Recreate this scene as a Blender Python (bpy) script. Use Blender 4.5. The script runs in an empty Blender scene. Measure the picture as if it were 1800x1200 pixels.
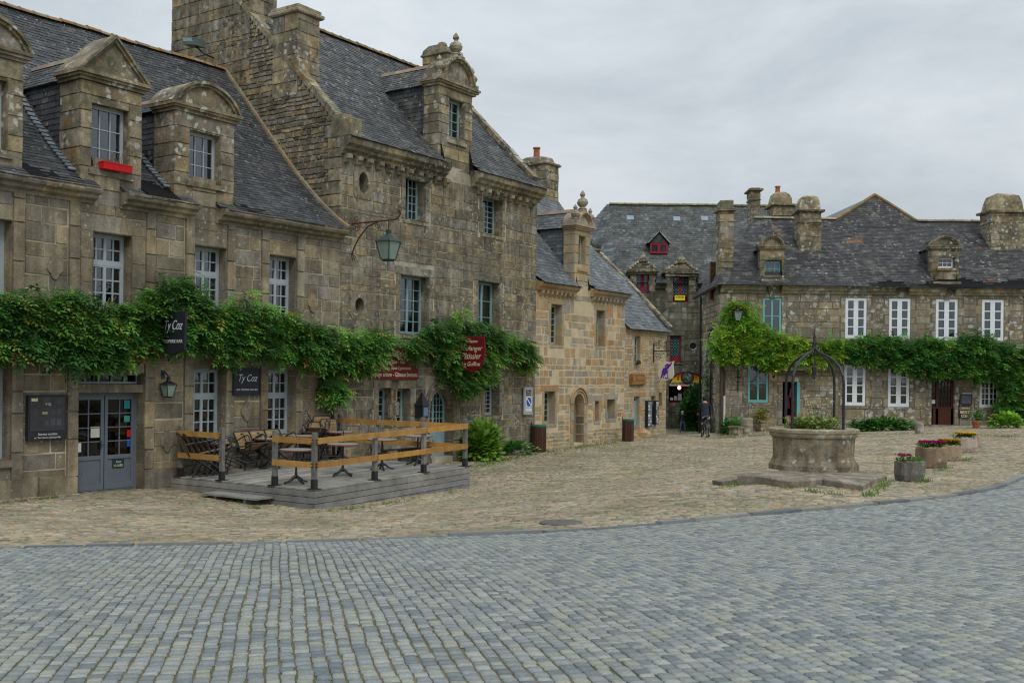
import bpy, math, random
import numpy as np
R=math.radians
S=bpy.context.scene
COL=S.collection
# ------------------------------------------------------------ camera
FPX=1890.0; EYE=1.7; HC=660.0; ROLL=0.011
cam=bpy.data.cameras.new('camera'); co=bpy.data.objects.new('camera',cam); COL.objects.link(co)
cam.sensor_width=36.0; cam.lens=36.0*FPX/1800.0; cam.shift_y=(HC-600.0)/1800.0
cam.clip_start=0.1; cam.clip_end=2000
from mathutils import Matrix, Vector
cr,sr=math.cos(ROLL),math.sin(ROLL)
co.matrix_world=Matrix(((cr,-sr,0,0),(0,0,-1,0),(sr,cr,0,EYE),(0,0,0,1)))
S.camera=co
# ------------------------------------------------------------ sky + sun (overcast)
SUN_EL,SUN_AZ=48.0,160.0       # elevation, compass direction the light comes from (from +Y clockwise)
wd=bpy.data.worlds.new('World'); S.world=wd; wd.use_nodes=True
nt=wd.node_tree; nt.nodes.clear()
def N(t,**k):
    n=nt.nodes.new(t)
    for a,b in k.items(): setattr(n,a,b)
    return n
wo=N('ShaderNodeOutputWorld'); bg=N('ShaderNodeBackground'); sky=N('ShaderNodeTexSky')
sky.sky_type='NISHITA'; sky.sun_disc=False; sky.sun_elevation=R(SUN_EL); sky.sun_rotation=R(SUN_AZ)
tc=N('ShaderNodeTexCoord'); mp=N('ShaderNodeMapping'); mp.inputs['Scale'].default_value=(1.3,1.3,3.6)
n1=N('ShaderNodeTexNoise'); n1.inputs['Scale'].default_value=2.6; n1.inputs['Detail'].default_value=7; n1.inputs['Roughness'].default_value=.6; n1.inputs['Distortion'].default_value=.25
rp=N('ShaderNodeValToRGB'); rp.color_ramp.elements[0].position=.34; rp.color_ramp.elements[0].color=(4.55,5.05,5.45,1); rp.color_ramp.elements[1].position=.66; rp.color_ramp.elements[1].color=(6.4,6.85,7.2,1)
sx=N('ShaderNodeSeparateXYZ'); mz=N('ShaderNodeMapRange'); mz.inputs['From Min'].default_value=0.0; mz.inputs['From Max'].default_value=1.0; mz.inputs['To Min'].default_value=.93; mz.inputs['To Max'].default_value=1.9
mul=N('ShaderNodeVectorMath',operation='SCALE'); mx=N('ShaderNodeMix',data_type='RGBA'); mx.inputs[0].default_value=.93
nt.links.new(tc.outputs['Generated'],mp.inputs[0]); nt.links.new(mp.outputs[0],n1.inputs['Vector']); nt.links.new(n1.outputs[0],rp.inputs[0])
nt.links.new(tc.outputs['Generated'],sx.inputs[0]); nt.links.new(sx.outputs[2],mz.inputs[0]); nt.links.new(rp.outputs[0],mul.inputs[0]); nt.links.new(mz.outputs[0],mul.inputs['Scale'])
nt.links.new(sky.outputs[0],mx.inputs[6]); nt.links.new(mul.outputs[0],mx.inputs[7]); nt.links.new(mx.outputs[2],bg.inputs[0]); bg.inputs[1].default_value=0.1
nt.links.new(bg.outputs[0],wo.inputs[0])
sl=bpy.data.lights.new('sun','SUN'); sl.energy=1.1; sl.angle=R(22); sl.color=(1,.96,.9); so=bpy.data.objects.new('sun',sl); COL.objects.link(so)
_a,_e=R(SUN_AZ),R(SUN_EL)
so.rotation_euler=Vector((math.sin(_a)*math.cos(_e),math.cos(_a)*math.cos(_e),math.sin(_e))).to_track_quat('Z','Y').to_euler()
S.view_settings.view_transform='Standard'; S.view_settings.look='None'; S.view_settings.exposure=0.0; S.view_settings.gamma=1.0
S.render.engine='CYCLES'; S.cycles.max_bounces=5; S.cycles.diffuse_bounces=3; S.cycles.glossy_bounces=2; S.cycles.transmission_bounces=3; S.cycles.transparent_max_bounces=6
S.cycles.use_denoising=True; S.cycles.pixel_filter_type='BLACKMAN_HARRIS'; S.cycles.filter_width=1.15
try: S.cycles.denoiser='OPENIMAGEDENOISE'
except Exception: pass
S.cycles.sample_clamp_indirect=4
# ------------------------------------------------------------ pixel <-> place helpers (photo pixels, 1800 wide)
def ray(px,py):
    a=(px-900)/FPX; b=(HC-py)/FPX
    return (a*cr-b*sr, 1.0, a*sr+b*cr)
class Frame:
    def __init__(s,P,ang):
        s.P=P; s.ang=ang; s.d=(math.cos(ang),math.sin(ang)); s.n=(-math.sin(ang),math.cos(ang))
    def W(s,u,v,z): return (s.P[0]+s.d[0]*u+s.n[0]*v, s.P[1]+s.d[1]*u+s.n[1]*v, z)
    def uv(s,X,Y):
        X-=s.P[0]; Y-=s.P[1]; return (X*s.d[0]+Y*s.d[1], X*s.n[0]+Y*s.n[1])
    def uvr(s,r): return (r[0]*s.d[0]+r[1]*s.d[1], r[0]*s.n[0]+r[1]*s.n[1], r[2])
    def hv(s,px,py,v=0.0):
        r=s.uvr(ray(px,py)); o=s.uvr((-s.P[0],-s.P[1],0)); t=(v-o[1])/r[1]; return (o[0]+t*r[0], EYE+t*r[2])
    def hu(s,px,py,u):
        r=s.uvr(ray(px,py)); o=s.uvr((-s.P[0],-s.P[1],0)); t=(u-o[0])/r[0]; return (o[1]+t*r[1], EYE+t*r[2])
def hz(px,py,z):
    r=ray(px,py); t=(z-EYE)/r[2]; return (r[0]*t,r[1]*t)
A0=math.atan2(1.0,(2200-900)/FPX)
L=Frame((-8.87,23.6),A0)
G0=Frame((0.0,0.0),0.0)
# ------------------------------------------------------------ ground heights (thin plate spline)
CT=np.array([(-6,0,0),(6,0,0),(0,6,-.02),(-4,6,-.05),(4,6,0),(-6.5,13.3,-.5),(0,14,-.42),(6,16.5,-.33),(11,22.5,-.3),(16,24,-.1),
 (-10.3,21.6,-.9),(-8.87,23.6,-.92),(-7.9,24.9,-.98),(-4.07,22.3,-1.12),(-1.13,26.8,-1.08),(-9.2,20.8,-.85),(-3.5,31,-1.05),(.8,37.7,-.94),(3,41,-.86),(4.6,43.1,-.78),(6.6,46.4,-.72),
 (5.4,20.4,-.36),(5.9,21.5,-.35),(7,24,-.37),(4,20.5,-.42),(7.6,20,-.32),(9.6,48.8,-.74),(14,49,-.55),(20,49.3,-.36),(27,50,-.2),(9.0,48,-1.0),(8.5,53,-1.12),(7,56,-1.15),(9.5,59,-1.15),(5,30,-.75),(13,35,-.4),(24,40,-.15),(0,18,-.62),(-14,14,-.5),(14,12,-.05)],float)
def _phi(r2): return np.where(r2>0, .5*r2*np.log(r2+1e-12), 0.0)
_n=len(CT); _d=((CT[:,None,:2]-CT[None,:,:2])**2).sum(2)
_K=_phi(_d)+np.eye(_n)*2.0; _P=np.c_[np.ones(_n),CT[:,:2]]
_M=np.block([[_K,_P],[_P.T,np.zeros((3,3))]]); _w=np.linalg.solve(_M,np.r_[CT[:,2],0,0,0])
def gza(X,Y):
    X=np.asarray(X,float); Y=np.asarray(Y,float)
    Xc=np.clip(X,-22,32); Yc=np.clip(Y,-4,64)
    z=_w[_n]+_w[_n+1]*Xc+_w[_n+2]*Yc
    for i in range(_n): z=z+_w[i]*_phi((Xc-CT[i,0])**2+(Yc-CT[i,1])**2)
    return z
def gz(X,Y): return float(gza(X,Y))
def gp(px,py):          # ground point under a pixel
    r=ray(px,py); t=20.0
    for _ in range(60):
        z=gz(r[0]*t,t); tn=(z-EYE)/r[2] if r[2]<-1e-4 else 60
        t=t+.5*(min(max(tn,2),75)-t)
    return (r[0]*t,t,gz(r[0]*t,t))
# ------------------------------------------------------------ mesh collector
def lin(h):
    h=h.lstrip('#'); o=[]
    for i in (0,2,4):
        c=int(h[i:i+2],16)/255; o.append(c/12.92 if c<=.04045 else ((c+.055)/1.055)**2.4)
    return tuple(o)
WHT=(1,1,1)
class MB:
    def __init__(s): s.v=[]; s.f=[]; s.c=[]
    def face(s,pts,col=WHT):
        n=len(s.v); s.v+=pts; s.f.append(tuple(range(n,n+len(pts)))); s.c.append(col)
    def add(s,pts,faces,col=WHT):
        n=len(s.v); s.v+=pts
        for f in faces: s.f.append(tuple(i+n for i in f)); s.c.append(col)
    def box(s,x0,x1,y0,y1,z0,z1,col=WHT):
        s.add([(x0,y0,z0),(x1,y0,z0),(x1,y1,z0),(x0,y1,z0),(x0,y0,z1),(x1,y0,z1),(x1,y1,z1),(x0,y1,z1)],
              [(0,3,2,1),(4,5,6,7),(0,1,5,4),(1,2,6,5),(2,3,7,6),(3,0,4,7)],col)
    def beam(s,p,q,w,h,col=WHT,up=(0,0,1)):
        p=Vector(p);q=Vector(q);d=(q-p).normalized();u=Vector(up);sd=d.cross(u)
        if sd.length<1e-4: sd=d.cross(Vector((1,0,0)))
        sd.normalize();u=sd.cross(d);a=sd*w/2;b=u*h/2
        P=[p-a-b,p+a-b,p+a+b,p-a+b,q-a-b,q+a-b,q+a+b,q-a+b]
        s.add([tuple(x) for x in P],[(0,1,2,3),(7,6,5,4),(0,4,5,1),(1,5,6,2),(2,6,7,3),(3,7,4,0)],col)
    def tube(s,pts,r,n=6,col=WHT,caps=True):
        P=[Vector(p) for p in pts]; rings=[]; prev=None
        for i,p in enumerate(P):
            d=(P[min(i+1,len(P)-1)]-P[max(i-1,0)]).normalized()
            if prev is None:
                a=d.cross(Vector((0,0,1)))
                if a.length<1e-3: a=d.cross(Vector((1,0,0)))
            else: a=prev-d*prev.dot(d)
            a.normalize(); prev=a; b=d.cross(a); rr=r[i] if isinstance(r,(list,tuple)) else r
            rings.append([tuple(p+a*rr*math.cos(2*math.pi*k/n)+b*rr*math.sin(2*math.pi*k/n)) for k in range(n)])
        V=[x for rg in rings for x in rg]; F=[]
        for i in range(len(P)-1):
            for k in range(n): F.append((i*n+k,i*n+(k+1)%n,(i+1)*n+(k+1)%n,(i+1)*n+k))
        if caps: F+= [tuple(range(n))[::-1],tuple((len(P)-1)*n+k for k in range(n))]
        s.add(V,F,col)
    def lathe(s,cx,cy,prof,n=16,col=WHT,sx=1,sy=1,ph=0):
        V=[];F=[];m=len(prof)
        for r,z in prof:
            for k in range(n):
                a=2*math.pi*k/n+ph; V.append((cx+r*sx*math.cos(a),cy+r*sy*math.sin(a),z))
        for i in range(m-1):
            for k in range(n): F.append((i*n+k,i*n+(k+1)%n,(i+1)*n+(k+1)%n,(i+1)*n+k))
        F+=[tuple(range(n))[::-1],tuple((m-1)*n+k for k in range(n))]
        s.add(V,F,col)
    def prism(s,poly,fn,a,b,col=WHT):   # 2-D polygon extruded from t=a to t=b through fn(p,q,t)
        n=len(poly); V=[fn(p,q,a) for p,q in poly]+[fn(p,q,b) for p,q in poly]
        s.add(V,[tuple(range(n))[::-1],tuple(range(n,2*n))]+[(i,(i+1)%n,n+(i+1)%n,n+i) for i in range(n)],col)
    def sag(s,u0,u1,a,ph=0):              # old ridges and slopes are never straight
        s.v=[(x,y,z-(a*math.sin(math.pi*min(1,max(0,(x-u0)/(u1-u0))))**2+.018*math.sin(x*1.9+ph)*math.sin(math.pi*min(1,max(0,(x-u0)/(u1-u0)))))) for x,y,z in s.v]
    def rough(s,amt,rng):                # shared jitter by position, for hand-cut stone
        d={}
        for i,p in enumerate(s.v):
            k=(round(p[0],3),round(p[1],3),round(p[2],3))
            if k not in d: d[k]=(rng.uniform(-amt,amt),rng.uniform(-amt,amt),rng.uniform(-amt,amt))
            j=d[k]; s.v[i]=(p[0]+j[0],p[1]+j[1],p[2]+j[2])
def mkmesh(name,V,F,C,mat,smooth=False):
    me=bpy.data.meshes.new(name); me.from_pydata(V,[],F)
    at=me.color_attributes.new('Col','FLOAT_COLOR','CORNER')
    ln=np.array([len(f) for f in F]); arr=np.ones((int(ln.sum()),4),np.float32); arr[:,:3]=np.repeat(np.array(C,np.float32).reshape(-1,3),ln,axis=0)
    at.data.foreach_set('color',arr.ravel())
    if smooth: me.polygons.foreach_set('use_smooth',[True]*len(F))
    me.materials.append(mat); me.update(); return me
def tag(o,label=None,cat=None,group=None,kind=None):
    if label: o['label']=label
    if cat: o['category']=cat
    if group: o['group']=group
    if kind: o['kind']=kind
    return o
class T:                                    # a thing: an Empty in a frame, parts as children
    def __init__(s,name,label,cat,fr,o=(0,0,0),group=None,rot=0):
        s.fr=fr; s.o=o; s.e=bpy.data.objects.new(name,None); COL.objects.link(s.e); s.e.empty_display_size=.3
        s.e.location=fr.W(*o); s.e.rotation_euler=(0,0,fr.ang+rot); tag(s.e,label,cat,group)
    def part(s,name,mb,mat,parent=None,smooth=False,label=None,kind=None):
        if not mb.f: return None
        ox,oy,oz=s.o; me=mkmesh(name,[(a-ox,b-oy,c-oz) for a,b,c in mb.v],mb.f,mb.c,mat,smooth)
        ob=bpy.data.objects.new(name,me); COL.objects.link(ob); ob.parent=parent or s.e
        if label: ob['label']=label
        if kind: ob['kind']=kind
        return ob
    def text(s,txt,p,w,h,mat,parent=None,shear=0,face='v',name='lettering',bold=0):
        cu=bpy.data.curves.new(name,'FONT'); cu.body=txt; cu.size=1; cu.shear=shear; cu.align_x='CENTER'; cu.align_y='CENTER'; cu.extrude=.004; cu.offset=bold; cu.resolution_u=3
        cu.materials.append(mat); ob=bpy.data.objects.new(name,cu); COL.objects.link(ob)
        bpy.context.view_layer.update(); d=ob.dimensions
        sx=w/max(d.x,1e-3); sy=h/max(d.y,1e-3) if h else sx
        me=bpy.data.meshes.new_from_object(ob); bpy.data.objects.remove(ob); at=me.color_attributes.new('Col','FLOAT_COLOR','CORNER'); at.data.foreach_set('color',np.ones(len(me.loops)*4,np.float32))
        if not me.materials: me.materials.append(mat)
        ob=bpy.data.objects.new(name,me); COL.objects.link(ob)
        ob.scale=(sx,sy,1); ob.location=tuple(p[i]-s.o[i] for i in range(3))
        ob.rotation_euler=(R(90),0,0) if face=='v' else (R(90),0,R(-90))
        if parent is not None: ob.parent=parent
        else: ob.parent=s.e
        return ob
def solo(name,mb,mat,fr,o,label,cat,group=None,kind=None,smooth=False):
    ox,oy,oz=o; me=mkmesh(name,[(a-ox,b-oy,c-oz) for a,b,c in mb.v],mb.f,mb.c,mat,smooth)
    ob=bpy.data.objects.new(name,me); COL.objects.link(ob); ob.location=fr.W(*o); ob.rotation_euler=(0,0,fr.ang)
    return tag(ob,label,cat,group,kind)
def copytree(src,loc,rot,label,group=None):
    c=src.copy(); COL.objects.link(c); c.location=loc; c.rotation_euler=rot; c['label']=label
    if group: c['group']=group
    for ch in list(src.children):
        k=ch.copy(); COL.objects.link(k); k.parent=c
        for g in list(ch.children):
            q=g.copy(); COL.objects.link(q); q.parent=k
    return c
# ------------------------------------------------------------ materials
def mat(name,col=WHT,rough=.85,noise=(6,.25),bump=(25,.25),patches=(),metal=0,spec=.3,fine=(60,.15),streak=0,trans=0,emit=None):
    m=bpy.data.materials.new(name); m.use_nodes=True; t=m.node_tree; t.nodes.clear(); ns=t.nodes; lk=t.links.new
    out=ns.new('ShaderNodeOutputMaterial'); b=ns.new('ShaderNodeBsdfPrincipled'); b.inputs['Roughness'].default_value=rough; b.inputs['Metallic'].default_value=metal; b.inputs['Specular IOR Level'].default_value=spec
    at=ns.new('ShaderNodeAttribute'); at.attribute_name='Col'; tcn=ns.new('ShaderNodeTexCoord')
    def mixc(a,bb,f,mode='MIX'):
        x=ns.new('ShaderNodeMix'); x.data_type='RGBA'; x.blend_type=mode
        for sk,vv in ((0,f),(6,a),(7,bb)):
            if isinstance(vv,(int,float)): x.inputs[sk].default_value=vv
            elif isinstance(vv,tuple): x.inputs[sk].default_value=vv+(1,) if len(vv)==3 else vv
            else: lk(vv,x.inputs[sk])
        return x.outputs[2]
    def noi(sc,det=4,vec=None,rg=.55):
        n=ns.new('ShaderNodeTexNoise'); n.inputs['Scale'].default_value=sc; n.inputs['Detail'].default_value=det; n.inputs['Roughness'].default_value=rg
        lk(vec or tcn.outputs['Object'],n.inputs['Vector']); return n.outputs[0]
    def mr(v,a,bb,c,d):
        n=ns.new('ShaderNodeMapRange'); lk(v,n.inputs[0])
        for i,x in enumerate((a,bb,c,d)): n.inputs[i+1].default_value=x
        return n.outputs[0]
    def scl(v,f):
        n=ns.new('ShaderNodeVectorMath'); n.operation='SCALE'; lk(v,n.inputs[0]); lk(f,n.inputs['Scale']); return n.outputs[0]
    c=mixc(at.outputs['Color'],col,1.0,'MULTIPLY')
    if noise: c=scl(c,mr(noi(noise[0],6),.3,.7,1-noise[1],1+noise[1]))
    if fine: c=scl(c,mr(noi(fine[0],3),.3,.7,1-fine[1],1+fine[1]))
    if streak:
        mpn=ns.new('ShaderNodeMapping'); mpn.inputs['Scale'].default_value=(3.2,3.2,.35); lk(tcn.outputs['Object'],mpn.inputs[0])
        c=scl(c,mr(noi(1.3,5,mpn.outputs[0]),.42,.62,1-streak,1.05))
    for pc in patches:     # (colour, scale, threshold, softness, amount, kind)
        pcol,sc,th,sf,am=pc[:5]; kd=pc[5] if len(pc)>5 else 'n'
        if kd=='v':
            vo=ns.new('ShaderNodeTexVoronoi'); vo.inputs['Scale'].default_value=sc; vo.inputs['Randomness'].default_value=1
            wv=ns.new('ShaderNodeVectorMath'); wv.operation='ADD'; nn=ns.new('ShaderNodeTexNoise'); nn.inputs['Scale'].default_value=sc*1.7; lk(tcn.outputs['Object'],nn.inputs['Vector'])
            ws=ns.new('ShaderNodeVectorMath'); ws.operation='SCALE'; ws.inputs['Scale'].default_value=.9/sc; lk(nn.outputs[1],ws.inputs[0]); lk(tcn.outputs['Object'],wv.inputs[0]); lk(ws.outputs[0],wv.inputs[1]); lk(wv.outputs[0],vo.inputs['Vector'])
            f1=mr(vo.outputs['Distance'],th+sf,th-sf,0,1); f2=mr(noi(sc*.13,3),.43,.55,0,1)
            mm=ns.new('ShaderNodeMath'); mm.operation='MULTIPLY'; lk(f1,mm.inputs[0]); lk(f2,mm.inputs[1]); f=mm.outputs[0]
        else: f=mr(noi(sc,8,None,.68),th-sf,th+sf,0,1)
        mm=ns.new('ShaderNodeMath'); mm.operation='MULTIPLY'; lk(f,mm.inputs[0]); mm.inputs[1].default_value=am
        c=mixc(c,tuple(pcol),mm.outputs[0])
    lk(c,b.inputs['Base Color'])
    if bump:
        bn=ns.new('ShaderNodeBump'); bn.inputs['Strength'].default_value=bump[1]; bn.inputs['Distance'].default_value=.03; lk(noi(bump[0],6),bn.inputs['Height']); lk(bn.outputs[0],b.inputs['Normal'])
    sh=b.outputs[0]
    if trans:
        tr=ns.new('ShaderNodeBsdfTranslucent'); lk(c,tr.inputs[0]); mxs=ns.new('ShaderNodeMixShader'); mxs.inputs[0].default_value=trans; lk(sh,mxs.inputs[1]); lk(tr.outputs[0],mxs.inputs[2]); sh=mxs.outputs[0]
    if emit: b.inputs['Emission Color'].default_value=emit[0]+(1,); b.inputs['Emission Strength'].default_value=emit[1]
    lk(sh,out.inputs[0]); return m
def glassmat(name,alpha=.45,tint=(.55,.6,.6)):
    m=bpy.data.materials.new(name); m.use_nodes=True; t=m.node_tree; t.nodes.clear(); ns=t.nodes; lk=t.links.new
    out=ns.new('ShaderNodeOutputMaterial'); g=ns.new('ShaderNodeBsdfGlossy'); g.inputs['Roughness'].default_value=.04; g.inputs[0].default_value=(.9,.95,1,1)
    tr=ns.new('ShaderNodeBsdfTransparent'); tr.inputs[0].default_value=tint+(1,); fr=ns.new('ShaderNodeFresnel'); fr.inputs[0].default_value=1.5
    nz=ns.new('ShaderNodeTexNoise'); nz.inputs['Scale'].default_value=2.5; bn=ns.new('ShaderNodeBump'); bn.inputs['Strength'].default_value=.12; bn.inputs['Distance'].default_value=.02
    tcn=ns.new('ShaderNodeTexCoord'); lk(tcn.outputs['Object'],nz.inputs['Vector']); lk(nz.outputs[0],bn.inputs['Height']); lk(bn.outputs[0],g.inputs['Normal'])
    mm=ns.new('ShaderNodeMath'); mm.operation='MULTIPLY_ADD'; mm.inputs[1].default_value=1.0; mm.inputs[2].default_value=alpha; mm.use_clamp=True; lk(fr.outputs[0],mm.inputs[0])
    mx_=ns.new('ShaderNodeMixShader'); lk(mm.outputs[0],mx_.inputs[0]); lk(tr.outputs[0],mx_.inputs[1]); lk(g.outputs[0],mx_.inputs[2]); lk(mx_.outputs[0],out.inputs[0]); return m
LW=(.55,.56,.5); LG=(.22,.23,.19); OR=(.30,.14,.035); MO=(.045,.07,.018); DK=(.03,.028,.022)
M={}
M['stoneA']=mat('granite_ashlar',noise=(2.2,.28),fine=(38,.2),bump=(18,.5),streak=.3,patches=[(DK,.8,.53,.1,.4),(DK,5,.6,.07,.35),(LG,3.5,.6,.05,.45),(LW,7,.2,.06,.45,'v'),(OR,1.7,.66,.04,.4)])
M['stoneB']=mat('weathered_granite',noise=(2.0,.3),fine=(38,.2),bump=(18,.55),streak=.38,patches=[(DK,.8,.52,.1,.45),(DK,7,.54,.06,.45),(LG,4,.57,.05,.5),(LW,5.5,.22,.07,.6,'v'),(OR,1.9,.63,.04,.5),(MO,1.3,.63,.05,.4)])
M['stoneC']=mat('warm_cleaned_granite',noise=(3,.16),fine=(45,.14),bump=(20,.35),streak=.12,patches=[(LG,5,.63,.05,.25),(DK,1.2,.62,.08,.3)])
M['lichen']=mat('lichened_carved_stone',noise=(3,.3),fine=(30,.2),bump=(14,.7),streak=.2,patches=[(DK,1.4,.52,.1,.5),(MO,2.2,.57,.05,.6),(LW,5,.3,.08,.75,'v'),(OR,2.5,.61,.04,.55)])
M['stoneE']=mat('dark_lichened_wall',noise=(1.4,.35),fine=(30,.2),bump=(12,.5),streak=.4,patches=[(DK,.7,.5,.1,.55),(LW,2.2,.34,.09,.7,'v'),(LG,3,.57,.05,.5),(MO,.9,.58,.06,.5)])
M['stoneF']=mat('lichened_wall',noise=(1.6,.28),fine=(30,.18),bump=(14,.5),streak=.2,patches=[(DK,.8,.54,.1,.35),(LW,3.0,.34,.07,.85,'v'),(LW,7,.26,.06,.7,'v'),(LG,3,.58,.05,.5),(OR,1.1,.66,.05,.4)])
M['slate']=mat('slate_roof',rough=.6,spec=.45,noise=(1.1,.22),fine=(20,.18),bump=(30,.3),patches=[(LW,5,.17,.06,.45,'v'),(LG,6,.61,.05,.45),(OR,2.3,.68,.03,.6)])
M['slateB']=mat('old_slate_roof',rough=.65,spec=.4,noise=(.9,.25),fine=(20,.2),bump=(30,.35),patches=[(LW,3.5,.2,.07,.5,'v'),(LG,3.5,.56,.05,.5),(OR,1.6,.65,.04,.6),(MO,1.2,.64,.04,.4)])
M['slateE']=mat('lichened_grey_slate',rough=.75,spec=.3,noise=(.5,.3),fine=(9,.25),bump=(20,.3),streak=.35,patches=[(LG,2.5,.54,.08,.3),(DK,.8,.5,.1,.55),(LW,3,.16,.06,.4,'v')])
M['slateF']=mat('purple_slate',rough=.65,spec=.4,noise=(.8,.22),fine=(14,.2),bump=(25,.3),patches=[(LW,3.4,.2,.06,.45,'v'),(LG,2.2,.57,.05,.45),(OR,.7,.66,.03,.8),(MO,.6,.64,.06,.3)])
M['ridge']=mat('ridge_tiles',noise=(3,.3),patches=[(OR,2,.56,.06,.55),(MO,3,.62,.05,.6),(LW,8,.2,.05,.5,'v')])
M['mortarA']=mat('mortar_grey',col=(.40,.36,.27),noise=(1.3,.5))
M['mortarC']=mat('mortar_cream',col=(.56,.46,.30),noise=(3,.15))
M['mortarF']=mat('mortar_brown',col=(.15,.135,.10),noise=(3,.3))
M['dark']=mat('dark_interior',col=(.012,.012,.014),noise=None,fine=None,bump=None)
M['paint_grey']=mat('grey_blue_paint',col=lin('#a6b0b6'),rough=.5,noise=(5,.08),fine=None,bump=(40,.05))
M['paint_teal']=mat('blue_green_paint',col=lin('#86a3a6'),rough=.5,noise=(5,.1),fine=None,bump=(40,.05))
M['paint_pale']=mat('pale_green_paint',col=lin('#9aa79a'),rough=.5,noise=(5,.1),fine=None,bump=(40,.05))
M['paint_turq']=mat('turquoise_paint',col=lin('#6fb8b8'),rough=.45,noise=(5,.08),fine=None,bump=(40,.05))
M['paint_white']=mat('white_paint',col=(.78,.82,.86),rough=.45,noise=(5,.05),fine=None,bump=(40,.05))
M['paint_red']=mat('crimson_paint',col=lin('#8e2038'),rough=.5,noise=(5,.12),fine=None,bump=None)
M['door_grey']=mat('grey_door_paint',col=lin('#697079'),rough=.45,noise=(4,.08),fine=None,bump=(40,.05))
M['glass']=glassmat('window_glass',.1,(.32,.34,.34))
M['glassdark']=glassmat('dark_glass',.02,(.2,.2,.22))
M['curtain']=mat('net_curtain',col=(.42,.46,.45),noise=(4,.2),fine=None,bump=None,rough=1)
M['iron']=mat('black_iron',col=(.018,.019,.022),rough=.45,noise=(10,.3),fine=None,bump=(50,.1),spec=.5)
M['rust']=mat('rusty_iron',col=(.10,.035,.018),rough=.8,noise=(14,.45),fine=None,bump=(60,.3))
M['deck']=mat('weathered_deck_board',col=(.27,.265,.245),noise=(2.5,.3),fine=(60,.2),bump=(30,.15))
M['rail']=mat('orange_pine_rail',col=lin('#ad8448'),rough=.6,noise=(4,.22),fine=(50,.12),bump=(30,.1))
M['post']=mat('grey_post',col=(.19,.185,.17),noise=(6,.25),fine=(70,.15),bump=(30,.15))
M['cane']=mat('wooden_slat',col=(.36,.25,.13),noise=(8,.25),fine=None,bump=None,rough=.7)
M['chairbrown']=mat('brown_slat',col=(.13,.055,.03),noise=(8,.25),fine=None,bump=None,rough=.6)
M['marble']=mat('table_top',col=(.36,.37,.38),rough=.3,noise=(14,.3),fine=(50,.25),bump=None,spec=.5)
M['tedge']=mat('table_edge_wood',col=(.28,.10,.05),rough=.4,noise=(8,.2),fine=None,bump=None)
M['signblack']=mat('black_sign_board',col=(.022,.025,.033),rough=.5,noise=(8,.15),fine=None,bump=None)
M['signwhite']=mat('white_lettering',col=(.62,.64,.62),rough=.6,noise=None,fine=None,bump=None)
M['signcream']=mat('cream_lettering',col=(.65,.58,.38),rough=.6,noise=None,fine=None,bump=None)
M['signred']=mat('dark_red_board',col=lin('#6f141e'),rough=.5,noise=(8,.15),fine=None,bump=None)
M['creamboard']=mat('cream_board',col=(.62,.57,.44),rough=.6,noise=(6,.1),fine=None,bump=None)
M['plain']=mat('painted_surface',rough=.5,noise=(6,.08),fine=None,bump=None)
M['wood']=mat('varnished_wood',col=(.26,.12,.04),rough=.55,noise=(6,.3),fine=(50,.2),bump=(30,.2))
M['binwood']=mat('dark_bin_slat',rough=.7,noise=(8,.2),fine=(60,.2),bump=(30,.15))
M['leaf']=mat('leaf_green',rough=.5,spec=.35,noise=(1.6,.18),fine=None,bump=None,trans=.3)
M['bark']=mat('bark',col=(.09,.065,.045),noise=(12,.4),bump=(30,.6))
M['petal']=mat('petal',rough=.7,noise=(20,.15),fine=None,bump=None,trans=.25)
M['soil']=mat('soil',col=(.05,.035,.022),noise=(20,.4))
M['terracotta']=mat('terracotta',col=(.36,.12,.06),noise=(8,.2))
M['zinc']=mat('zinc_sheet',col=(.30,.33,.35),rough=.5,noise=(5,.15),fine=None,bump=None,metal=.3)
M['lampglass']=mat('frosted_lamp_glass',col=(.22,.30,.26),rough=.2,noise=(6,.1),fine=None,bump=None,spec=.5)
M['cloth']=mat('cloth',rough=.95,noise=(10,.2),fine=(60,.15),bump=(40,.2))
M['skin']=mat('skin',col=(.45,.26,.18),rough=.6,noise=None,fine=None,bump=None)
# ------------------------------------------------------------ masonry / roof / window builders
def fv(s,t,d): return (s,-d,t)                     # facade place: s along, t up, d proud
def fu(u0,sg=-1): return lambda s,t,d:(u0+sg*d,s,t)  # wall facing -u (sg=-1) or +u
PAL_A=[lin(x) for x in ('#8c8166','#938a6e','#857a62','#9a8c6c','#7d765f','#8f8878','#a08f68','#88806c')]
PAL_B=[lin(x) for x in ('#8b8166','#99917a','#7b745e','#a39472','#6f6a58','#8d8a7c','#a08f68','#847a64')]
PAL_C=[lin(x) for x in ('#a8977a','#9f988c','#ab9c80','#9a9488','#ab8f6c','#a39d92','#ac9878','#a09382','#ab8764','#989590')]
def desat(pal,k):
    m=[sum(c[i] for c in pal)/len(pal) for i in range(3)]; return [tuple(c[i]*(1-k)+m[i]*k for i in range(3)) for c in pal]
PAL_R=[lin(x) for x in ('#857b66','#92887a','#776e58','#9b8f74','#6c6552','#8c7f60','#a5936a')]
PAL_E=[lin(x) for x in ('#77745f','#6a6856','#807c68','#72705a','#8a8672')]
PAL_F=[lin(x) for x in ('#8d8064','#958a72','#80745c','#978766','#877d6a','#7c7462')]
def tone(pal,r,g,b): return [(c[0]*r,c[1]*g,c[2]*b) for c in pal]
PAL_A=tone(desat(PAL_A,.15),1.12,1.12,1.24); PAL_B=tone(desat(PAL_B,.3),1.22,1.22,1.3); PAL_R=tone(PAL_R,1.25,1.25,1.35)
PAL_E=tone(PAL_E,1.1,1.1,1.15); PAL_F=tone(PAL_F,1.15,1.17,1.27); PAL_C=tone(desat(PAL_C,.2),1.08,1.04,.93)
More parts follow.
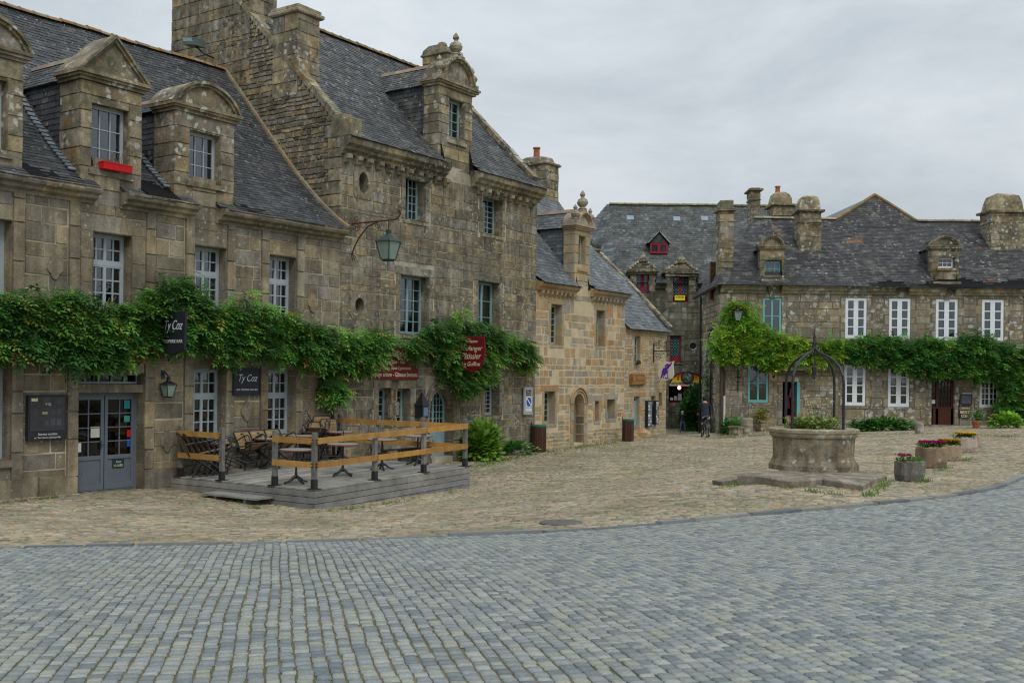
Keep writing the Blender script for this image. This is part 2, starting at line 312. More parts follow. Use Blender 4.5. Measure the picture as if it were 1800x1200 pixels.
PAL_S=[lin(x) for x in ('#454749','#404244','#525456','#434648','#4a494b','#3a3c3f')]
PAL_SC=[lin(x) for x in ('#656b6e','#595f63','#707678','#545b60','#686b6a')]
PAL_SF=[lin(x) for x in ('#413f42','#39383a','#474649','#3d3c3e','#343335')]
PAL_SE=[lin(x) for x in ('#666a6a','#5c6060','#6e7272','#585c5c')]
def jc(rng,pal,j=.1):
    c=pal[rng.randrange(len(pal))]; k=1+rng.uniform(-j,j); return (c[0]*k,c[1]*k,c[2]*k*(1+rng.uniform(-j,j)*.4))
def stone(mb,place,a,b,c,d,proud,rng,jit,col,back=.03,ch=.012):
    J=lambda: rng.uniform(-jit,jit)
    o=[(a+J(),c+J()),(b+J(),c+J()),(b+J(),d+J()),(a+J(),d+J())]
    cx,cy=(a+b)/2,(c+d)/2; k=min(ch,(b-a)*.2,(d-c)*.2)
    i=[(p+(k if p<cx else -k),q+(k if q<cy else -k)) for p,q in o]
    V=[place(p,q,-back) for p,q in o]+[place(p,q,proud) for p,q in i]
    mb.add(V,[(4,5,6,7),(0,1,5,4),(1,2,6,5),(2,3,7,6),(3,0,4,7)],col)
def rows_of(z0,z1,rh,rng,breaks):
    zs=[z0]
    while zs[-1]<z1-rh[0]*.6: zs.append(zs[-1]+rng.uniform(*rh))
    zs[-1]=z1
    for b in sorted(breaks):
        if z0+.05<b<z1-.05:
            i=min(range(1,len(zs)-1),key=lambda k:abs(zs[k]-b)) if len(zs)>2 else None
            if i and abs(zs[i]-b)<rh[1]*.6: zs[i]=b
    zs=sorted(set(zs)); return [(p,q) for p,q in zip(zs,zs[1:]) if q-p>.03]
def sub(iv,a,b):
    o=[]
    for p,q in iv:
        if b<=p or a>=q: o.append((p,q)); continue
        if a>p: o.append((p,a))
        if b<q: o.append((b,q))
    return o
def masonry(mb,rng,z0,z1,span,place,rh,wd_,pal,openings=(),gap=.008,proud=.02,jit=.006,ch=.012,j=.12):
    br=[o[2] for o in openings]+[o[3] for o in openings]
    for za,zb in rows_of(z0,z1,rh,rng,br):
        iv=span(za,zb)
        for o in openings:
            if o[3]>za+.03 and o[2]<zb-.03: iv=sub(iv,o[0],o[1])
        for a,b in iv:
            if b-a<.05: continue
            x=a
            while x<b-.01:
                w=rng.uniform(*wd_)*(1.4 if rng.random()<.12 else 1)
                if x+w>b-wd_[0]*.6: w=b-x
                stone(mb,place,x+gap,x+w-gap,za+gap,zb-gap,proud+rng.uniform(-.008,.012),rng,jit,jc(rng,pal,j),ch=ch)
                x+=w
def backing(mb,u0,u1,z0,z1,ops,reveal=.32,v=0,col=WHT):
    us=sorted({u0,u1,*[o[0] for o in ops],*[o[1] for o in ops]}); zs=sorted({z0,z1,*[o[2] for o in ops],*[o[3] for o in ops]})
    us=[u for u in us if u0<=u<=u1]; zs=[z for z in zs if z0<=z<=z1]
    for a,b in zip(us,us[1:]):
        for c,d in zip(zs,zs[1:]):
            m,n=(a+b)/2,(c+d)/2
            if any(o[0]<m<o[1] and o[2]<n<o[3] for o in ops): continue
            mb.face([(a,v,c),(b,v,c),(b,v,d),(a,v,d)],col)
    for o in ops:
        a,b,c,d=o[:4]; w=v+reveal
        for q in ([(a,v,c),(a,w,c),(a,w,d),(a,v,d)],[(b,v,c),(b,v,d),(b,w,d),(b,w,c)],[(a,v,d),(a,w,d),(b,w,d),(b,v,d)],[(a,v,c),(b,v,c),(b,w,c),(a,w,c)]): mb.face(q,col)
def surround(mb,rng,o,m,pal,lh=.28,sh=.16,proud=.04,reveal=.3,quoin=.0,sill=True,rh=(.28,.45),sproud=None):
    a,b,c,d=o[:4]
    for sg,x in ((-1,a),(1,b)):
        z=c; k=0
        while z<d-.01:
            h=rng.uniform(*rh)
            if z+h>d-.15: h=d-z
            w=m+(quoin if k%2 else 0); k+=1
            p,q=(x-w,x) if sg<0 else (x,x+w)
            col=jc(rng,pal,.1)
            stone(mb,fv,p+.003,q-.003,z+.004,z+h-.004,proud,rng,.003,col,ch=.012)
            mb.face([(x+.004*-sg,-proud+.01,z),(x+.004*-sg,reveal,z),(x+.004*-sg,reveal,z+h-.01),(x+.004*-sg,-proud+.01,z+h-.01)],col)
            z+=h
    col=jc(rng,pal,.1); w=m+quoin*.6
    if lh: 
        stone(mb,fv,a-w,b+w,d+.004,d+lh,proud+.004,rng,.004,col,ch=.014)
        mb.face([(a,-proud,d-.003),(b,-proud,d-.003),(b,reveal,d-.003),(a,reveal,d-.003)],col)
    if sill:
        sp=sproud if sproud is not None else proud+.03
        stone(mb,fv,a-m*.6,b+m*.6,c-sh,c-.004,sp,rng,.004,jc(rng,pal,.1),ch=.014)
        mb.face([(a,-sp+.01,c+.003),(b,-sp+.01,c+.003),(b,reveal,c+.003),(a,reveal,c+.003)],col)
def vop(o,m,lh=.28,sh=.16):   # masonry exclusion of an opening with its surround
    return (o[0]-m,o[1]+m,o[2]-sh,o[3]+lh)
def window(Tt,o,v,matf,leaves=2,cols=2,rows=3,transom=None,fw=.05,mw=.022,parent=None,curtain=None,glass='glass',name='window',arch=False,panel=0,open_left=0,dark=True,sub_glaze=0,e=.035):
    a,b,c,d=o[:4]; f=MB(); g=MB(); t=.05
    v0,v1=v,v+t
    r=(b-a)/2; zs=d-r if arch else d
    f.box(a,a+fw,v0,v1,c,zs); f.box(b-fw,b,v0,v1,c,zs); f.box(a+fw,b-fw,v0,v1,c,c+fw*1.2)
    if arch:
        n=12; ax=(a+b)/2
        for i in range(n):
            t0,t1=math.pi*i/n,math.pi*(i+1)/n; P=[(ax-r*math.cos(t0),zs+r*math.sin(t0)),(ax-r*math.cos(t1),zs+r*math.sin(t1)),(ax-(r-fw)*math.cos(t1),zs+(r-fw)*math.sin(t1)),(ax-(r-fw)*math.cos(t0),zs+(r-fw)*math.sin(t0))]
            f.prism(P,lambda p,q,t:(p,t,q),v0,v1)
    else: f.box(a+fw,b-fw,v0,v1,d-fw,d)
    zt=[c+fw*1.2,d-fw]; secs=[]
    if transom:
        zt0=c+(d-c)*transom[0]; f.box(a+fw,b-fw,v0-.012,v1,zt0-.04,zt0+.04); secs=[(c+fw*1.2,zt0-.04,rows),(zt0+.04,d-fw,transom[1])]
    else: secs=[(c+fw*1.2+panel,d-fw,rows)]
    if panel: f.box(a+fw,b-fw,v0+.01,v1-.005,c+fw*1.2,c+fw*1.2+panel); f.box(a+fw,b-fw,v0,v1,c+fw*1.2+panel-.05,c+fw*1.2+panel)
    W=(b-a-2*fw)/leaves
    for i in range(leaves):
        x0=a+fw+i*W; x1=x0+W
        if open_left and i==0: continue
        for (z0,z1,nr) in secs:
            f.box(x0,x0+e,v0-.006,v1-.01,z0,z1); f.box(x1-e,x1,v0-.006,v1-.01,z0,z1); f.box(x0+e,x1-e,v0-.006,v1-.01,z0,z0+e*1.2); f.box(x0+e,x1-e,v0-.006,v1-.01,z1-e,z1)
            for k in range(1,cols):
                x=x0+e+(x1-x0-2*e)*k/cols; f.box(x-mw/2,x+mw/2,v0+.002,v1-.012,z0+e,z1-e)
            for k in range(1,nr):
                z=z0+e+(z1-z0-2*e)*k/nr; f.box(x0+e,x1-e,v0+.004,v1-.014,z-mw/2,z+mw/2)
            if sub_glaze:
                for k in range(nr):
                    if k==0: continue
                    zm=z0+e+(z1-z0-2*e)*(k+.5)/nr; f.box(x0+e,x1-e,v1+.03,v1+.04,zm-.012,zm+.012)
                xm=(x0+x1)/2; f.box(xm-.012,xm+.012,v1+.042,v1+.05,z0+(z1-z0)/nr,z1-e)
    if open_left:   # left casement swung inwards
        f.beam((a+fw+.02,v1+.02,(c+d)/2),(a+fw+.02,v1+W*.9,(c+d)/2),.03,d-c-2*fw)
    if arch:
        P=[(a+fw*.6,v0+.03,c+fw+panel),(b-fw*.6,v0+.03,c+fw+panel)]+[(ax+(r-fw*.6)*math.cos(math.pi*i/10),v0+.03,zs+(r-fw*.6)*math.sin(math.pi*i/10)) for i in range(11)]
        g.face(P)
    else:
        x0=a+fw+(W if open_left else 0)
        g.face([(x0,v0+.03,c+fw),(b-fw,v0+.03,c+fw),(b-fw,v0+.03,d-fw),(x0,v0+.03,d-fw)])
    fr=Tt.part(name,f,M[matf],parent); Tt.part('pane',g,M[glass],fr if parent is None else parent)
    if curtain:
        q=MB(); rr=random.Random(int(a*100))
        for (x0f,x1f,z0f,z1f,cc) in curtain:
            x0,x1=a+(b-a)*x0f,a+(b-a)*x1f; z0,z1=c+(d-c)*z0f,c+(d-c)*z1f; n=max(4,int((x1-x0)/.05))
            for i in range(n):
                p,s_=x0+(x1-x0)*i/n,x0+(x1-x0)*(i+1)/n; e0=.02*(i%2); e1=.02*((i+1)%2)
                q.face([(p,v+.14+e0,z0),(s_,v+.14+e1,z0),(s_,v+.14+e1,z1),(p,v+.14+e0,z1)],cc)
        Tt.part('curtain',q,M['curtain'],fr if parent is None else parent)
    return fr
def arch_fill(mb,a,b,zc,pal,rng,reveal=.3,proud=.03,ring=.16,col=None,n=8,moulding=True):
    # stone between a rectangular hole top and a round arch of the same width, plus voussoirs
    r=(b-a)/2; ax=(a+b)/2; zs=zc-r
    for i in range(n):
        t0,t1=math.pi*i/n,math.pi*(i+1)/n
        c=jc(rng,pal,.12)
        p0=(ax-r*math.cos(t0),zs+r*math.sin(t0)); p1=(ax-r*math.cos(t1),zs+r*math.sin(t1))
        R2=r+ring
        q0=(ax-R2*math.cos(t0),zs+R2*math.sin(t0)); q1=(ax-R2*math.cos(t1),zs+R2*math.sin(t1))
        mb.prism([p0,p1,q1,q0],lambda p,q,t:(p,t,q),-proud-rng.uniform(0,.008),reveal,c)
    if moulding:
        for rr,dd,th in ((r+ring*.55,proud+.02,.028),(r+ring+.01,proud+.03,.035)):
            mb.tube([(ax-rr*math.cos(math.pi*i/16),-dd,zs+rr*math.sin(math.pi*i/16)) for i in range(17)],th,6,jc(rng,pal,.05))
def cornice(mb,rng,u0,u1,prof,pal,seg=(.7,1.2),j=.1):
    x=u0
    while x<u1-.01:
        w=rng.uniform(*seg)
        if x+w>u1-.4: w=u1-x
        e=rng.uniform(-.006,.006)
        mb.prism([(p-(e if p<0 else 0),q+e) for p,q in prof],lambda p,q,t:(t,p,q),x+.003,x+w-.003,jc(rng,pal,j)); x+=w
def vadd(a,b,k=1): return (a[0]+b[0]*k,a[1]+b[1]*k,a[2]+b[2]*k)
def slates(mb,rng,O,A,B,Nn,s0,s1,span,expo,w,pal,excl=None,thick=.014,j=.12):
    n=max(1,int(round((s1-s0)/expo))); e=(s1-s0)/n
    for k in range(n):
        sa=s0+k*e; sb=sa+e*1.25
        for a0,a1 in span(sa+e*.5):
            x=a0+(rng.random()*w if k%2 else 0)*.0
            off=(k%2)*w*.5+rng.uniform(-.02,.02)
            x=a0; first=True
            while x<a1-.005:
                ww=w*rng.uniform(.75,1.25)
                if first: ww=max(.05,ww-off); first=False
                if x+ww>a1-.04: ww=a1-x
                if not(excl and excl(x+ww/2,sa+e/2)):
                    c=jc(rng,pal,j); dj=rng.uniform(-.008,.008); tk=thick*rng.uniform(.7,1.5)
                    def P(a,s,h): 
                        q=vadd(O,A,a); q=vadd(q,B,s); return vadd(q,Nn,h)
                    g=.003
                    v=[P(x+g,sa+dj,tk),P(x+ww-g,sa+dj+rng.uniform(-.004,.004),tk),P(x+ww-g,sb,.002),P(x+g,sb,.002),P(x+g,sa+dj,-.004),P(x+ww-g,sa+dj,-.004)]
                    mb.add(v,[(0,1,2,3),(4,5,1,0)],c)
                x+=ww
def roof_profile(mb,bk,rng,prof,u0,u1,expo,w,pal,excl=None,span=None,bcol=(.02,.02,.022),bexcl=None):
    # prof: [(v,z)] from eave to ridge, slates follow it; bk gets the boarding below
    s=0
    for (v0,z0),(v1,z1) in zip(prof,prof[1:]):
        ln=math.hypot(v1-v0,z1-z0); B=(0,(v1-v0)/ln,(z1-z0)/ln); Nn=(0,-(z1-z0)/ln,(v1-v0)/ln)
        sp=(lambda t,s=s:span(s+t)) if span else (lambda t:[(u0,u1)])
        ex=(lambda u,t,v0=v0,B=B:excl(u,v0+B[1]*t)) if excl else None
        slates(mb,rng,(0,v0,z0),(1,0,0),B,Nn,0,ln,sp,expo,w,pal,ex)
        cuts=[(u0,u1)]
        if bexcl and min(v0,v1)<bexcl[1]:
            for p,q in bexcl[0]: cuts=sub(cuts,p,q)
        for p,q in cuts: bk.face([(p,v0,z0-.02),(q,v0,z0-.02),(q,v1,z1-.02),(p,v1,z1-.02)],bcol)
        s+=ln
def ridge_line(mb,rng,u0,u1,v,z,pal,ln=.38,r=.1):
    x=u0
    while x<u1:
        e=min(x+ln,u1); c=jc(rng,pal,.2); h=rng.uniform(-.01,.01)
        n=6; P=[]
        for t,rr in ((x,r*1.12),(x+.05,r),(e,r*.92)):
            P.append([(t,v-rr*1.1*math.cos(math.pi*i/n),z+h-.05+rr*math.sin(math.pi*i/n)) for i in range(n+1)])
        for A,B in zip(P,P[1:]):
            for i in range(n): mb.face([A[i],B[i],B[i+1],A[i+1]],c)
        mb.face(P[0],c); mb.face(P[-1],c)
        x=e
def quoin_box(mb,rng,u0,u1,v0,v1,z0,z1,pal,rh=(.28,.4),faces='fl',proud=.0,jit=.004,wr=(.3,.6)):
    # box skinned with ashlar on front (f), left -u (l), right +u (r), back
    mb.box(u0+.02,u1-.02,v0+.02,v1-.02,z0,z1,pal[0])
    if 'f' in faces: masonry(mb,rng,z0,z1,lambda a,b:[(u0,u1)],lambda s,t,d:(s,v0-d,t),rh,wr,pal,gap=.005,proud=proud,jit=jit)
    if 'l' in faces: masonry(mb,rng,z0,z1,lambda a,b:[(v0,v1)],lambda s,t,d:(u0-d,s,t),rh,wr,pal,gap=.005,proud=proud,jit=jit)
    if 'r' in faces: masonry(mb,rng,z0,z1,lambda a,b:[(v0,v1)],lambda s,t,d:(u1+d,s,t),rh,wr,pal,gap=.005,proud=proud,jit=jit)
def slab(mb,rng,u0,u1,v0,v1,z0,z1,col,ov=0,bev=.03):
    u0-=ov;u1+=ov;v0-=ov;v1+=ov
    P=[(u0,v0),(u1,v0),(u1,v1),(u0,v1)]
    def ring(k,z): return [(u0+k,v0+k,z),(u1-k,v0+k,z),(u1-k,v1-k,z),(u0+k,v1-k,z)]
    V=ring(bev,z0)+ring(0,z0+bev)+ring(0,z1-bev)+ring(bev,z1)
    F=[(3,2,1,0),(12,13,14,15)]
    for i in range(3):
        for k in range(4): F.append((i*4+k,i*4+(k+1)%4,(i+1)*4+(k+1)%4,(i+1)*4+k))
    mb.add(V,F,col)
def ball_finial(mb,cx,cy,z,r,col):
    mb.lathe(cx,cy,[(r*.5,z),(r*.8,z+r*.2),(r*.45,z+r*.45),(r*.9,z+r*.9),(r*1.05,z+r*1.3),(r*.8,z+r*1.8),(r*.35,z+r*2.1),(r*.28,z+r*2.3),(r*.5,z+r*2.6),(r*.4,z+r*2.95),(r*.05,z+r*3.4)],10,col)
def dormer(Tt,rng,u0,u1,z0,z1,win,kind,vback,ph,pal,matstone,matslate,palS,wmat,mould=.14,pier=.45,rows=4,cols=2,leaves=1,v=0.0,parent_name='dormer',finials=0,slate_t=.012,roofh=None,curtain=None,ctr_drop=None,glass='glass',ridgecap=True,inset=0):
    """stone-fronted dormer: face u0..u1, z0..z1 (top of wall), win (a,b,c,d), pediment of height ph above z1"""
    s=MB()
    a,b,c,d=win
    # front face blocks round the window
    def blk(p,q,r_,t_,pr=.0):
        if q-p>.02 and t_-r_>.02: stone(s,lambda x,y,dd:(x,v-dd,y),p+.004,q-.004,r_+.004,t_-.004,pr,rng,.003,jc(rng,pal,.1),back=.12,ch=.01)
    s.box(u0+.02,a,v+.02,v+pier,z0,z1,pal[0]); s.box(b,u1-.02,v+.02,v+pier,z0,z1,pal[0]); s.box(a,b,v+.02,v+pier,z0,c,pal[0]); s.box(a,b,v+.02,v+pier,d,z1,pal[0])
    z=z0
    while z<z1-.01:
        h=rng.uniform(.26,.42)
        if z+h>z1-.15: h=z1-z
        if z+h/2<c-.02: 
            m=(u0+u1)/2+rng.uniform(-.2,.2); blk(u0,m,z,z+h); blk(m,u1,z,z+h)
        elif z+h/2>d: blk(u0,u1,z,z+h)
        else: blk(u0,a,z,z+h,.004); blk(b,u1,z,z+h,.004)
        stone(s,lambda x,y,dd:(u0-dd,x,y),v,v+pier,z+.004,z+h-.004,.0,rng,.004,jc(rng,pal,.1),back=.05)
        z+=h
    stone(s,lambda x,y,dd:(x,v-dd,y),a-.1,b+.1,c-.14,c-.004,.06,rng,.003,jc(rng,pal,.1),back=.1)
    cc=jc(rng,pal,.1)
    # frieze + moulding
    mz=z1
    s.box(u0-mould*.4,u1+mould*.4,v-mould*.4,v+pier,mz,mz+.07,cc); s.box(u0-mould*.75,u1+mould*.75,v-mould*.75,v+pier,mz+.07,mz+.13,jc(rng,pal,.1)); s.box(u0-mould,u1+mould,v-mould,v+pier+.05,mz+.13,mz+.2,jc(rng,pal,.1))
    zb=mz+.2; w0,w1=u0-mould,u1+mould
    w0+=inset; w1-=inset
    if finials: w0+=.27*(u1-u0)/1.7; w1-=.27*(u1-u0)/1.7
    if finials: s.box(u0-.02,u1+.02,v-.02,v+pier,zb,zb+.16,cc)
    cxm=(w0+w1)/2; hw=(w1-w0)/2
    th=.13
    if kind=='tri':
        s.prism([(w0+.08,zb),(w1-.08,zb),(cxm,zb+ph-.1)],lambda p,q,t:(p,t,q),v-.02,v+pier,cc)
        for sg in (-1,1):
            p0=(cxm+sg*hw,zb); p1=(cxm,zb+ph)
            n=Vector((p1[0]-p0[0],0,p1[1]-p0[1])).normalized(); q=Vector((-n.z*sg,0,n.x*sg)); 
            if q.z>0: q=-q
            for dd,tk in ((mould,th*.5),(mould*.6,th)):
                s.prism([p0,p1,(p1[0],p1[1]-tk*1.25),(p0[0]-sg*tk*.9,p0[1])],lambda p,q_,t:(p,t,q_),v-dd,v+pier+.06,jc(rng,pal,.12))
        topf=lambda x: zb+ph*(1-abs(x-cxm)/hw)
    else:
        rr=(hw*hw+ph*ph)/(2*ph); zc=zb+ph-rr; an=math.asin(min(1,hw/rr)) if rr>=hw else math.pi/2
        if ph>=hw: an=math.pi/2; rr=hw; zc=zb+ph-rr
        P=[(cxm+rr*math.sin(-an+2*an*i/12),zc+rr*math.cos(-an+2*an*i/12)) for i in range(13)]
        s.prism([(w0+.06,zb),]+[(cxm+(x-cxm)*.92,zb+(y-zb)*.9) for x,y in P]+[(w1-.06,zb)],lambda p,q,t:(p,t,q),v-.02,v+pier,cc)
        for dd,tk in ((mould,th*.5),(mould*.6,th)):
            for i in range(12):
                (x0,y0),(x1,y1)=P[i],P[i+1]; k=(rr-tk)/rr
                s.prism([(x0,y0),(x1,y1),(cxm+(x1-cxm)*k,zc+(y1-zc)*k),(cxm+(x0-cxm)*k,zc+(y0-zc)*k)],lambda p,q_,t:(p,t,q_),v-dd,v+pier+.06,jc(rng,pal,.12))
        if kind=='arch':
            s.box(w0,w0+.12,v-mould,v+pier,zb,zb+max(.02,ph-rr),cc); s.box(w1-.12,w1,v-mould,v+pier,zb,zb+max(.02,ph-rr),cc)
    if finials:
        fr_=.11 if finials==1 else .17
        col=jc(rng,pal,.1)
        for x in (u0+.02,u1-.02): s.box(x-.15,x+.15,v-.15,v+.15,zb,zb+.14,col); ball_finial(s,x,v,zb+.14,fr_,col)
        s.box(cxm-.14,cxm+.14,v-.1,v+.15,zb+ph-.04,zb+ph+.1,col); ball_finial(s,cxm,v+.02,zb+ph+.08,fr_*1.25,col)
    s.rough(.006,rng)
    dm=Tt.part(parent_name,s,matstone)
    # cheeks, gable roof behind
    k=MB(); rh_=roofh if roofh else ph*.92; e0=u0+.12; e1=u1-.12; ov=.1; zt=mz+.1
    for sg,x in ((-1,e0),(1,e1)):
        n=int((zt-z0)/.13)
        for i in range(n):
            y=v+pier-.1; za=z0+i*.13
            while y<vback(za):
                w=rng.uniform(.18,.3); k.add([(x+sg*.015,y,za),(x+sg*.015,y+w-.004,za),(x,y+w-.004,za+.16),(x,y,za+.16)],[(0,1,2,3)],jc(rng,palS,.12)); y+=w
        k.face([(x-.01*sg,v+pier-.1,z0),(x-.01*sg,vback(z0)+.3,z0),(x-.01*sg,vback(zt)+.3,zt),(x-.01*sg,v+pier-.1,zt)],(.02,.02,.02))
    zr=zt+rh_; hwr=(e1-e0)/2+ov; cx_=(e0+e1)/2
    for sg in (-1,1):
        ln=math.hypot(hwr,zr-zt); B=(-sg*hwr/ln,0,(zr-zt)/ln); Nn=(sg*(zr-zt)/ln,0,hwr/ln)
        O=(cx_+sg*hwr,0,zt-.02)
        slates(k,rng,O,(0,1,0),B,Nn,0,ln,lambda t:[(v+.1,vback(zt+(zr-zt)*t/ln)+.1)],.13,.24,palS)
        k.face([(O[0],v+.1,O[2]-.01),(O[0],vback(zt)+.2,O[2]-.01),(cx_,vback(zr)+.2,zr-.03),(cx_,v+.1,zr-.03)],(.02,.02,.02))
    if ridgecap:
        y=v+.25
        while y<vback(zr):
            c_=jc(rng,[lin('#9a7a60'),lin('#8b7a64'),lin('#7d745f')],.15)
            k.prism([(cx_-.12,zr-.1),(cx_,zr+.04),(cx_+.12,zr-.1)],lambda p,q,t:(p,t,q),y,y+.3,c_); y+=.31
    Tt.part('dormer_roof',k,matslate)
    window(Tt,(a,b,c,d),v+.22,wmat,leaves,cols,rows,None,.045,.02,parent=dm,curtain=curtain,glass=glass)
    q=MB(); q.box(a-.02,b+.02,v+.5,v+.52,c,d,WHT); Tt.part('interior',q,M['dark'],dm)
    return dm
def lamp_lantern(Tt,c,s,matm,matg,roof=True):
    x,y,z=c; m=MB(); g=MB()   # z = top of lantern
    m.lathe(x,y,[(.05*s,z),(.09*s,z-.02*s),(.07*s,z-.12*s),(.12*s,z-.2*s),(.36*s,z-.3*s),(.38*s,z-.34*s),(.3*s,z-.34*s)][::-1],4,WHT,ph=R(45))
    g.lathe(x,y,[(.19*s,z-.82*s),(.32*s,z-.345*s)],4,WHT,ph=R(45))
    for k in range(4):
        a=R(45+90*k); m.tube([(x+.2*s*math.cos(a),y+.2*s*math.sin(a),z-.82*s),(x+.335*s*math.cos(a),y+.335*s*math.sin(a),z-.34*s)],.016*s,4)
    m.lathe(x,y,[(.14*s,z-.87*s),(.21*s,z-.82*s),(.2*s,z-.81*s)],4,WHT,ph=R(45))
    h=Tt.part('lantern_frame',m,matm); Tt.part('lantern_glass',g,matg)
def spiral(cx,cz,r,t0,turns,n=14,sg=1):
    return [(cx+ (r*(1-.75*i/n))*math.cos(t0+sg*2*math.pi*turns*i/n), cz+(r*(1-.75*i/n))*math.sin(t0+sg*2*math.pi*turns*i/n)) for i in range(n+1)]
# ============================================================ GROUND
def paving(name,layout_pts,hw,hl,ang,inside,pal,rng_seed,jit,colvar,mat_,label=None,h=.0,kc=.012,hj=.002,bd=.022):
    """rows of setts as real stones: returns one structure object"""
    rg=np.random.default_rng(rng_seed)
    X,Y,A,B,TH=layout_pts
    keep=inside(X,Y); X,Y,A,B,TH=X[keep],Y[keep],A[keep],B[keep],TH[keep]; n=len(X)
    sx=np.array([-1,1,1,-1]); sy=np.array([-1,-1,1,1])
    ou=sx[None]*A[:,None]+rg.uniform(-jit,jit,(n,4)); ov=sy[None]*B[:,None]+rg.uniform(-jit,jit,(n,4))
    iu=ou-sx[None]*kc*rg.uniform(.5,1.7,(n,4)); iv=ov-sy[None]*kc*rg.uniform(.5,1.7,(n,4))
    c,s=np.cos(TH)[:,None],np.sin(TH)[:,None]
    def pos(u,v): return X[:,None]+u*c-v*s, Y[:,None]+u*s+v*c
    ox,oy=pos(ou,ov); ix,iy=pos(iu,iv)
    oz=gza(ox,oy)-bd; iz=gza(ix,iy)+h+rg.normal(0,hj,(n,1))+rg.normal(0,hj*.4,(n,4))
    V=np.concatenate([np.stack([ox,oy,oz],-1),np.stack([ix,iy,iz],-1)],1).reshape(-1,3)
    f=np.array([[4,5,6,7],[0,1,5,4],[1,2,6,5],[2,3,7,6],[3,0,4,7]])
    F=(np.arange(n)[:,None,None]*8+f[None]).reshape(-1)
    me=bpy.data.meshes.new(name); me.vertices.add(len(V)); me.vertices.foreach_set('co',V.astype(np.float32).ravel())
    me.loops.add(len(F)); me.loops.foreach_set('vertex_index',F.astype(np.int32)); nf=n*5
    me.polygons.add(nf); me.polygons.foreach_set('loop_start',np.arange(0,nf*4,4,dtype=np.int32)); me.polygons.foreach_set('loop_total',np.full(nf,4,np.int32))
    P=np.array(pal)[rg.integers(0,len(pal),n)]*(1+rg.uniform(-colvar,colvar,(n,1)))
    at=me.color_attributes.new('Col','FLOAT_COLOR','CORNER'); C=np.ones((nf*4,4),np.float32); C[:,:3]=np.repeat(P,20,axis=0); at.data.foreach_set('color',C.ravel())
    me.update(calc_edges=True); me.validate(); me.materials.append(mat_); ob=bpy.data.objects.new(name,me); COL.objects.link(ob); ob['kind']='structure'; return ob
kerb_px=[(-260,968),(0,962),(200,959),(430,955),(600,950),(750,943),(870,939),(975,935),(1150,922),(1300,908),(1450,895),(1600,881),(1700,869),(1760,857),(1800,840),(1840,818),(1900,800),(2050,785)]
kerb=[gp(*p)[:2] for p in kerb_px]; kx=np.array([p[0] for p in kerb]); ky=np.array([p[1] for p in kerb])
o_=np.argsort(kx); kx,ky=kx[o_],ky[o_]
def is_sett(X,Y): return Y<np.interp(X,kx,ky)-.02
def layout(x0,x1,y0,y1,ang,wa,wb,seed,bend=0,ja=.25):
    """courses run along direction ang; stones wa wide, wb long"""
    rg=np.random.default_rng(seed); c,s=math.cos(ang),math.sin(ang); cx,cy=(x0+x1)/2,(y0+y1)/2; Rr=math.hypot(x1-x0,y1-y0)/2
    out=[]; u=-Rr
    while u<Rr:
        w=wa*rg.uniform(.9,1.12); m=int(2*Rr/wb)+2; ln=wb*rg.uniform(1-ja,1+ja,m); e=np.cumsum(ln)-Rr-rg.uniform(0,wb); v=e-ln/2
        uu=u+w/2+bend*np.sin(v*.35+.6*u)*.5+.008*np.sin(v*1.7+u*3)+rg.normal(0,.0035,m)
        th=ang-math.pi/2+np.zeros_like(v)
        # local v axis runs along the course direction
        X=cx+uu*s+v*c; Y=cy-uu*c+v*s
        out.append((X,Y,np.full_like(v,w/2-.006),ln/2-.006,th)); u+=w
    r=[np.concatenate([o[i] for o in out]) for i in range(5)]
    k=(r[0]>x0)&(r[0]<x1)&(r[1]>y0)&(r[1]<y1); return [q[k] for q in r]
SETT=[lin(x) for x in ('#8a9090','#939998','#828a8b','#9a9e9b','#7a8387','#94978f','#8d9393','#727b80','#878f95')]
COB=[lin(x) for x in ('#9c927a','#a4987e','#938e7c','#ab9d80','#8b8572','#a48d6e','#989584','#a19786','#ac947a','#80796a')]
msett=mat('granite_sett',rough=.9,noise=(.35,.13),fine=(45,.16),bump=(35,.35),spec=.15,patches=[((.17,.16,.11),.35,.56,.1,.3)])
mcob=mat('worn_cobble',rough=.8,noise=(.3,.15),fine=(40,.18),bump=(35,.35),patches=[((.10,.12,.035),.3,.54,.06,.4),((.15,.125,.09),.45,.52,.1,.4),((.08,.10,.03),3,.57,.05,.55)])
vis=lambda X,Y:(Y>4.6)&(np.abs(X)<.53*Y+1.2)
sp_=layout(-13,18,4.6,30,R(102.5),.093,.105,3,bend=.05,ja=.35)
paving('granite_setts',sp_,0,0,0,lambda X,Y:is_sett(X,Y-.0)&vis(X,Y),[(c[0]*1.08,c[1]*1.05,c[2]*1.0) for c in SETT],5,.004,.08,msett,kc=.004,hj=.0012,bd=.011)
cp=layout(-15,30,11,60,R(12),.13,.175,7,bend=.3,ja=.4)
def offb(X,Y):
    u=(X-L.P[0])*L.d[0]+(Y-L.P[1])*L.d[1]; v=(X-L.P[0])*L.n[0]+(Y-L.P[1])*L.n[1]
    return (v<.15)|(u>27.8)
paving('worn_cobbles',cp,0,0,0,lambda X,Y:(~is_sett(X,Y-.16))&vis(X,Y)&offb(X,Y)&~((X>9.6)&(Y>49.1)),[(c[0]*1.2,c[1]*1.18,c[2]*1.2) for c in desat(COB,.15)],9,.015,.15,mcob,h=.002,kc=.013,hj=.004)
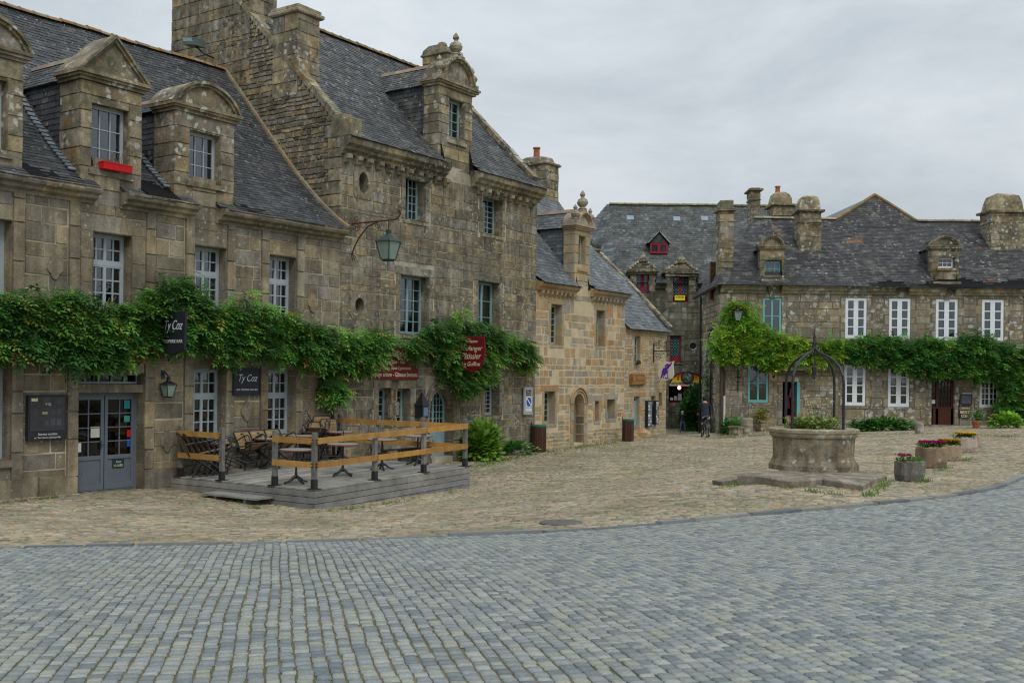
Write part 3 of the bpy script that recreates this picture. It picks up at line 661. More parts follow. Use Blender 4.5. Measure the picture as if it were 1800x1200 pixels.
# bedding sheet, one sheet to the horizon
xs=np.concatenate([[-400,-150,-60,-35],np.arange(-24,34,.8),[45,70,150,400]]); ys=np.concatenate([[-300,-80,-20],np.arange(-6,64,.8),[75,100,200,500,900]])
XX,YY=np.meshgrid(xs,ys); ZZ=gza(XX,YY)-.014
V=[(float(a),float(b),float(c)) for a,b,c in zip(XX.ravel(),YY.ravel(),ZZ.ravel())]; nx=len(xs)
F=[(j*nx+i,j*nx+i+1,(j+1)*nx+i+1,(j+1)*nx+i) for j in range(len(ys)-1) for i in range(nx-1)]
mgr=mat('joint_sand_and_moss',col=(.19,.155,.095),noise=(.6,.3),patches=[((.085,.10,.03),.9,.5,.08,.7),((.06,.09,.02),6,.6,.08,.6)])
g=bpy.data.objects.new('ground',mkmesh('ground',V,F,[WHT]*len(F),mgr,True)); COL.objects.link(g); g['kind']='structure'
# kerb stones
rng=random.Random(11); kb=MB(); d=0; pts=[(kx[0],ky[0])]
KP=[]; 
for i in range(len(kx)-1):
    n=max(1,int(math.hypot(kx[i+1]-kx[i],ky[i+1]-ky[i])/.12))
    for j in range(n): KP.append((kx[i]+(kx[i+1]-kx[i])*j/n,ky[i]+(ky[i+1]-ky[i])*j/n))
i=0
while i<len(KP)-12:
    n=rng.choice((5,6,8,9,10)); a,b=KP[i],KP[min(i+n,len(KP)-1)]; dx,dy=b[0]-a[0],b[1]-a[1]; l=math.hypot(dx,dy); px_,py_=-dy/l,dx/l
    h=rng.uniform(-.004,.022)+(.02 if a[0]>1.5 else 0); g_=.012/l; w=.17
    q=[(a[0]+dx*g_,a[1]+dy*g_),(b[0]-dx*g_,b[1]-dy*g_)]
    P=[(q[0][0]-px_*.0,q[0][1]-py_*.0),(q[1][0],q[1][1]),(q[1][0]+px_*w,q[1][1]+py_*w),(q[0][0]+px_*w,q[0][1]+py_*w)]
    lo=[(x,y,gz(x,y)-.05) for x,y in P]; cx_=sum(p[0] for p in P)/4; cy_=sum(p[1] for p in P)/4
    hi=[(x+(cx_-x)*.05,y+(cy_-y)*.1,gz(x,y)+h+.012) for x,y in P]
    kb.add(lo+hi,[(4,5,6,7),(0,1,5,4),(1,2,6,5),(2,3,7,6),(3,0,4,7)],jc(rng,[lin('#7d8284'),lin('#6f7476'),lin('#8a8a84')],.1)); i+=n
kb_=bpy.data.objects.new('kerb',mkmesh('kerb',kb.v,kb.f,kb.c,msett)); COL.objects.link(kb_); kb_['kind']='structure'

# ============================================================ HOUSE A : the crêperie-bar with three stone dormers
uA0,uA1=-6.2,L.hv(598,400)[0]; zG=-1.5
rng=random.Random(21)
A=T('stone_house','low grey granite house with pedimented stone dormers and grey double door behind the wooden terrace','house',L,(uA0,0,-.95))
m=.27
def O(x0,y0,x1,y1,F=L): # photo corners of an opening -> (u0,u1,z0,z1)
    a,zt=F.hv(x0,y0); b,_=F.hv(x1,y0); _,zb=F.hv((x0+x1)/2,y1); return [a,b,zb,zt]
wy=(3.05,4.72); ly=(.12,1.78)
W0=(-3.22,-2.25,wy[0],wy[1]); W1=(-.41,.56,wy[0],wy[1]); W2=(2.29,3.27,wy[0],wy[1]); W3=(4.64,5.6,wy[0],wy[1])
W0l=(-3.22,-2.25,-.1,1.74); DO=(-.73,.93,-.98,1.66); W2l=(2.29,3.27,ly[0],ly[1]); W3l=(4.64,5.6,ly[0],ly[1]); Wm=(-5.6,-4.6,wy[0],wy[1]); Wml=(-5.6,-4.6,-.1,1.74)
opsA=[W0,W1,W2,W3,W0l,DO,W2l,W3l,Wm,Wml]
bk=MB(); backing(bk,uA0,uA1,zG,5.75,opsA,reveal=.4); bk.box(uA0,uA1,9.3,9.4,zG,5.7); bk.box(uA0,uA0+.1,.02,9.3,zG,5.7)
A.part('wall_core',bk,M['mortarA'])
s=MB(); exc=[]
for (lo,hi) in ((W0l,W0),(DO,W1),(W2l,W2),(W3l,W3),(Wml,Wm)):
    x0,x1=min(lo[0],hi[0]),max(lo[1],hi[1]); exc.append((x0-m,x1+m,zG,5.42))
    # pilaster strips running full height, and infill between the windows
    for x in (x0-m,x1):
        z=-1.3
        while z<5.4:
            h=rng.uniform(.42,.8)
            if z+h>5.2: h=5.42-z
            stone(s,fv,x+.003,x+m-.003,z+.005,z+h-.005,.055,rng,.004,jc(rng,PAL_A,.1)); z+=h
    for o in (lo,hi):
        for sg,x in ((1,x0),(-1,x1)):
            e=o[0]-x0 if sg>0 else x1-o[1]
            if e>.03:
                z=o[2]
                while z<o[3]-.01:
                    h=min(rng.uniform(.4,.6),o[3]-z); h=o[3]-z if o[3]-z-h<.15 else h
                    q=(x0,o[0]) if sg>0 else (o[1],x1); stone(s,fv,q[0]+.003,q[1]-.003,z+.004,z+h-.004,.03,rng,.004,jc(rng,PAL_A,.1)); z+=h
        for x in (o[0]+.004,o[1]-.004):
            z=o[2]
            while z<o[3]-.01:
                h=min(rng.uniform(.35,.6),o[3]-z); s.face([(x,-.03,z),(x,.36,z),(x,.36,z+h-.01),(x,-.03,z+h-.01)],jc(rng,PAL_A,.1)); z+=h
        s.face([(o[0],-.03,o[2]+.004),(o[1],-.03,o[2]+.004),(o[1],.36,o[2]+.004),(o[0],.36,o[2]+.004)],jc(rng,PAL_A,.1))
        s.face([(o[0],-.03,o[3]-.004),(o[1],-.03,o[3]-.004),(o[1],.36,o[3]-.004),(o[0],.36,o[3]-.004)],jc(rng,PAL_A,.1))
    sp=[(hi[3],5.42),(lo[3],hi[2])]
    if lo is not DO: sp.append((-1.3,lo[2]))
    for za,zb in sp:
        z=za
        while z<zb-.02:
            h=rng.uniform(.28,.4); h=zb-z if zb-z-h<.18 else h
            k=rng.uniform(.35,.65) if h<.3 or rng.random()<.5 else 1
            xm=x0+(x1-x0)*k
            stone(s,fv,x0+.003,xm-.003,z+.004,z+h-.004,.022,rng,.004,jc(rng,PAL_A,.1))
            if k<1: stone(s,fv,xm+.003,x1-.003,z+.004,z+h-.004,.022,rng,.004,jc(rng,PAL_A,.1))
            z+=h
    if lo is not DO: stone(s,fv,lo[0]-.05,lo[1]+.05,lo[2]-.17,lo[2]-.004,.09,rng,.004,jc(rng,PAL_A,.1))
    stone(s,fv,hi[0]-.02,hi[1]+.02,hi[2]-.15,hi[2]-.004,.08,rng,.004,jc(rng,PAL_A,.1))
masonry(s,rng,-1.3,5.42,lambda a,b:[(uA0,uA1-.01)],fv,(.27,.4),(.35,.95),PAL_A,exc,gap=.008,proud=.012,jit=.007)
# base course + door lintel beam
masonry(s,rng,-1.4,-.5,lambda a,b:[(uA0,uA1)],lambda s_,t,d_:(s_,-d_,t),(.4,.5),(.7,1.2),PAL_A,[(DO[0]-.02,DO[1]+.02,-2,2)],gap=.008,proud=.05,jit=.008)
stone(s,fv,DO[0]-.02,DO[1]+.02,1.22,1.42,.0,rng,.005,jc(rng,PAL_A),back=.35)
A.part('wall',s,M['stoneA'])
c=MB(); prof=[(0,5.3),(-.06,5.3),(-.08,5.36),(-.2,5.4),(-.22,5.46),(-.33,5.5),(-.36,5.56),(-.36,5.64),(0,5.66)]
bounds=[]
for pa,pb in ((19,181),(227,354),(396,607)):
    bounds.append((L.hv(pa,330,-.35)[0],L.hv(pb,330,-.35)[0]))
bounds[-1]=(bounds[-1][0],uA1-.02); bounds[0]=(bounds[0][0]-.25,bounds[0][1]); bounds.insert(0,(uA0,bounds[0][0]-.62))
for a,b in bounds: cornice(c,rng,a,b,prof,PAL_A)
c.rough(.004,rng); A.part('cornice',c,M['stoneA'])
profA=[(-.37,5.63),(-.02,5.84),(.79,6.47),(1.63,7.26),(2.69,8.42),(3.69,9.54),(4.75,10.72)]
def vA_z(v):
    for (v0,z0),(v1,z1) in zip(profA,profA[1:]):
        if v<=v1: return z0+(z1-z0)*(v-v0)/(v1-v0)
    return 99
def vA(z):
    for (v0,z0),(v1,z1) in zip(profA,profA[1:]):
        if z<=z1: return v0+(v1-v0)*(z-z0)/(z1-z0)
    return profA[-1][0]
D1=(L.hv(141,300)[0],L.hv(249,300)[0]); D2=(L.hv(307,320)[0],L.hv(411,330)[0]); D0=(L.hv(40,300)[0]-1.56,L.hv(40,300)[0]); Dm=(D0[0]-2.6,D0[1]-2.6)
gaps=[(bounds[i][1],bounds[i+1][0]) for i in range(3)]
k=MB(); bb=MB()
def exA(u,v):
    if v<.45:
        for a,b in (D0,D1,D2):
            if a+.02<u<b-.02 and v>-.02: return True
        for a,b in gaps:
            if a-.01<u<b+.01: return True
    return False
roof_profile(k,bb,rng,profA,uA0,uA1-.03,.125,.21,PAL_S,excl=exA,bexcl=([(a,b) for a,b in (D0,D1,D2)],.1))
k.sag(uA0,uA1,.05); A.part('roof',k,M['slate'])
bb.face([(uA0,4.75,10.7),(uA1,4.75,10.7),(uA1,9.5,5.6),(uA0,9.5,5.6)],(.03,.03,.035)); bb.v=[(x,y,z-.06) if y>.3 else (x,y,z) for x,y,z in bb.v]; A.part('roof_boarding',bb,M['dark'])
rt=MB(); ridge_line(rt,rng,uA0,uA1-.05,4.75,10.78,[lin('#9a8468'),lin('#a07a58'),lin('#8c7d66')]); rt.sag(uA0,uA1,.05); A.part('ridge_tile',rt,M['ridge'])
# flashing fillet where the roof meets the tall gable
fl=MB(); fl_pts=[(uA1-.04,v,z+.06) for v,z in profA]; fl.tube(fl_pts,.06,5,lin('#8a8068')); A.part('mortar_fillet',fl,M['ridge'])
for i,(dd,kd) in enumerate(((D0,'seg'),(D1,'tri'),(D2,'seg'))):
    wz=(L.hv(187,300)[1],L.hv(187,190)[1]) if i<2 else (L.hv(363,330)[1],L.hv(363,238)[1])
    cxd=(dd[0]+dd[1])/2; wn=(cxd-.5,cxd+.44,6.07,L.hv(187,190,.2)[1]) if i<2 else (cxd-.46,cxd+.46,L.hv(363,326,.2)[1],L.hv(363,238,.2)[1])
    z1=7.95 if i<2 else 7.8
    dormer(A,rng,dd[0],dd[1],5.7,z1,wn,kd,vA,.92 if kd=='tri' else .62,PAL_A,M['lichen'],M['slate'],PAL_S,'paint_grey',rows=3,cols=3,curtain=[(.55,1,.05,1,(.5,.6,.5))],roofh=.75 if kd=='tri' else .55,pier=.78)
    q=MB(); v_=.12
    while vA_z(v_)<z1-.1:
        z_=vA_z(v_); q.beam((dd[0]-.1,v_,z_+.05),(dd[0]-.1,v_+.07,vA_z(v_+.07)+.05),.16,.03,jc(rng,[lin('#6a737b'),lin('#7d868d')],.15),up=(0,-.7,.7)); v_+=.11
    A.part('valley_slates',q,M['slate'])
    # wall below the dormer between the cornice ends
    q=MB(); a,b=gaps[i]; z=5.3
    while z<6.0: stone(q,fv,a,b,z+.004,z+.34,.03,rng,.004,jc(rng,PAL_A)); z+=.35
    A.part('dormer_base',q,M['stoneA'])
for o,rws in ((W0,3),(W1,3),(W2,3),(W3,3),(Wm,3)):
    window(A,o,.27,'paint_grey',2,2,rws,(.61,2),.055,.03,glass='glass',curtain=[(.05,.22,.0,1,(.45,.42,.42)),(.8,.96,.0,1,(.45,.42,.42))])
for o in (W0l,W2l,W3l,Wml): window(A,o,.27,'paint_grey',2,2,3,(.6,2),.055,.03)
# double door
dr=MB(); pn=MB(); a,b,z0,z1=DO[0],DO[1],DO[2],1.22; dr.box(a,a+.06,.24,.32,z0,z1); dr.box(b-.06,b,.24,.32,z0,z1); dr.box(a+.06,b-.06,.24,.32,z1-.06,z1)
mid=(a+b)/2
for x0,x1 in ((a+.06,mid-.012),(mid+.012,b-.06)):
    e=.075; zp=z0+.82
    dr.box(x0,x0+e,.25,.3,z0+.06,z1-.06); dr.box(x1-e,x1,.25,.3,z0+.06,z1-.06); dr.box(x0+e,x1-e,.25,.3,z1-.15,z1-.06); dr.box(x0+e,x1-e,.25,.3,zp-.09,zp); dr.box(x0+e,x1-e,.25,.3,z0+.06,z0+.2)
    dr.box(x0+e,x1-e,.275,.295,z0+.2,zp-.09)
    for i in range(9):   # raised diagonal boards
        t=x0+e+(i-3)*.09; p=[(max(x0+e,t),z0+.2+max(0,(x0+e-t))),(min(x1-e,t+.5),z0+.2+min(.5,x1-e-t))]
        if p[1][0]>p[0][0]+.03: dr.beam((p[0][0],.272,p[0][1]),(p[1][0],.272,p[1][1]),.008,.02)
    xm=(x0+x1)/2; dr.box(xm-.012,xm+.012,.255,.29,zp,z1-.15)
    for i in range(1,4): zz=zp+(z1-.15-zp)*i/4; dr.box(x0+e,x1-e,.257,.288,zz-.012,zz+.012)
    pn.face([(x0+e,.28,zp),(x1-e,.28,zp),(x1-e,.28,z1-.15),(x0+e,.28,z1-.15)])
dr.box(a,b,.22,.3,z0,z0+.05)
dd_=A.part('double_door',dr,M['door_grey']); A.part('pane',pn,M['glassdark'],dd_)
hd=MB(); hd.tube([(mid-.1,.23,z0+.95),(mid-.1,.23,z0+1.15)],.012,6); hd.tube([(mid-.1,.22,z0+1.05),(mid-.02,.2,z0+1.06)],.01,6); A.part('door_handle',hd,M['iron'],dd_)
tr=MB(); tp=MB(); tr.box(a,b,.24,.3,1.42,1.47); tr.box(a,b,.24,.3,1.61,1.66)
for i in range(6): x=a+(b-a)*i/5; tr.box(x-.02,x+.02,.24,.3,1.47,1.61)
tp.face([(a,.28,1.45),(b,.28,1.45),(b,.28,1.64),(a,.28,1.64)]); tt=A.part('transom_window',tr,M['paint_grey']); A.part('pane',tp,M['glassdark'],tt)
st=MB()   # stickers on the door panes
st.box(a+.09,a+.27,.262,.266,z0+.92,z0+1.14,(.75,.78,.75)); st.box(a+.5,a+.72,.262,.266,z0+1.22,z0+1.46,(.6,.6,.5)); st.box(b-.32,b-.17,.262,.266,z1-.36,z1-.17,lin('#2f8f94')); st.box(b-.32,b-.17,.262,.266,z1-.66,z1-.52,lin('#3f9c8c')); st.box(b-.24,b-.13,.262,.266,z0+1.2,z0+1.36,lin('#c02030')); st.box(b-.24,b-.13,.262,.266,z0+.98,z0+1.15,lin('#2a58a8'))
A.part('sticker',st,M['plain'],dd_)
cs=MB(); cs.box(mid+.22,mid+.52,.255,.262,z0+.52,z0+.72,lin('#1f3b38')); pl_=A.part('door_plaque',cs,M['plain'],dd_)
A.text('CLOSED',(mid+.37,.252,z0+.57),.24,.05,M['signcream'],dd_); A.text('Sorry',(mid+.37,.252,z0+.655),.14,.06,M['signwhite'],dd_,shear=.3)
# carved lozenges between the windows
for (x,y) in ((95,470),(292,775),(432,722),(437,522),(548,532),(548,722)):
    u,z=L.hv(x,y); q=MB(); P=[]
    for i in range(24):
        an=2*math.pi*i/24; r=.17+.06*abs(math.cos(2*an)); P.append((u+r*.8*math.cos(an),z+r*1.1*math.sin(an)))
    q.prism(P,lambda p,qq,t:(p,t,qq),-.05,.0,jc(rng,PAL_A,.05)); A.part('carved_lozenge',q,M['stoneA'])
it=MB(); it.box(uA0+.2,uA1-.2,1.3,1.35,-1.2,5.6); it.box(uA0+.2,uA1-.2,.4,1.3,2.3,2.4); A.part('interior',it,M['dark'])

# ============================================================ HOUSE B : tall bakery house
uB0,uB1=uA1,L.hv(942,500)[0]
rng=random.Random(31)
B=T('stone_house','tall dark granite bakery house with big gable chimney and single arched stone dormer','house',L,(uB0,0,-1.05))
apB=L.hu(415,1,uB0); kv,kz=apB
U1=O(713,305,748,388); U2=O(849,343,882,413); M1=O(704,482,754,588); M2=O(840,493,878,590)
G1=O(666,682,690,752); G2=O(696,683,721,750); GD=O(755,684,797,802); G3=O(852,676,877,730)
oc1=L.hv(638,322); oc2=L.hv(631,537)
OV1=(oc1[0]-.26,oc1[0]+.26,oc1[1]-.36,oc1[1]+.36); OV2=(oc2[0]-.24,oc2[0]+.24,oc2[1]-.28,oc2[1]+.28)
opsB=[U1,U2,M1,M2,G1,G2,GD,G3,OV1,OV2]; zcB=7.98
bk=MB(); backing(bk,uB0,uB1,-1.5,8.2,opsB,reveal=.42)
vb=2*kv
bk.face([(uB0+.02,0,-1.5),(uB0+.02,vb,-1.5),(uB0+.02,vb,8.5),(uB0+.02,kv,kz-.05),(uB0+.02,0,8.5)]); bk.face([(uB1-.02,0,-1.5),(uB1-.02,vb,-1.5),(uB1-.02,vb,8.5),(uB1-.02,kv,kz-.05),(uB1-.02,0,8.5)]); bk.box(uB0,uB1,vb-.1,vb,-1.5,8.4)
B.part('wall_core',bk,M['mortarA'])
s=MB(); mB=.2
for o in (U1,U2,M1,M2,G1,G2,G3): surround(s,rng,o,mB,PAL_B,lh=.26,sh=.14,proud=.022,reveal=.4,quoin=.1,sproud=.05)
exB=[vop(o,mB+.06,.26,.14) for o in (U1,U2,M1,M2,G3)]+[(G1[0]-mB-.06,G2[1]+mB+.06,G1[2]-.14,G1[3]+.3)]
for o in (OV1,OV2):
    exB.append((o[0]-.14,o[1]+.14,o[2]-.1,o[3]+.1)); cxo,czo=(o[0]+o[1])/2,(o[2]+o[3])/2; ra,rb=(o[1]-o[0])/2-.06,(o[3]-o[2])/2-.06
    n=20
    for i in range(n):
        t0,t1=2*math.pi*i/n,2*math.pi*(i+1)/n
        def rect(t):
            ca,sa=math.cos(t),math.sin(t); k_=min((.14+o[1]-cxo)/abs(ca) if abs(ca)>1e-6 else 9,(.1+o[3]-czo)/abs(sa) if abs(sa)>1e-6 else 9); return (cxo+ca*k_,czo+sa*k_)
        cc=PAL_B[1] if i<n/2 else PAL_B[0]
        s.prism([(cxo+ra*math.cos(t0),czo+rb*math.sin(t0)),(cxo+ra*math.cos(t1),czo+rb*math.sin(t1)),rect(t1),rect(t0)],lambda p,q,t:(p,t,q),-.03,.38,cc)
# door arch
arch_fill(s,GD[0],GD[1],GD[3],PAL_B,rng,reveal=.42,proud=.04,ring=.26,moulding=True)
for sg,x in ((-1,GD[0]),(1,GD[1])):
    z=GD[2]-.3; zs=GD[3]-(GD[1]-GD[0])/2
    while z<zs-.01:
        h=rng.uniform(.3,.5); h=zs-z if zs-z-h<.15 else h
        p,q=(x-.3,x) if sg<0 else (x,x+.34); stone(s,fv,p+.003,q-.003,z+.004,z+h-.004,.04,rng,.004,jc(rng,PAL_B)); 
        s.face([(x,-.03,z),(x,.42,z),(x,.42,z+h-.01),(x,-.03,z+h-.01)],jc(rng,PAL_B)); z+=h
exB.append((GD[0]-.32,GD[1]+.36,-1.5,GD[3]-.2)); exB.append((GD[0]-.2,GD[1]+.2,GD[3]-.25,GD[3]+.26))
masonry(s,rng,-1.4,7.55,lambda a,b:[(uB0,uB1)],fv,(.22,.36),(.28,.85),PAL_B,exB,gap=.006,proud=.018,jit=.009,j=.16)
B.part('wall',s,M['stoneB'])
# left gable, rubble, above house A roof; clipped by the raking line
rk=[(0,8.55),(kv,kz+.02),(vb,8.55)]
def gspan(a,b):
    z=b
    if z<=8.5: return [(0,vb)]
    t=(z-8.5)/(kz-8.5); return [(kv*t,vb-kv*t)] if t<1 else []
s=MB(); masonry(s,rng,4.5,kz-.1,gspan,fu(uB0),(.09,.2),(.14,.42),PAL_R,(),gap=.007,proud=.02,jit=.016,ch=.02,j=.22)
z=4.5
while z<8.4:
    h=rng.uniform(.25,.4); stone(s,fu(uB0),-.02,rng.uniform(.35,.7),z,z+h-.01,.035,rng,.006,jc(rng,PAL_B)); z+=h
B.part('gable_wall',s,M['stoneB'])
s=MB(); masonry(s,rng,5.0,kz-.1,gspan,fu(uB1,1),(.2,.34),(.3,.7),PAL_B,(),gap=.007,proud=.01,jit=.01); B.part('gable_wall',s,M['stoneB'])
for uu in (uB0,uB1):
    n=15; cp_=MB()
    for i in range(n):
        t0,t1=i/n,(i+1)/n; p0=(kv*t0-.02,8.5+(kz-8.5)*t0+.05); p1=(kv*t1-.02,8.5+(kz-8.5)*t1+.05); w=.14+rng.uniform(-.02,.03)
        cp_.beam((uu+(.12 if uu==uB0 else -.14),p0[0],p0[1]+.03),(uu+(.12 if uu==uB0 else -.14),p1[0]-.01,p1[1]+.02),.34,w,jc(rng,PAL_B,.2),up=(0,-.7,.7))
    cp_.rough(.012,rng); B.part('gable_coping',cp_,M['lichen'])
cp_=MB(); slab(cp_,rng,uB0-.06,uB0+.42,-.38,.32,8.2,8.72,PAL_B[2]); slab(cp_,rng,uB0-.02,uB0+.34,-.1,.5,8.7,8.86,PAL_B[0]); cp_.rough(.012,rng); B.part('kneeler',cp_,M['lichen'])
# cornice + modillions
c=MB(); prof=[(0,7.75),(-.1,7.75),(-.12,7.83),(-.22,7.88),(-.24,7.95),(-.34,8.02),(-.36,8.12),(-.38,8.2),(0,8.26)]
dl=L.hv(770,265)[0]; dr_=L.hv(829,300)[0]
cornice(c,rng,uB0-.04,dl+.25,prof,PAL_B); c.rough(.005,rng); B.part('cornice',c,M['stoneB']); c=MB(); cornice(c,rng,dr_-.02,uB1+.06,prof,PAL_B); c.rough(.005,rng); B.part('cornice',c,M['stoneB'])
md=MB(); x=uB0+.15
while x<uB1-.05:
    if not(dl+.3<x<dr_-.12):
        cc=jc(rng,PAL_B); md.prism([(0,7.75),(-.22,7.75),(-.22,7.64),(-.13,7.6),(-.12,7.54),(0,7.5)],lambda p,q,t:(t,p,q),x-.085,x+.085,cc)
    x+=.44
md.rough(.005,rng)
masonry(md,rng,7.5,7.76,lambda a,b:[(uB0,uB1)],fv,(.26,.27),(.5,.9),PAL_B,proud=.01); B.part('modillion_row',md,M['stoneB'])
profB=[(-.4,8.2),(0,8.5),(.5,8.95),(1.58,10.02),(2.73,11.2),(kv,kz)]
def vB(z):
    for (v0,z0),(v1,z1) in zip(profB,profB[1:]):
        if z<=z1: return v0+(v1-v0)*(z-z0)/(z1-z0)
    return profB[-1][0]
k=MB(); bb=MB(); roof_profile(k,bb,rng,profB,uB0+.25,uB1-.25,.13,.22,PAL_S,excl=lambda u,v:dl+.02<u<dr_-.02 and v<.45,bexcl=([(dl,dr_)],.1))
roof_profile(k,bb,rng,profB[:2],uB0+.0,uB0+.25,.13,.2,PAL_S); roof_profile(k,bb,rng,profB[:3],uB1-.25,uB1+.08,.13,.2,PAL_S)
B.part('roof',k,M['slateB']); bb.face([(uB0,kv,kz-.05),(uB1,kv,kz-.05),(uB1,vb,8.3),(uB0,vb,8.3)],(.02,.02,.02)); B.part('roof_boarding',bb,M['dark'])
rt=MB(); ridge_line(rt,rng,uB0+.8,uB1-.4,kv,kz+.05,[lin('#7d7050'),lin('#736a50'),lin('#88734c')],.4,.12); B.part('ridge_tile',rt,M['ridge'])
dB=dormer(B,rng,dl,dr_,8.1,10.62,(O(790,173,817,245)[0],O(790,173,817,245)[1],9.05,10.35),'arch',vB,.82,PAL_B,M['lichen'],M['slateB'],PAL_S,'paint_teal',mould=.2,pier=.6,rows=4,cols=2,leaves=1,finials=2,roofh=.85,curtain=[(0,.6,0,1,(.8,.9,.95))])
# chimneys
s=MB(); v1c=L.hu(302,60,uB0)[0]; v0c=L.hu(440,30,uB0)[0]; u1c=uB0+1.05
quoin_box(s,rng,uB0-.02,u1c,v0c,v1c,10.2,15.5,PAL_B,rh=(.3,.42)); B.part('gable_chimney',s,M['stoneB'])
s=MB(); va=L.hu(480,80,uB0)[0]; vbb=L.hu(524,120,uB0)[0]; v0,v1=min(va,vbb),max(va,vbb); ue=L.hv(562,100,v0)[0]
quoin_box(s,rng,uB0-.03,ue,v0,v1,9.6,11.95,PAL_B,rh=(.3,.42)); slab(s,rng,uB0-.03,ue,v0,v1,11.95,12.08,PAL_B[1],.09); slab(s,rng,uB0-.03,ue,v0,v1,12.08,12.2,PAL_B[3],.03); s.rough(.008,rng)
B.part('shoulder_chimney',s,M['lichen'])
s=MB(); ka,kb_v=kv-1.1,kv+.05; quoin_box(s,rng,uB1-1.05,uB1-.1,ka,kb_v,kz-1.8,kz+.5,PAL_B); slab(s,rng,uB1-1.05,uB1-.1,ka,kb_v,kz+.48,kz+.58,PAL_B[2],.05)
s.prism([(ka-.02,kz+.58),(kb_v+.02,kz+.58),(kb_v-.03,kz+.72),(kb_v-.3,kz+.86),(ka+.3,kz+.86),(ka+.03,kz+.72)],lambda p,q,t:(t,p,q),uB1-1.05,uB1-.1,PAL_B[1]); s.lathe(uB1-.57,kv-.5,[(.13,kz+.84),(.13,kz+.92),(.19,kz+.95),(.15,kz+1.05),(.04,kz+1.1)],10,PAL_B[0])
B.part('far_chimney',s,M['lichen'])
window(B,U1,.3,'paint_teal',2,2,5,None,.045,.022,open_left=1); window(B,U2,.3,'paint_teal',1,3,6,None,.045,.022,curtain=[(.1,.9,0,1,(.8,.8,.75))])
window(B,M1,.3,'paint_teal',2,2,5,None,.045,.022); window(B,M2,.3,'paint_teal',2,1,3,None,.045,.02,curtain=[(0,1,0,1,(1.1,1.1,1.0))])
window(B,G1,.3,'paint_teal',1,2,5,None,.045,.022); window(B,G2,.3,'paint_teal',1,2,5,None,.045,.022); window(B,G3,.3,'paint_grey',1,3,6,None,.045,.022)
window(B,GD,.34,'paint_teal',2,3,5,None,.06,.022,arch=True,panel=.85,name='arched_door')
for o in (OV1,OV2): window(B,o,.3,'paint_teal',1,2,2,None,.06,.022,name='oval_window')
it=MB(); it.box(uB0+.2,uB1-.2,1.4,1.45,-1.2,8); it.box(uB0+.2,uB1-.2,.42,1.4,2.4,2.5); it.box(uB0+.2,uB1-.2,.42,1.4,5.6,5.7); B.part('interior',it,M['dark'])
# stone bench / blocks at the foot of B
bs=MB(); u0_,_=L.hv(662,780); u1_,_=L.hv(742,780)
slab(bs,rng,u0_-.3,u1_-.1,-.55,-.06,-.45,-.25,PAL_B[5]); slab(bs,rng,u0_-.1,u0_+.35,-.5,-.06,-1.2,-.45,PAL_B[2]); slab(bs,rng,u1_-.5,u1_-.15,-.5,-.06,-1.2,-.45,PAL_B[0])
bs.rough(.012,rng); solo('stone_bench',bs,M['stoneB'],L,(u0_,-.3,-1.05),'low stone slab bench against bakery wall beneath the pair of narrow blue windows','bench')

# ============================================================ HOUSE C : warm cleaned house
rng=random.Random(41)
uC0,uC1=uB1+.02,L.hv(1099,520)[0]
C=T('stone_house','honey coloured cleaned stone house with round arched door and ball finial dormer','house',L,(uC0,.1,-.9))
c1=O(969,534,988,606); c2=O(1048.5,545,1063,608); cg1=O(957,688,976,745); cd=O(1008,692,1026,778); cs1=O(1046,705,1053,740); cs2=O(1067,702,1081,736)
opsC=[c1,c2,cg1,cd,cs1,cs2]; zcC=4.9
zt=L.hv(1020,518)[1]
bk=MB(); backing(bk,uC0,uC1,-1.4,5.1,opsC,reveal=.4); bk.box(uC0,uC1,8.9,9,-1.4,5.1); bk.face([(uC1-.02,0,-1.4),(uC1-.02,9,-1.4),(uC1-.02,9,5.1),(uC1-.02,4.2,9.9),(uC1-.02,0,5.1)])
C.part('wall_core',bk,M['mortarC'])
s=MB(); 
for o in (c1,c2,cg1,cs1,cs2): surround(s,rng,o,.16,PAL_C,lh=.24,sh=.12,proud=.015,reveal=.4,quoin=.1,sproud=.02)
arch_fill(s,cd[0],cd[1],cd[3],PAL_C,rng,reveal=.4,proud=.03,ring=.22)
d0,d1=L.hv(1010,470)[0],L.hv(1037,470)[0]
exC=[vop(o,.2,.24,.12) for o in (c1,c2,cg1,cs1,cs2)]+[(cd[0]-.02,cd[1]+.02,-1.4,cd[3]-.2),(cd[0]-.2,cd[1]+.2,cd[3]-.6,cd[3]+.24)]
for sg,x in ((-1,cd[0]),(1,cd[1])):
    z=-1.2; zs=cd[3]-(cd[1]-cd[0])/2
    while z<zs-.01:
        h=rng.uniform(.3,.5); h=zs-z if zs-z-h<.15 else h
        p,q=(x-.25,x) if sg<0 else (x,x+.28); stone(s,fv,p+.01,q-.01,z+.01,z+h-.01,.03,rng,.004,jc(rng,PAL_C)); s.face([(x,-.03,z),(x,.4,z),(x,.4,z+h-.02),(x,-.03,z+h-.02)],jc(rng,PAL_C)); z+=h
exC.append((cd[0]-.27,cd[1]+.3,-1.4,cd[3]-.4))
masonry(s,rng,-.3,4.62,lambda a,b:[(uC0,uC1)],fv,(.17,.3),(.2,.6),PAL_C,exC+[(d0,d1,4.4,5.2)],gap=.021,proud=.004,jit=.012,j=.16,ch=.008)
masonry(s,rng,-1.3,-.3,lambda a,b:[(uC0,uC1)],fv,(.12,.2),(.18,.45),PAL_C,exC,gap=.018,proud=.01,jit=.02,j=.2,ch=.008)
C.part('wall',s,M['stoneC'])
c=MB(); prof=[(0,4.72),(-.1,4.72),(-.13,4.8),(-.25,4.86),(-.28,4.93),(-.3,5.0),(0,5.04)]
e0=L.hv(1017,500)[0]; d0,d1=L.hv(1010,470)[0],L.hv(1037,470)[0]
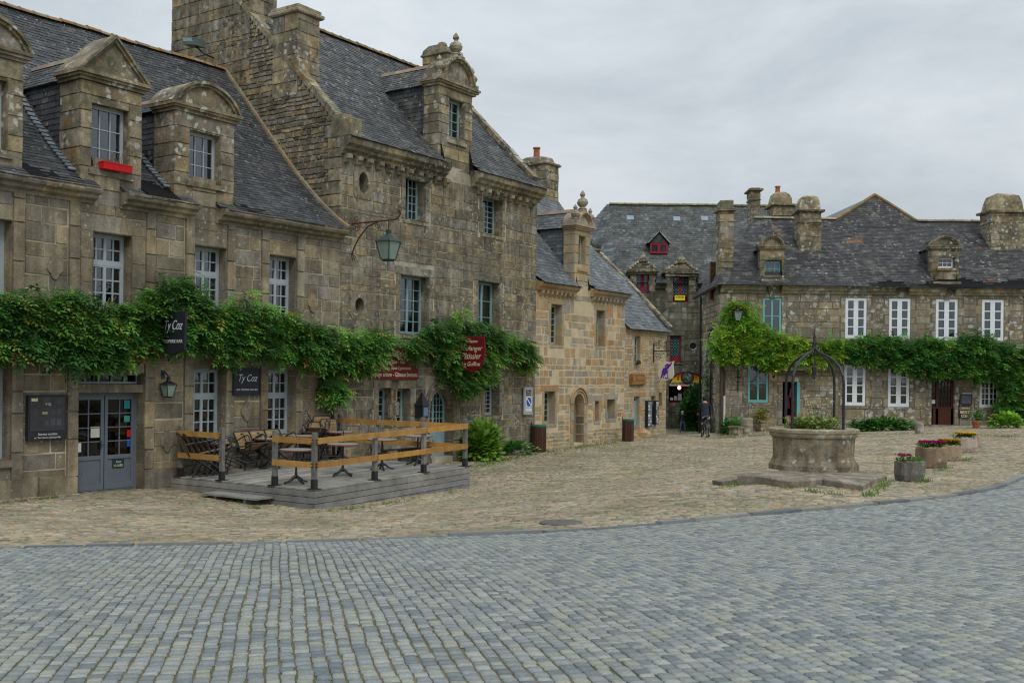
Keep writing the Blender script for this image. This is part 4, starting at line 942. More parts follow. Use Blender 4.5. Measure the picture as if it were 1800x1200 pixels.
cornice(c,rng,uC0,d0-.0,prof,PAL_C); C.part('cornice',c,M['stoneC']); c=MB(); cornice(c,rng,d1+.02,uC1,prof,PAL_C); C.part('cornice',c,M['stoneC'])
md=MB(); x=uC0+.25
while x<uC1-.1:
    if not(d0<x<d1): md.prism([(0,4.72),(-.17,4.72),(-.16,4.62),(-.05,4.54),(0,4.5)],lambda p,q,t:(t,p,q),x-.06,x+.06,jc(rng,PAL_C))
    x+=.3
masonry(md,rng,4.5,4.72,lambda a,b:[(uC0,uC1)],fv,(.22,.23),(.3,.6),PAL_C,proud=.005); C.part('modillion_row',md,M['stoneC'])
profC=[(-.36,4.98),(0,5.2),(1.63,7.06),(2.77,8.42),(4.0,9.9)]
def vC(z):
    for (v0,z0),(v1,z1) in zip(profC,profC[1:]):
        if z<=z1: return v0+(v1-v0)*(z-z0)/(z1-z0)
    return 4.0
k=MB(); bb=MB(); roof_profile(k,bb,rng,profC,uC0,uC1+.05,.16,.26,PAL_SC,excl=lambda u,v:d0+.02<u<d1-.02 and v<.3,bexcl=([(d0,d1)],.1)); C.part('roof',k,M['slate'])
bb.face([(uC0,4,9.85),(uC1,4,9.85),(uC1,9,5),(uC0,9,5)],(.02,.02,.02)); C.part('roof_boarding',bb,M['dark'])
rt=MB(); ridge_line(rt,rng,uC0,uC1-.3,4.0,9.95,PAL_C,.4,.1); C.part('ridge_tile',rt,M['ridge'])
wd_=O(1017.5,414,1030.5,464); dormer(C,rng,d0,d1,4.95,7.15,(wd_[0],wd_[1],5.75,6.95),'arch',vC,.5,PAL_C,M['stoneC'],M['slate'],PAL_SC,'paint_pale',mould=.16,pier=.5,rows=4,cols=2,leaves=1,finials=2,roofh=.7)
s=MB(); chv=L.hu(980,330,uC1)[0]; quoin_box(s,rng,uC1-.95,uC1,3.2,4.9,8.7,10.4,PAL_B); slab(s,rng,uC1-.95,uC1,3.2,4.9,10.38,10.5,PAL_B[0],.08); s.lathe(uC1-.48,4.05,[(.6,10.5),(.55,10.68),(.35,10.78)],12,PAL_B[2],sy=1.5); s.rough(.01,rng)
ch=C.part('chimney',s,M['lichen']); p_=MB(); p_.lathe(uC1-.48,4.0,[(.14,10.75),(.13,11.15),(.16,11.17),(.16,11.22)],10); C.part('chimney_pot',p_,M['terracotta'],ch)
for o,rr_ in ((c1,6),(c2,6),(cg1,5)): window(C,o,.27,'paint_pale',1,2,rr_,None,.045,.022)
window(C,cs2,.3,'paint_pale',1,2,1,None,.03,.02); q=MB(); q.box(cd[0],cd[1],.33,.37,-1.2,cd[3],lin('#8d8570')); q.box(cs1[0],cs1[1],.2,.22,cs1[2],cs1[3],lin('#8d8570'))
for i in range(6): x=cd[0]+(cd[1]-cd[0])*(i+.5)/6; q.box(x-.005,x+.005,.322,.331,-1.1,cd[3]-.3,(.1,.1,.08))
C.part('door',q,M['plain'])
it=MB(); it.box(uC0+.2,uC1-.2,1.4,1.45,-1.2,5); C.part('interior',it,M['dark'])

# ============================================================ HOUSE D : low corner house
rng=random.Random(51)
uD0,uD1=uC1,L.hv(1172,580)[0]
Dh=T('stone_house','small low stone corner house with deep slate roof and shield sign, at the alley mouth','house',L,(uD0,0,-.75))
d1o=O(1115.5,590,1125,640); d2o=O(1114,697,1124,748); d3o=O(1144.5,696,1152,745); d4o=O(1158,690,1163.5,713); d5o=O(1157,598,1161,614); d6o=O(1168,600,1172,616)
opsD=[d1o,d2o,d3o,d4o,d5o,d6o]; zD=L.hv(1140,575)[1]
bk=MB(); backing(bk,uD0,uD1,-1.4,3.8,opsD,reveal=.35); bk.face([(uD1-.02,0,-1.4),(uD1-.02,7,-1.4),(uD1-.02,7,3.8),(uD1-.02,3.93,7.5),(uD1-.02,0,3.8)]); bk.box(uD0,uD1,7,7.1,-1.4,3.8); Dh.part('wall_core',bk,M['mortarC'])
s=MB()
for o in (d1o,d2o,d3o,d4o): surround(s,rng,o,.12,PAL_C,lh=.2,sh=.1,proud=.015,reveal=.34,quoin=.08,sproud=.03)
masonry(s,rng,-1.3,3.72,lambda a,b:[(uD0,uD1)],fv,(.13,.24),(.16,.45),PAL_C,[vop(o,.16,.2,.1) for o in (d1o,d2o,d3o,d4o)]+[d5o,d6o],gap=.016,proud=.01,jit=.014,j=.18,ch=.008)
Dh.part('wall',s,M['stoneC'])
s=MB(); masonry(s,rng,-1.3,7.4,lambda a,b:[(max(0,(b-3.8)/3.7*3.93),7-max(0,(b-3.8)/3.7*3.07))],fu(uD1,1),(.15,.25),(.2,.5),PAL_E,gap=.01,proud=.01,jit=.012); Dh.part('gable_wall',s,M['stoneE'])
profD=[(-.25,3.62),(0,3.84),(2.0,6.03),(3.93,7.6)]
k=MB(); bb=MB(); roof_profile(k,bb,rng,profD,uD0-.0,uD1+.05,.2,.3,PAL_SC,excl=None); Dh.part('roof',k,M['slate']); bb.face([(uD0,3.93,7.55),(uD1,3.93,7.55),(uD1,7,3.7),(uD0,7,3.7)],(.02,.02,.02)); Dh.part('roof_boarding',bb,M['dark'])
v=MB()
for i in range(16):
    t0,t1=i/16,(i+1)/16; f_=lambda t:((-.2+t*4.13),3.72+ (t*4.13)*.955+.05*math.sin(t*3.1)) 
    a_,b_=f_(t0),f_(t1); v.beam((uD1-.02,a_[0],a_[1]+.12),(uD1-.02,b_[0]-.01,b_[1]+.1),.3,.1,jc(rng,PAL_B,.2),up=(0,-.7,.7))
Dh.part('gable_coping',v,M['lichen'])
s=MB(); va,_=L.hu(1066,480,uD0+.3); 
cu0,cu1=uD0+.05,uD0+.95; quoin_box(s,rng,cu0,cu1,1.7,2.7,5.2,6.9,PAL_B); slab(s,rng,cu0,cu1,1.7,2.7,6.9,7.0,PAL_B[0],.08); slab(s,rng,cu0,cu1,1.7,2.7,7.0,7.2,PAL_S[0],.02); s.lathe((cu0+cu1)/2,2.2,[(.3,7.2),(.34,7.4),(.2,7.6),(.16,7.72),(.04,7.8)],10,PAL_B[6]); s.rough(.01,rng); Dh.part('chimney',s,M['stoneB'])
window(Dh,d1o,.13,'paint_teal',1,1,3,None,.04,.02); window(Dh,d2o,.13,'paint_teal',1,1,1,None,.06,.02,panel=.9); window(Dh,d3o,.15,'paint_pale',1,2,4,None,.04,.02)
q=MB()
for o in (d4o,d5o,d6o): q.box(o[0],o[1],.25,.27,o[2],o[3])
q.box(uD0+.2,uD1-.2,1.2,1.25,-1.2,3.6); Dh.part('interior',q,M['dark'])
# boulders at the foot of D
for i,(x,y,w_) in enumerate(((1129,767,.42),(1143,763,.38),(1116,770,.26))):
    X,Y,Z=gp(x,y); b_=MB(); b_.lathe(X,Y,[(.3*w_,Z-.1),(w_*.62,Z),(w_*.6,Z+w_*.4),(w_*.35,Z+w_*.75),(.03,Z+w_*.8)],9,jc(rng,PAL_C),sx=1.2,sy=.8); b_.rough(.05,rng)
    solo('boulder',b_,M['stoneC'],G0,(X,Y,Z),['broad worn boulder at the foot of the small corner house beside the bin','rounded boulder under the postcard racks','small boulder tucked behind the right hand wooden bin'][i],'boulder','boulders along the corner house')

# ============================================================ HOUSE E : dark building closing the alley
rng=random.Random(61)
YE=60.0; E=Frame((0,YE),0.0)
Eh=T('stone_house','tall dark lichened building closing the alley, big grey slate roof and small red dormer','house',E,(9,0,-1.15))
def OE(x0,y0,x1,y1): return O(x0,y0,x1,y1,E)
e1=OE(1119,482,1141,516); e2=OE(1183,485,1211,531); e3=OE(1178,590,1197,636); e4=OE(1212,601,1224,615); ed=OE(1176,678,1238,760)
zE=E.hv(1180,497)[1]; ue0,ue1=5.2,E.hv(1262,500)[0]+6
bk=MB(); backing(bk,ue0,ue1,-1.8,zE,[e1[:3]+[zE],e2[:3]+[zE],e3,ed],reveal=.5); bk.box(ue0,ue1,11.9,12,-1.8,zE); Eh.part('wall_core',bk,M['mortarF'])
s=MB(); 
for o in (e3,): surround(s,rng,o,.18,PAL_E,proud=.03,reveal=.5)
masonry(s,rng,-1.7,zE-.35,lambda a,b:[(ue0,ue1)],fv,(.26,.42),(.4,1.0),PAL_E,[(e1[0],e1[1],e1[2],zE),(e2[0],e2[1],e2[2],zE),vop(e3,.2),(ed[0],ed[1],-2,ed[3])],gap=.008,proud=.02,jit=.012)
Eh.part('wall',s,M['stoneE'])
c=MB(); prof=[(0,zE-.36),(-.12,zE-.34),(-.16,zE-.2),(-.3,zE-.12),(-.32,zE),(0,zE)]
dE=[(e1[0]-.35,e1[1]+.35),(e2[0]-.4,e2[1]+.4)]
cuts=[(ue0,ue1)]
for a,b in dE: cuts=sub(cuts,a,b)
for a,b in cuts: c=MB(); cornice(c,rng,a,b,prof,PAL_E,seg=(1,1.6)); Eh.part('cornice',c,M['stoneE'])
rz=EYE+(664-362)/FPX*66; rE0=(1068-900)/FPX*66
profE=[(-.4,zE-.05),(.1,zE+.2),(1.2,zE+.2+ (rz-zE-.2)*.17),(6,rz)]
k=MB(); bb=MB(); roof_profile(k,bb,rng,profE,rE0,ue1,.22,.34,PAL_SE,excl=lambda u,v:any(a<u<b for a,b in dE) and v<.3,bexcl=(dE,.2))
# left-hand slope
Vv=Vector((0,6,rz-zE)); hh_=Vector((-.8,.6,0)); Bv=Vv-hh_*Vv.dot(hh_); Tl=Bv.length; Bn=Bv/Tl; Nv=hh_.cross(Bn); Nv=Nv if Nv.z>0 else -Nv; vh=Vv.dot(hh_)
slates(k,rng,(rE0,0,zE),tuple(hh_),tuple(Bn),tuple(Nv),0,Tl,lambda t:[(vh*t/Tl,vh*t/Tl+.2+5.5*(1-t/Tl))],.3,.4,tone(PAL_SC,1.25,1.27,1.3))
O3=Vector((rE0,0,zE)); q3=O3+hh_*5.7; p3=O3+Vv; bb.face([tuple(O3-Nv*.05),tuple(q3-Nv*.05),tuple(p3+hh_*.2-Nv*.05),tuple(p3-Nv*.05)],(.02,.02,.02))
Eh.part('roof',k,M['slateE']); bb.face([(rE0,6,rz-.05),(ue1,6,rz-.05),(ue1,12,zE),(rE0,12,zE)],(.02,.02,.02)); Eh.part('roof_boarding',bb,M['dark'])
rt=MB(); ridge_line(rt,rng,rE0,ue1,6,rz+.05,[lin('#7c7c50'),lin('#85805a'),lin('#6e6f50')],.45,.13); Eh.part('ridge_tile',rt,M['ridge'])
for (o,(a,b),apx) in ((e1,dE[0],(1126,446)),(e2,dE[1],(1198,448))):
    s=MB(); zt_=o[3]
    for p,q in ((a,o[0]),(o[1],b)):
        z=zE-.5
        while z<zt_-.02: stone(s,fv,p,q,z,z+.34,.05,rng,.01,jc(rng,PAL_E)); s.box(p+.02,q-.02,-.0,.6,z,z+.34,PAL_E[0]); z+=.35
    s.box(a-.05,b+.05,-.16,.5,zt_,zt_+.12,PAL_E[4]); s.box(a-.2,b+.2,-.26,.5,zt_+.12,zt_+.22,PAL_E[3])
    zz=zt_+.22; w=(b-a)/2+.0; cc=(a+b)/2; top=E.hv(*apx)[1]; n=6
    for i in range(n):   # stepped carved gable
        hh=(top-zz-.3)/n*1.0; ww=w*(1-i/n)**1.25; s.box(cc-ww,cc+ww,-.12+.02*i,.45,zz+i*hh,zz+(i+1)*hh,jc(rng,PAL_A,.2))
        for sg in (-1,1): s.lathe(cc+sg*ww,-.05,[(.02,zz+i*hh),(.11,zz+i*hh+.08),(.09,zz+i*hh+.17),(.02,zz+i*hh+.24)],7,jc(rng,PAL_A,.2))
    s.lathe(cc,0,[(.2,top-.45),(.26,top-.25),(.1,top-.05),(.04,top+.1)],8,PAL_E[4]); s.rough(.03,rng)
    dm=Eh.part('wall_dormer',s,M['lichen'])
    f=MB(); x0,x1,z0,z1=o; mid=(x0+x1)/2
    for p,q in ((x0,x0+.07),(x1-.07,x1),(mid-.09,mid+.09)): f.box(p,q,.2,.26,z0,z1)
    f.box(x0,x1,.195,.255,z0,z0+.08); f.box(x0,x1,.195,.255,z0+.32,z0+.4); Eh.part('window',f,M['paint_red'],dm)
    g_=MB(); g_.face([(x0,.23,z0),(x1,.23,z0),(x1,.23,z1),(x0,.23,z1)]); Eh.part('pane',g_,M['glassdark'],dm)
    la=MB(); 
    for p,q in ((x0+.07,mid-.09),(mid+.09,x1-.07)):
        st_=.16; zz0=z0+.4; n=int((z1-zz0+(q-p))/st_)+1
        for i in range(n):
            t=zz0-(q-p)+i*st_; za=max(t,zz0); zb=min(t+(q-p),z1)
            if zb>za: la.beam((p+(za-t),.215,za),(p+(zb-t),.215,zb),.012,.014); la.beam((q-(za-t),.215,za),(q-(zb-t),.215,zb),.012,.014)
    Eh.part('lattice',la,M['paint_turq'],dm)
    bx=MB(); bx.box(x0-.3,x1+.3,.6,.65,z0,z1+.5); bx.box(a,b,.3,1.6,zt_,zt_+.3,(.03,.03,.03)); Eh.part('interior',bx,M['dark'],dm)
f=MB(); x0,x1,z0,z1=e3
for p,q in ((x0,x0+.08),(x1-.08,x1)): f.box(p,q,.12,.2,z0,z1)
f.box(x0,x1,.11,.19,z0,z0+.3); f.box(x0,x1,.11,.19,z1-.08,z1); w3=Eh.part('window',f,M['paint_red'])
g_=MB(); g_.face([(x0,.17,z0),(x1,.17,z0),(x1,.17,z1),(x0,.17,z1)]); Eh.part('pane',g_,M['glassdark'],w3)
la=MB(); p,q=x0+.08,x1-.08
for i in range(14):
    t=z0+.3-(q-p)+i*.16; za=max(t,z0+.3); zb=min(t+(q-p),z1-.08)
    if zb>za: la.beam((p+(za-t),.155,za),(p+(zb-t),.155,zb),.012,.014); la.beam((q-(za-t),.155,za),(q-(zb-t),.155,zb),.012,.014)
Eh.part('lattice',la,M['paint_turq'],w3)
s=MB(); cx_,cz_=(e4[0]+e4[1])/2,(e4[2]+e4[3])/2; s.tube([(cx_+.22*math.cos(2*math.pi*i/14),-.03,cz_+.22*math.sin(2*math.pi*i/14)) for i in range(15)],.05,5,PAL_E[2]); Eh.part('round_window',s,M['stoneE'])
s=MB(); s.prism([(cx_+.2*math.cos(2*math.pi*i/14),cz_+.2*math.sin(2*math.pi*i/14)) for i in range(14)],lambda p,q,t:(p,t,q),-.035,-.02); Eh.part('round_pane',s,M['dark'])
# red gabled dormer high on the roof and three skylights
a_,b_=(1143,446),(1173,446)
def vE(z):
    for (v0,z0),(v1,z1) in zip(profE,profE[1:]):
        if z<=z1: return v0+(v1-v0)*(z-z0)/(z1-z0)
    return 6
def onroofE(px,py):
    v=2.0
    for _ in range(40): u,z=E.hv(px,py,v); v=v+.5*(vE(z)-v)
    return u,v,z
ul,vl,zl=onroofE(1142,446); ur,_,_=onroofE(1173,446); 
s=MB(); zt2=zl+.62; vf=vl-.15; s.box(ul,ul+.1,vf,vf+.06,zl,zt2); s.box(ur-.1,ur,vf,vf+.06,zl,zt2); s.box(ul+.1,ur-.1,vf,vf+.06,zl,zl+.12); s.box(ul+.1,ur-.1,vf,vf+.06,zt2-.12,zt2); s.box((ul+ur)/2-.07,(ul+ur)/2+.07,vf,vf+.06,zl+.12,zt2-.12)
rd=Eh.part('roof_dormer',s,M['paint_red']); q=MB(); q.box(ul+.05,ur-.05,vf+.03,vf+1.2,zl,zt2,(.02,.02,.025)); ap=(ul+ur)/2; q.prism([(ul,zt2),(ur,zt2),(ap,zt2+.55)],lambda p,qq,t:(p,t,qq),vf-.02,vf+1.8,PAL_S[0]); Eh.part('dormer_body',q,M['slateE'],rd)
q=MB(); 
for sg in (-1,1): q.beam((ap+sg*.03,vf-.1,zt2+.62),(ap+sg*(.65),vf-.1,zt2-.02),.08,.05,lin('#c8ccc8'),up=(0,0,1)); q.face([(ap,vf-.15,zt2+.63),(ap+sg*.68,vf-.15,zt2-.02),(ap+sg*.68,vf+1.2,zt2-.02),(ap,vf+2,zt2+.63)],PAL_SC[0])
Eh.part('dormer_roof',q,M['slateE'],rd)
for (x,y) in ((1108,387),(1190,389),(1239,388)):
    u,v_,z=onroofE(x,y); ln=math.hypot(4.8,rz-zE-.2-(rz-zE-.2)*.17); q=MB(); B_=Vector((0,4.8,(rz-zE-.2)*.83)).normalized(); Nn=Vector((0,-B_.z,B_.y)); p0=Vector((u-.2,v_,z))+Nn*.05; p1=p0+Vector((.42,0,0)); q.add([tuple(p0),tuple(p1),tuple(p1+B_*.45),tuple(p0+B_*.45)]+[tuple(x_-Nn*.08) for x_ in (p0,p1,p1+B_*.45,p0+B_*.45)],[(0,1,2,3),(0,1,5,4),(1,2,6,5),(2,3,7,6),(3,0,4,7)],(.9,1,1.1)); Eh.part('skylight',q,M['zinc'])
# shop opening with an arched painted board
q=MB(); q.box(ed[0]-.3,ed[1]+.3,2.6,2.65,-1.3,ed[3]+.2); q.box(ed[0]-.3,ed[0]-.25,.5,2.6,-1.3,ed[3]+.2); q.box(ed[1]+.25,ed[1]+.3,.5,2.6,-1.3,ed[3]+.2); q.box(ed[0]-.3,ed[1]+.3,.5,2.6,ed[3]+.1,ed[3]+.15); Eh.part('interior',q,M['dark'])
q=MB(); xa,_=E.hv(1204,700); q.box(xa,xa+.45,.5,.6,-.2,ed[3]); q.box(ed[0],ed[1]-.6,.35,.55,.32,.42); Eh.part('shop_frame',q,M['paint_red'])
q=MB(); xb,_=E.hv(1206,730); masonry(q,rng,-1.3,.3,lambda a,b:[(ed[0],xb)],lambda s_,t,d_:(s_,.1-d_,t),(.25,.3),(.3,.6),PAL_E,proud=.0); q.box(ed[0],xb,.12,.4,-1.3,.3,PAL_E[0]); Eh.part('counter',q,M['stoneE'])
q=MB(); x=ed[0]+.1
while x<xb-.3:
    w=rng.uniform(.1,.22); hh=rng.uniform(.12,.4); q.box(x,x+w,.2,.34,.43,.43+hh,rng.choice([(.7,.75,.8),(.5,.6,.7),(.6,.6,.5),(.25,.35,.5)])); x+=w+.06
solo('shop_goods',q,M['plain'],E,(ed[0],.2,.43),'pale boxes displayed on the dark shop counter','goods',kind='thing')
lp=mat('lit_red_lamp',col=(1,.3,.25),noise=None,fine=None,bump=None,emit=((1,.35,.3),3.0)); u_,z_=E.hv(1194,681,-.3); q=MB(); q.lathe(u_,-.3,[(.02,z_-.12),(.1,z_-.06),(.11,z_),(.06,z_+.09),(.02,z_+.12)],10); q.tube([(u_,-.3,z_+.1),(u_,-.1,z_+.25)],.02,5); solo('glowing_lamp',q,lp,E,(u_,-.3,z_),'small glowing reddish lamp under the arched shop board','lamp')
# ============================================================ HOUSE F : long house on the right
rng=random.Random(71)
YF=49.0; FF=Frame((0,YF),0.0)
F_=T('stone_house','long lichened granite house with white casement windows and purple slate roof on the right','house',FF,(14,0,-.6))
def OF(x0,y0,x1,y1): return O(x0,y0,x1,y1,FF)
uF0=FF.hv(1270,500)[0]; uF1=31.0; zF=FF.hv(1500,504)[1]
tq1=OF(1341,523,1374,588); tq2=OF(1315,640,1351,707)
wu=[OF(1486,523,1524,595),OF(1563,524,1601,596),OF(1645,525,1684,598),OF(1726,526,1765,599)]; wu.append([wu[3][0]+2.15,wu[3][1]+2.15]+wu[3][2:])
wl=[OF(1484,641,1522,713),OF(1561,642,1599,715)]; w5=OF(1722,662,1757,716); w5[3]+=.35; dO=OF(1376,671,1405,746); dC=OF(1638,667,1678,746)
opsF=[tq1,tq2]+wu+wl+[w5,dO,dC]
bk=MB(); backing(bk,uF0,uF1,-1.5,zF,opsF,reveal=.35); bk.box(uF0+2.2,uF1,8.9,9,-1.5,zF); bk.face([(uF0+.02,0,-1.5),(uF0+.02,5,-1.5),(uF0+.02,5,zF),(uF0+.02,0,zF)]); bk.face([(uF0+2.2,5,-1.5),(uF0+2.2,9,-1.5),(uF0+2.2,9,zF),(uF0+2.2,5,zF)]); bk.face([(uF0,5,-1.5),(uF0+2.2,5,-1.5),(uF0+2.2,5,zF),(uF0,5,zF)]); F_.part('wall_core',bk,M['mortarF'])
s=MB(); exF=[]
for o in opsF:
    fl_=o in wu or o in wl or o is w5
    surround(s,rng,o,.2,PAL_F,lh=.3,sh=.14,proud=.012,reveal=.3,quoin=.1,sill=o not in (dO,dC),sproud=.03); exF.append(vop(o,.25,.3,.14 if o not in(dO,dC) else .6))
masonry(s,rng,-1.3,zF-.3,lambda a,b:[(uF0,uF1)],fv,(.22,.36),(.35,.85),PAL_F,exF,gap=.005,proud=.01,jit=.007,j=.12)
F_.part('wall',s,M['stoneF'])
s=MB(); masonry(s,rng,-1.4,zF-.1,lambda a,b:[(0,5)],fu(uF0),(.22,.36),(.35,.8),PAL_F,gap=.006,proud=.01,jit=.008)
quoin_box(s,rng,uF0-.12,uF0+.25,-.1,.6,-1.3,zF-.4,PAL_F,faces='fl',rh=(.35,.5),wr=(.6,.9)); F_.part('side_wall',s,M['stoneF'])
c=MB(); prof=[(0,zF-.36),(-.1,zF-.34),(-.13,zF-.26),(-.22,zF-.2),(-.24,zF-.12),(-.33,zF-.06),(-.34,zF+.02),(0,zF+.04)]
da=OF(1343,430,1381,500); db=OF(1633,420,1689,500)
cts=[(uF0-.1,uF1)]
for px0,px1 in ((1345,1373),(1572,1596),(1660,1677)): cts=sub(cts,FF.hv(px0,505)[0],FF.hv(px1,505)[0])
for a,b in cts: c=MB(); cornice(c,rng,a,b,prof,PAL_F,seg=(1,1.7)); F_.part('cornice',c,M['stoneF'])
rzF=EYE+(668-387)/FPX*53.2; vr=4.2; rF0=(1322-900)/FPX*53.2
profF=[(-.42,zF),(0,zF+.22),(.6,zF+.8),(vr,rzF)]
def vF(z):
    for (v0,z0),(v1,z1) in zip(profF,profF[1:]):
        if z<=z1: return v0+(v1-v0)*(z-z0)/(z1-z0)
    return vr
sl=[math.hypot(b[0]-a[0],b[1]-a[1]) for a,b in zip(profF,profF[1:])]; totF=sum(sl)
def spF(sv):
    t=sv/totF; cv=1-(1-t)**1.5*1.0
    return [(uF0-.35+(rF0-uF0+.35)*(t**1.15),uF1)]
k=MB(); bb=MB(); s0=0
for (v0,z0),(v1,z1),ll in zip(profF,profF[1:],sl):
    B_=(0,(v1-v0)/ll,(z1-z0)/ll); Nn=(0,-B_[2],B_[1]); slates(k,rng,(0,v0,z0),(1,0,0),B_,Nn,0,ll,lambda t,s0=s0:spF(s0+t),.125,.2,PAL_SF,j=.09)
    a0=spF(s0)[0][0]; a1=spF(s0+ll)[0][0]; bb.face([(a0,v0,z0-.02),(uF1,v0,z0-.02),(uF1,v1,z1-.02),(a1,v1,z1-.02)],(.02,.02,.02)); 
    # hipped left side
    p0=(a0,v0,z0); p1=(a1,v1,z1); q0=(a0+.1,5.2-.0*v0,z0); q1=(a1,5.2 if v1<vr else vr+.3,z1)
    nrow=max(1,int(ll/.17)); 
    for i in range(nrow):
        f0,f1=i/nrow,(i+1)/nrow; A_=[p0[j]+(p1[j]-p0[j])*f0 for j in range(3)]; B2=[p0[j]+(p1[j]-p0[j])*f1 for j in range(3)]; C2=[q0[j]+(q1[j]-q0[j])*f1 for j in range(3)]; D2_=[q0[j]+(q1[j]-q0[j])*f0 for j in range(3)]
        k.face([(A_[0]-.015,A_[1],A_[2]),tuple(B2),tuple(C2),(D2_[0]-.015,D2_[1],D2_[2])],jc(rng,PAL_SF,.1))
    s0+=ll
# raised triangular roof over the middle
xa,xb,xp=(1462,1608,1543); 
ua=(xa-900)/FPX*53.2; ub=(xb-900)/FPX*53.2; up=(xp-900)/FPX*53.2; zp=EYE+(668-343)/FPX*53.9; vp=vr+.75
ln=math.hypot(vp-vr,zp-rzF); B_=(0,(vp-vr)/ln,(zp-rzF)/ln)
slates(k,rng,(0,vr,rzF),(1,0,0),B_,(0,-B_[2],B_[1]),0,ln,lambda t:[(ua+.15+(up-ua-.15)*t/ln,ub+(up-ub)*t/ln)],.125,.2,PAL_SF,j=.09)
bb.face([(ua+.15,vr,rzF-.02),(ub,vr,rzF-.02),(up,vp,zp-.02)],(.02,.02,.02))
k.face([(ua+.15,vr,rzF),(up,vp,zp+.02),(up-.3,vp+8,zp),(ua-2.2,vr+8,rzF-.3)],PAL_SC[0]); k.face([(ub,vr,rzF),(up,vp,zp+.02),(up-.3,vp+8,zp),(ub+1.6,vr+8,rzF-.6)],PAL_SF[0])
k.sag(rF0,uF1,.06,1); F_.part('roof',k,M['slateF']); bb.face([(rF0,vr,rzF-.05),(uF1,vr,rzF-.05),(uF1,9.3,zF),(rF0,9.3,zF)],(.03,.03,.03)); bb.face([(rF0,vr+.2,rzF-.05),(rF0,9.3,zF),(rF0,5,zF),(uF0,5.2,zF)],(.03,.03,.03)); bb.v=[(x,y,z-.07) if y>.3 else (x,y,z) for x,y,z in bb.v]; F_.part('roof_boarding',bb,M['dark'])
rt=MB(); ridge_line(rt,rng,rF0,ua+.1,vr,rzF+.05,PAL_B,.45,.11); ridge_line(rt,rng,ub,uF1,vr,rzF+.05,PAL_B,.45,.11)
for p,q in (((ua+.1,rzF),(up,zp)),((up,zp),(ub,rzF))):
    n=8
    for i in range(n):
        t0,t1=i/n,(i+1)/n; va_=lambda t:(vr+ (vp-vr)*(t if q==(up,zp) else 1-t)); rt.tube([(p[0]+(q[0]-p[0])*t0,va_(t0),p[1]+(q[1]-p[1])*t0+.03),(p[0]+(q[0]-p[0])*t1,va_(t1),p[1]+(q[1]-p[1])*t1+.03)],.09,6,jc(rng,[lin('#8d6f48'),lin('#8a7a58'),lin('#78745a')],.15))
rt.sag(rF0,uF1,.06,1); F_.part('ridge_tile',rt,M['ridge'])
for (x0,x1,ztop,zt_,kd,win,wm,rr,cc_,lv) in ((1336,1379,0,0,'arch',(0,0,0,0,1344,450,1374,484),'paint_turq',3,3,1),(1637,1686,0,0,'arch',(0,0,0,0,1649,452,1678,471),'paint_white',2,3,1)):
    a,_=FF.hv(x0,470,.25); b,_=FF.hv(x1,470,.25); z1=FF.hv(x0,439,.25)[1]; wa,wt=FF.hv(win[4],win[5],.3); wb_,_=FF.hv(win[6],450,.3); _,wbt=FF.hv(win[4],win[7],.3); win=(wa,wb_,wbt,wt)
    dormer(F_,rng,a,b,zF+.1,z1,win,'seg',vF,.46,PAL_F,M['lichen'],M['slateF'],PAL_SF,wm,mould=.14,pier=.45,rows=rr,cols=cc_,leaves=1,v=.25,roofh=.5,ridgecap=False,inset=.16)
    q=MB(); q.prism([((a+b)/2-.35,zF+.2),((a+b)/2+.35,zF+.2),((a+b)/2+.12,zF-.55),((a+b)/2-.12,zF-.55)],lambda p,t_,t:(p,t,t_),-.08,.5,jc(rng,PAL_F)); q.box(a,b,-.02,.3,zF+.05,zF+.3,PAL_F[0]); q.rough(.02,rng); F_.part('dormer_base',q,M['lichen'])
# chimneys
def chim(x0,x1,ytop,ybase,dep,v,cap,pots=(),col=PAL_B,nm='chimney',flat=0):
    a=FF.hv(x0,ytop,v)[0]; b=FF.hv(x1,ytop,v)[0]; zt=FF.hv(x0,ytop,v)[1]; zb=FF.hv(x0,ybase,v)[1]-.6; zc_=zt-cap
    s=MB(); quoin_box(s,rng,a+.12,b-.12,v,v+dep,zb,zc_,col,rh=(.25,.35)); slab(s,rng,a+.12,b-.12,v,v+dep,zc_,zc_+.12,col[0],.14); slab(s,rng,a+.12,b-.12,v,v+dep,zc_-.5,zc_-.42,col[1],.04)
    if flat: slab(s,rng,a+.12,b-.12,v,v+dep,zc_+.12,zt,col[2],-.02,.04)
    else: 
        cx_,cy_=(a+b)/2,v+dep/2; w=(b-a)/2-.12; h=zt-zc_-.12; s.lathe(cx_,cy_,[(w*1.12,zc_+.12),(w*1.05,zc_+.12+h*.5),(w*.86,zc_+.12+h*.85),(w*.5,zt)],4,col[3],sx=1.25,sy=1.25*dep/(b-a),ph=R(45))
    s.rough(.025,rng); ch=F_.part(nm,s,M['lichen'])
    for (px_,h_) in pots:
        u=FF.hv(px_,ytop,v+dep/2)[0]; q=MB(); q.lathe(u,v+dep/2,[(.13,zt-.1),(.11,zt+h_),(.15,zt+h_+.02),(.15,zt+h_+.07)],9); F_.part('chimney_pot',q,M['terracotta'],ch)
chim(1262,1295,351,505,1.0,-.6+1.2,.5,flat=1)
chim(1317,1341,330,390,1.0,6.5,.15,flat=1); chim(1355,1398,335,390,1.2,4.4,.75,pots=((1367,.25),)); chim(1402,1449,341,432,1.0,1.9,.85); chim(1738,1806,338,432,1.2,2.2,.95)
q=MB(); a_,z_=FF.hv(1254,460,2); q.box(a_-.12,a_+.12,2.0,2.3,zF-.5,z_,lin('#6a4030')); F_.part('flue',q,M['lichen'])
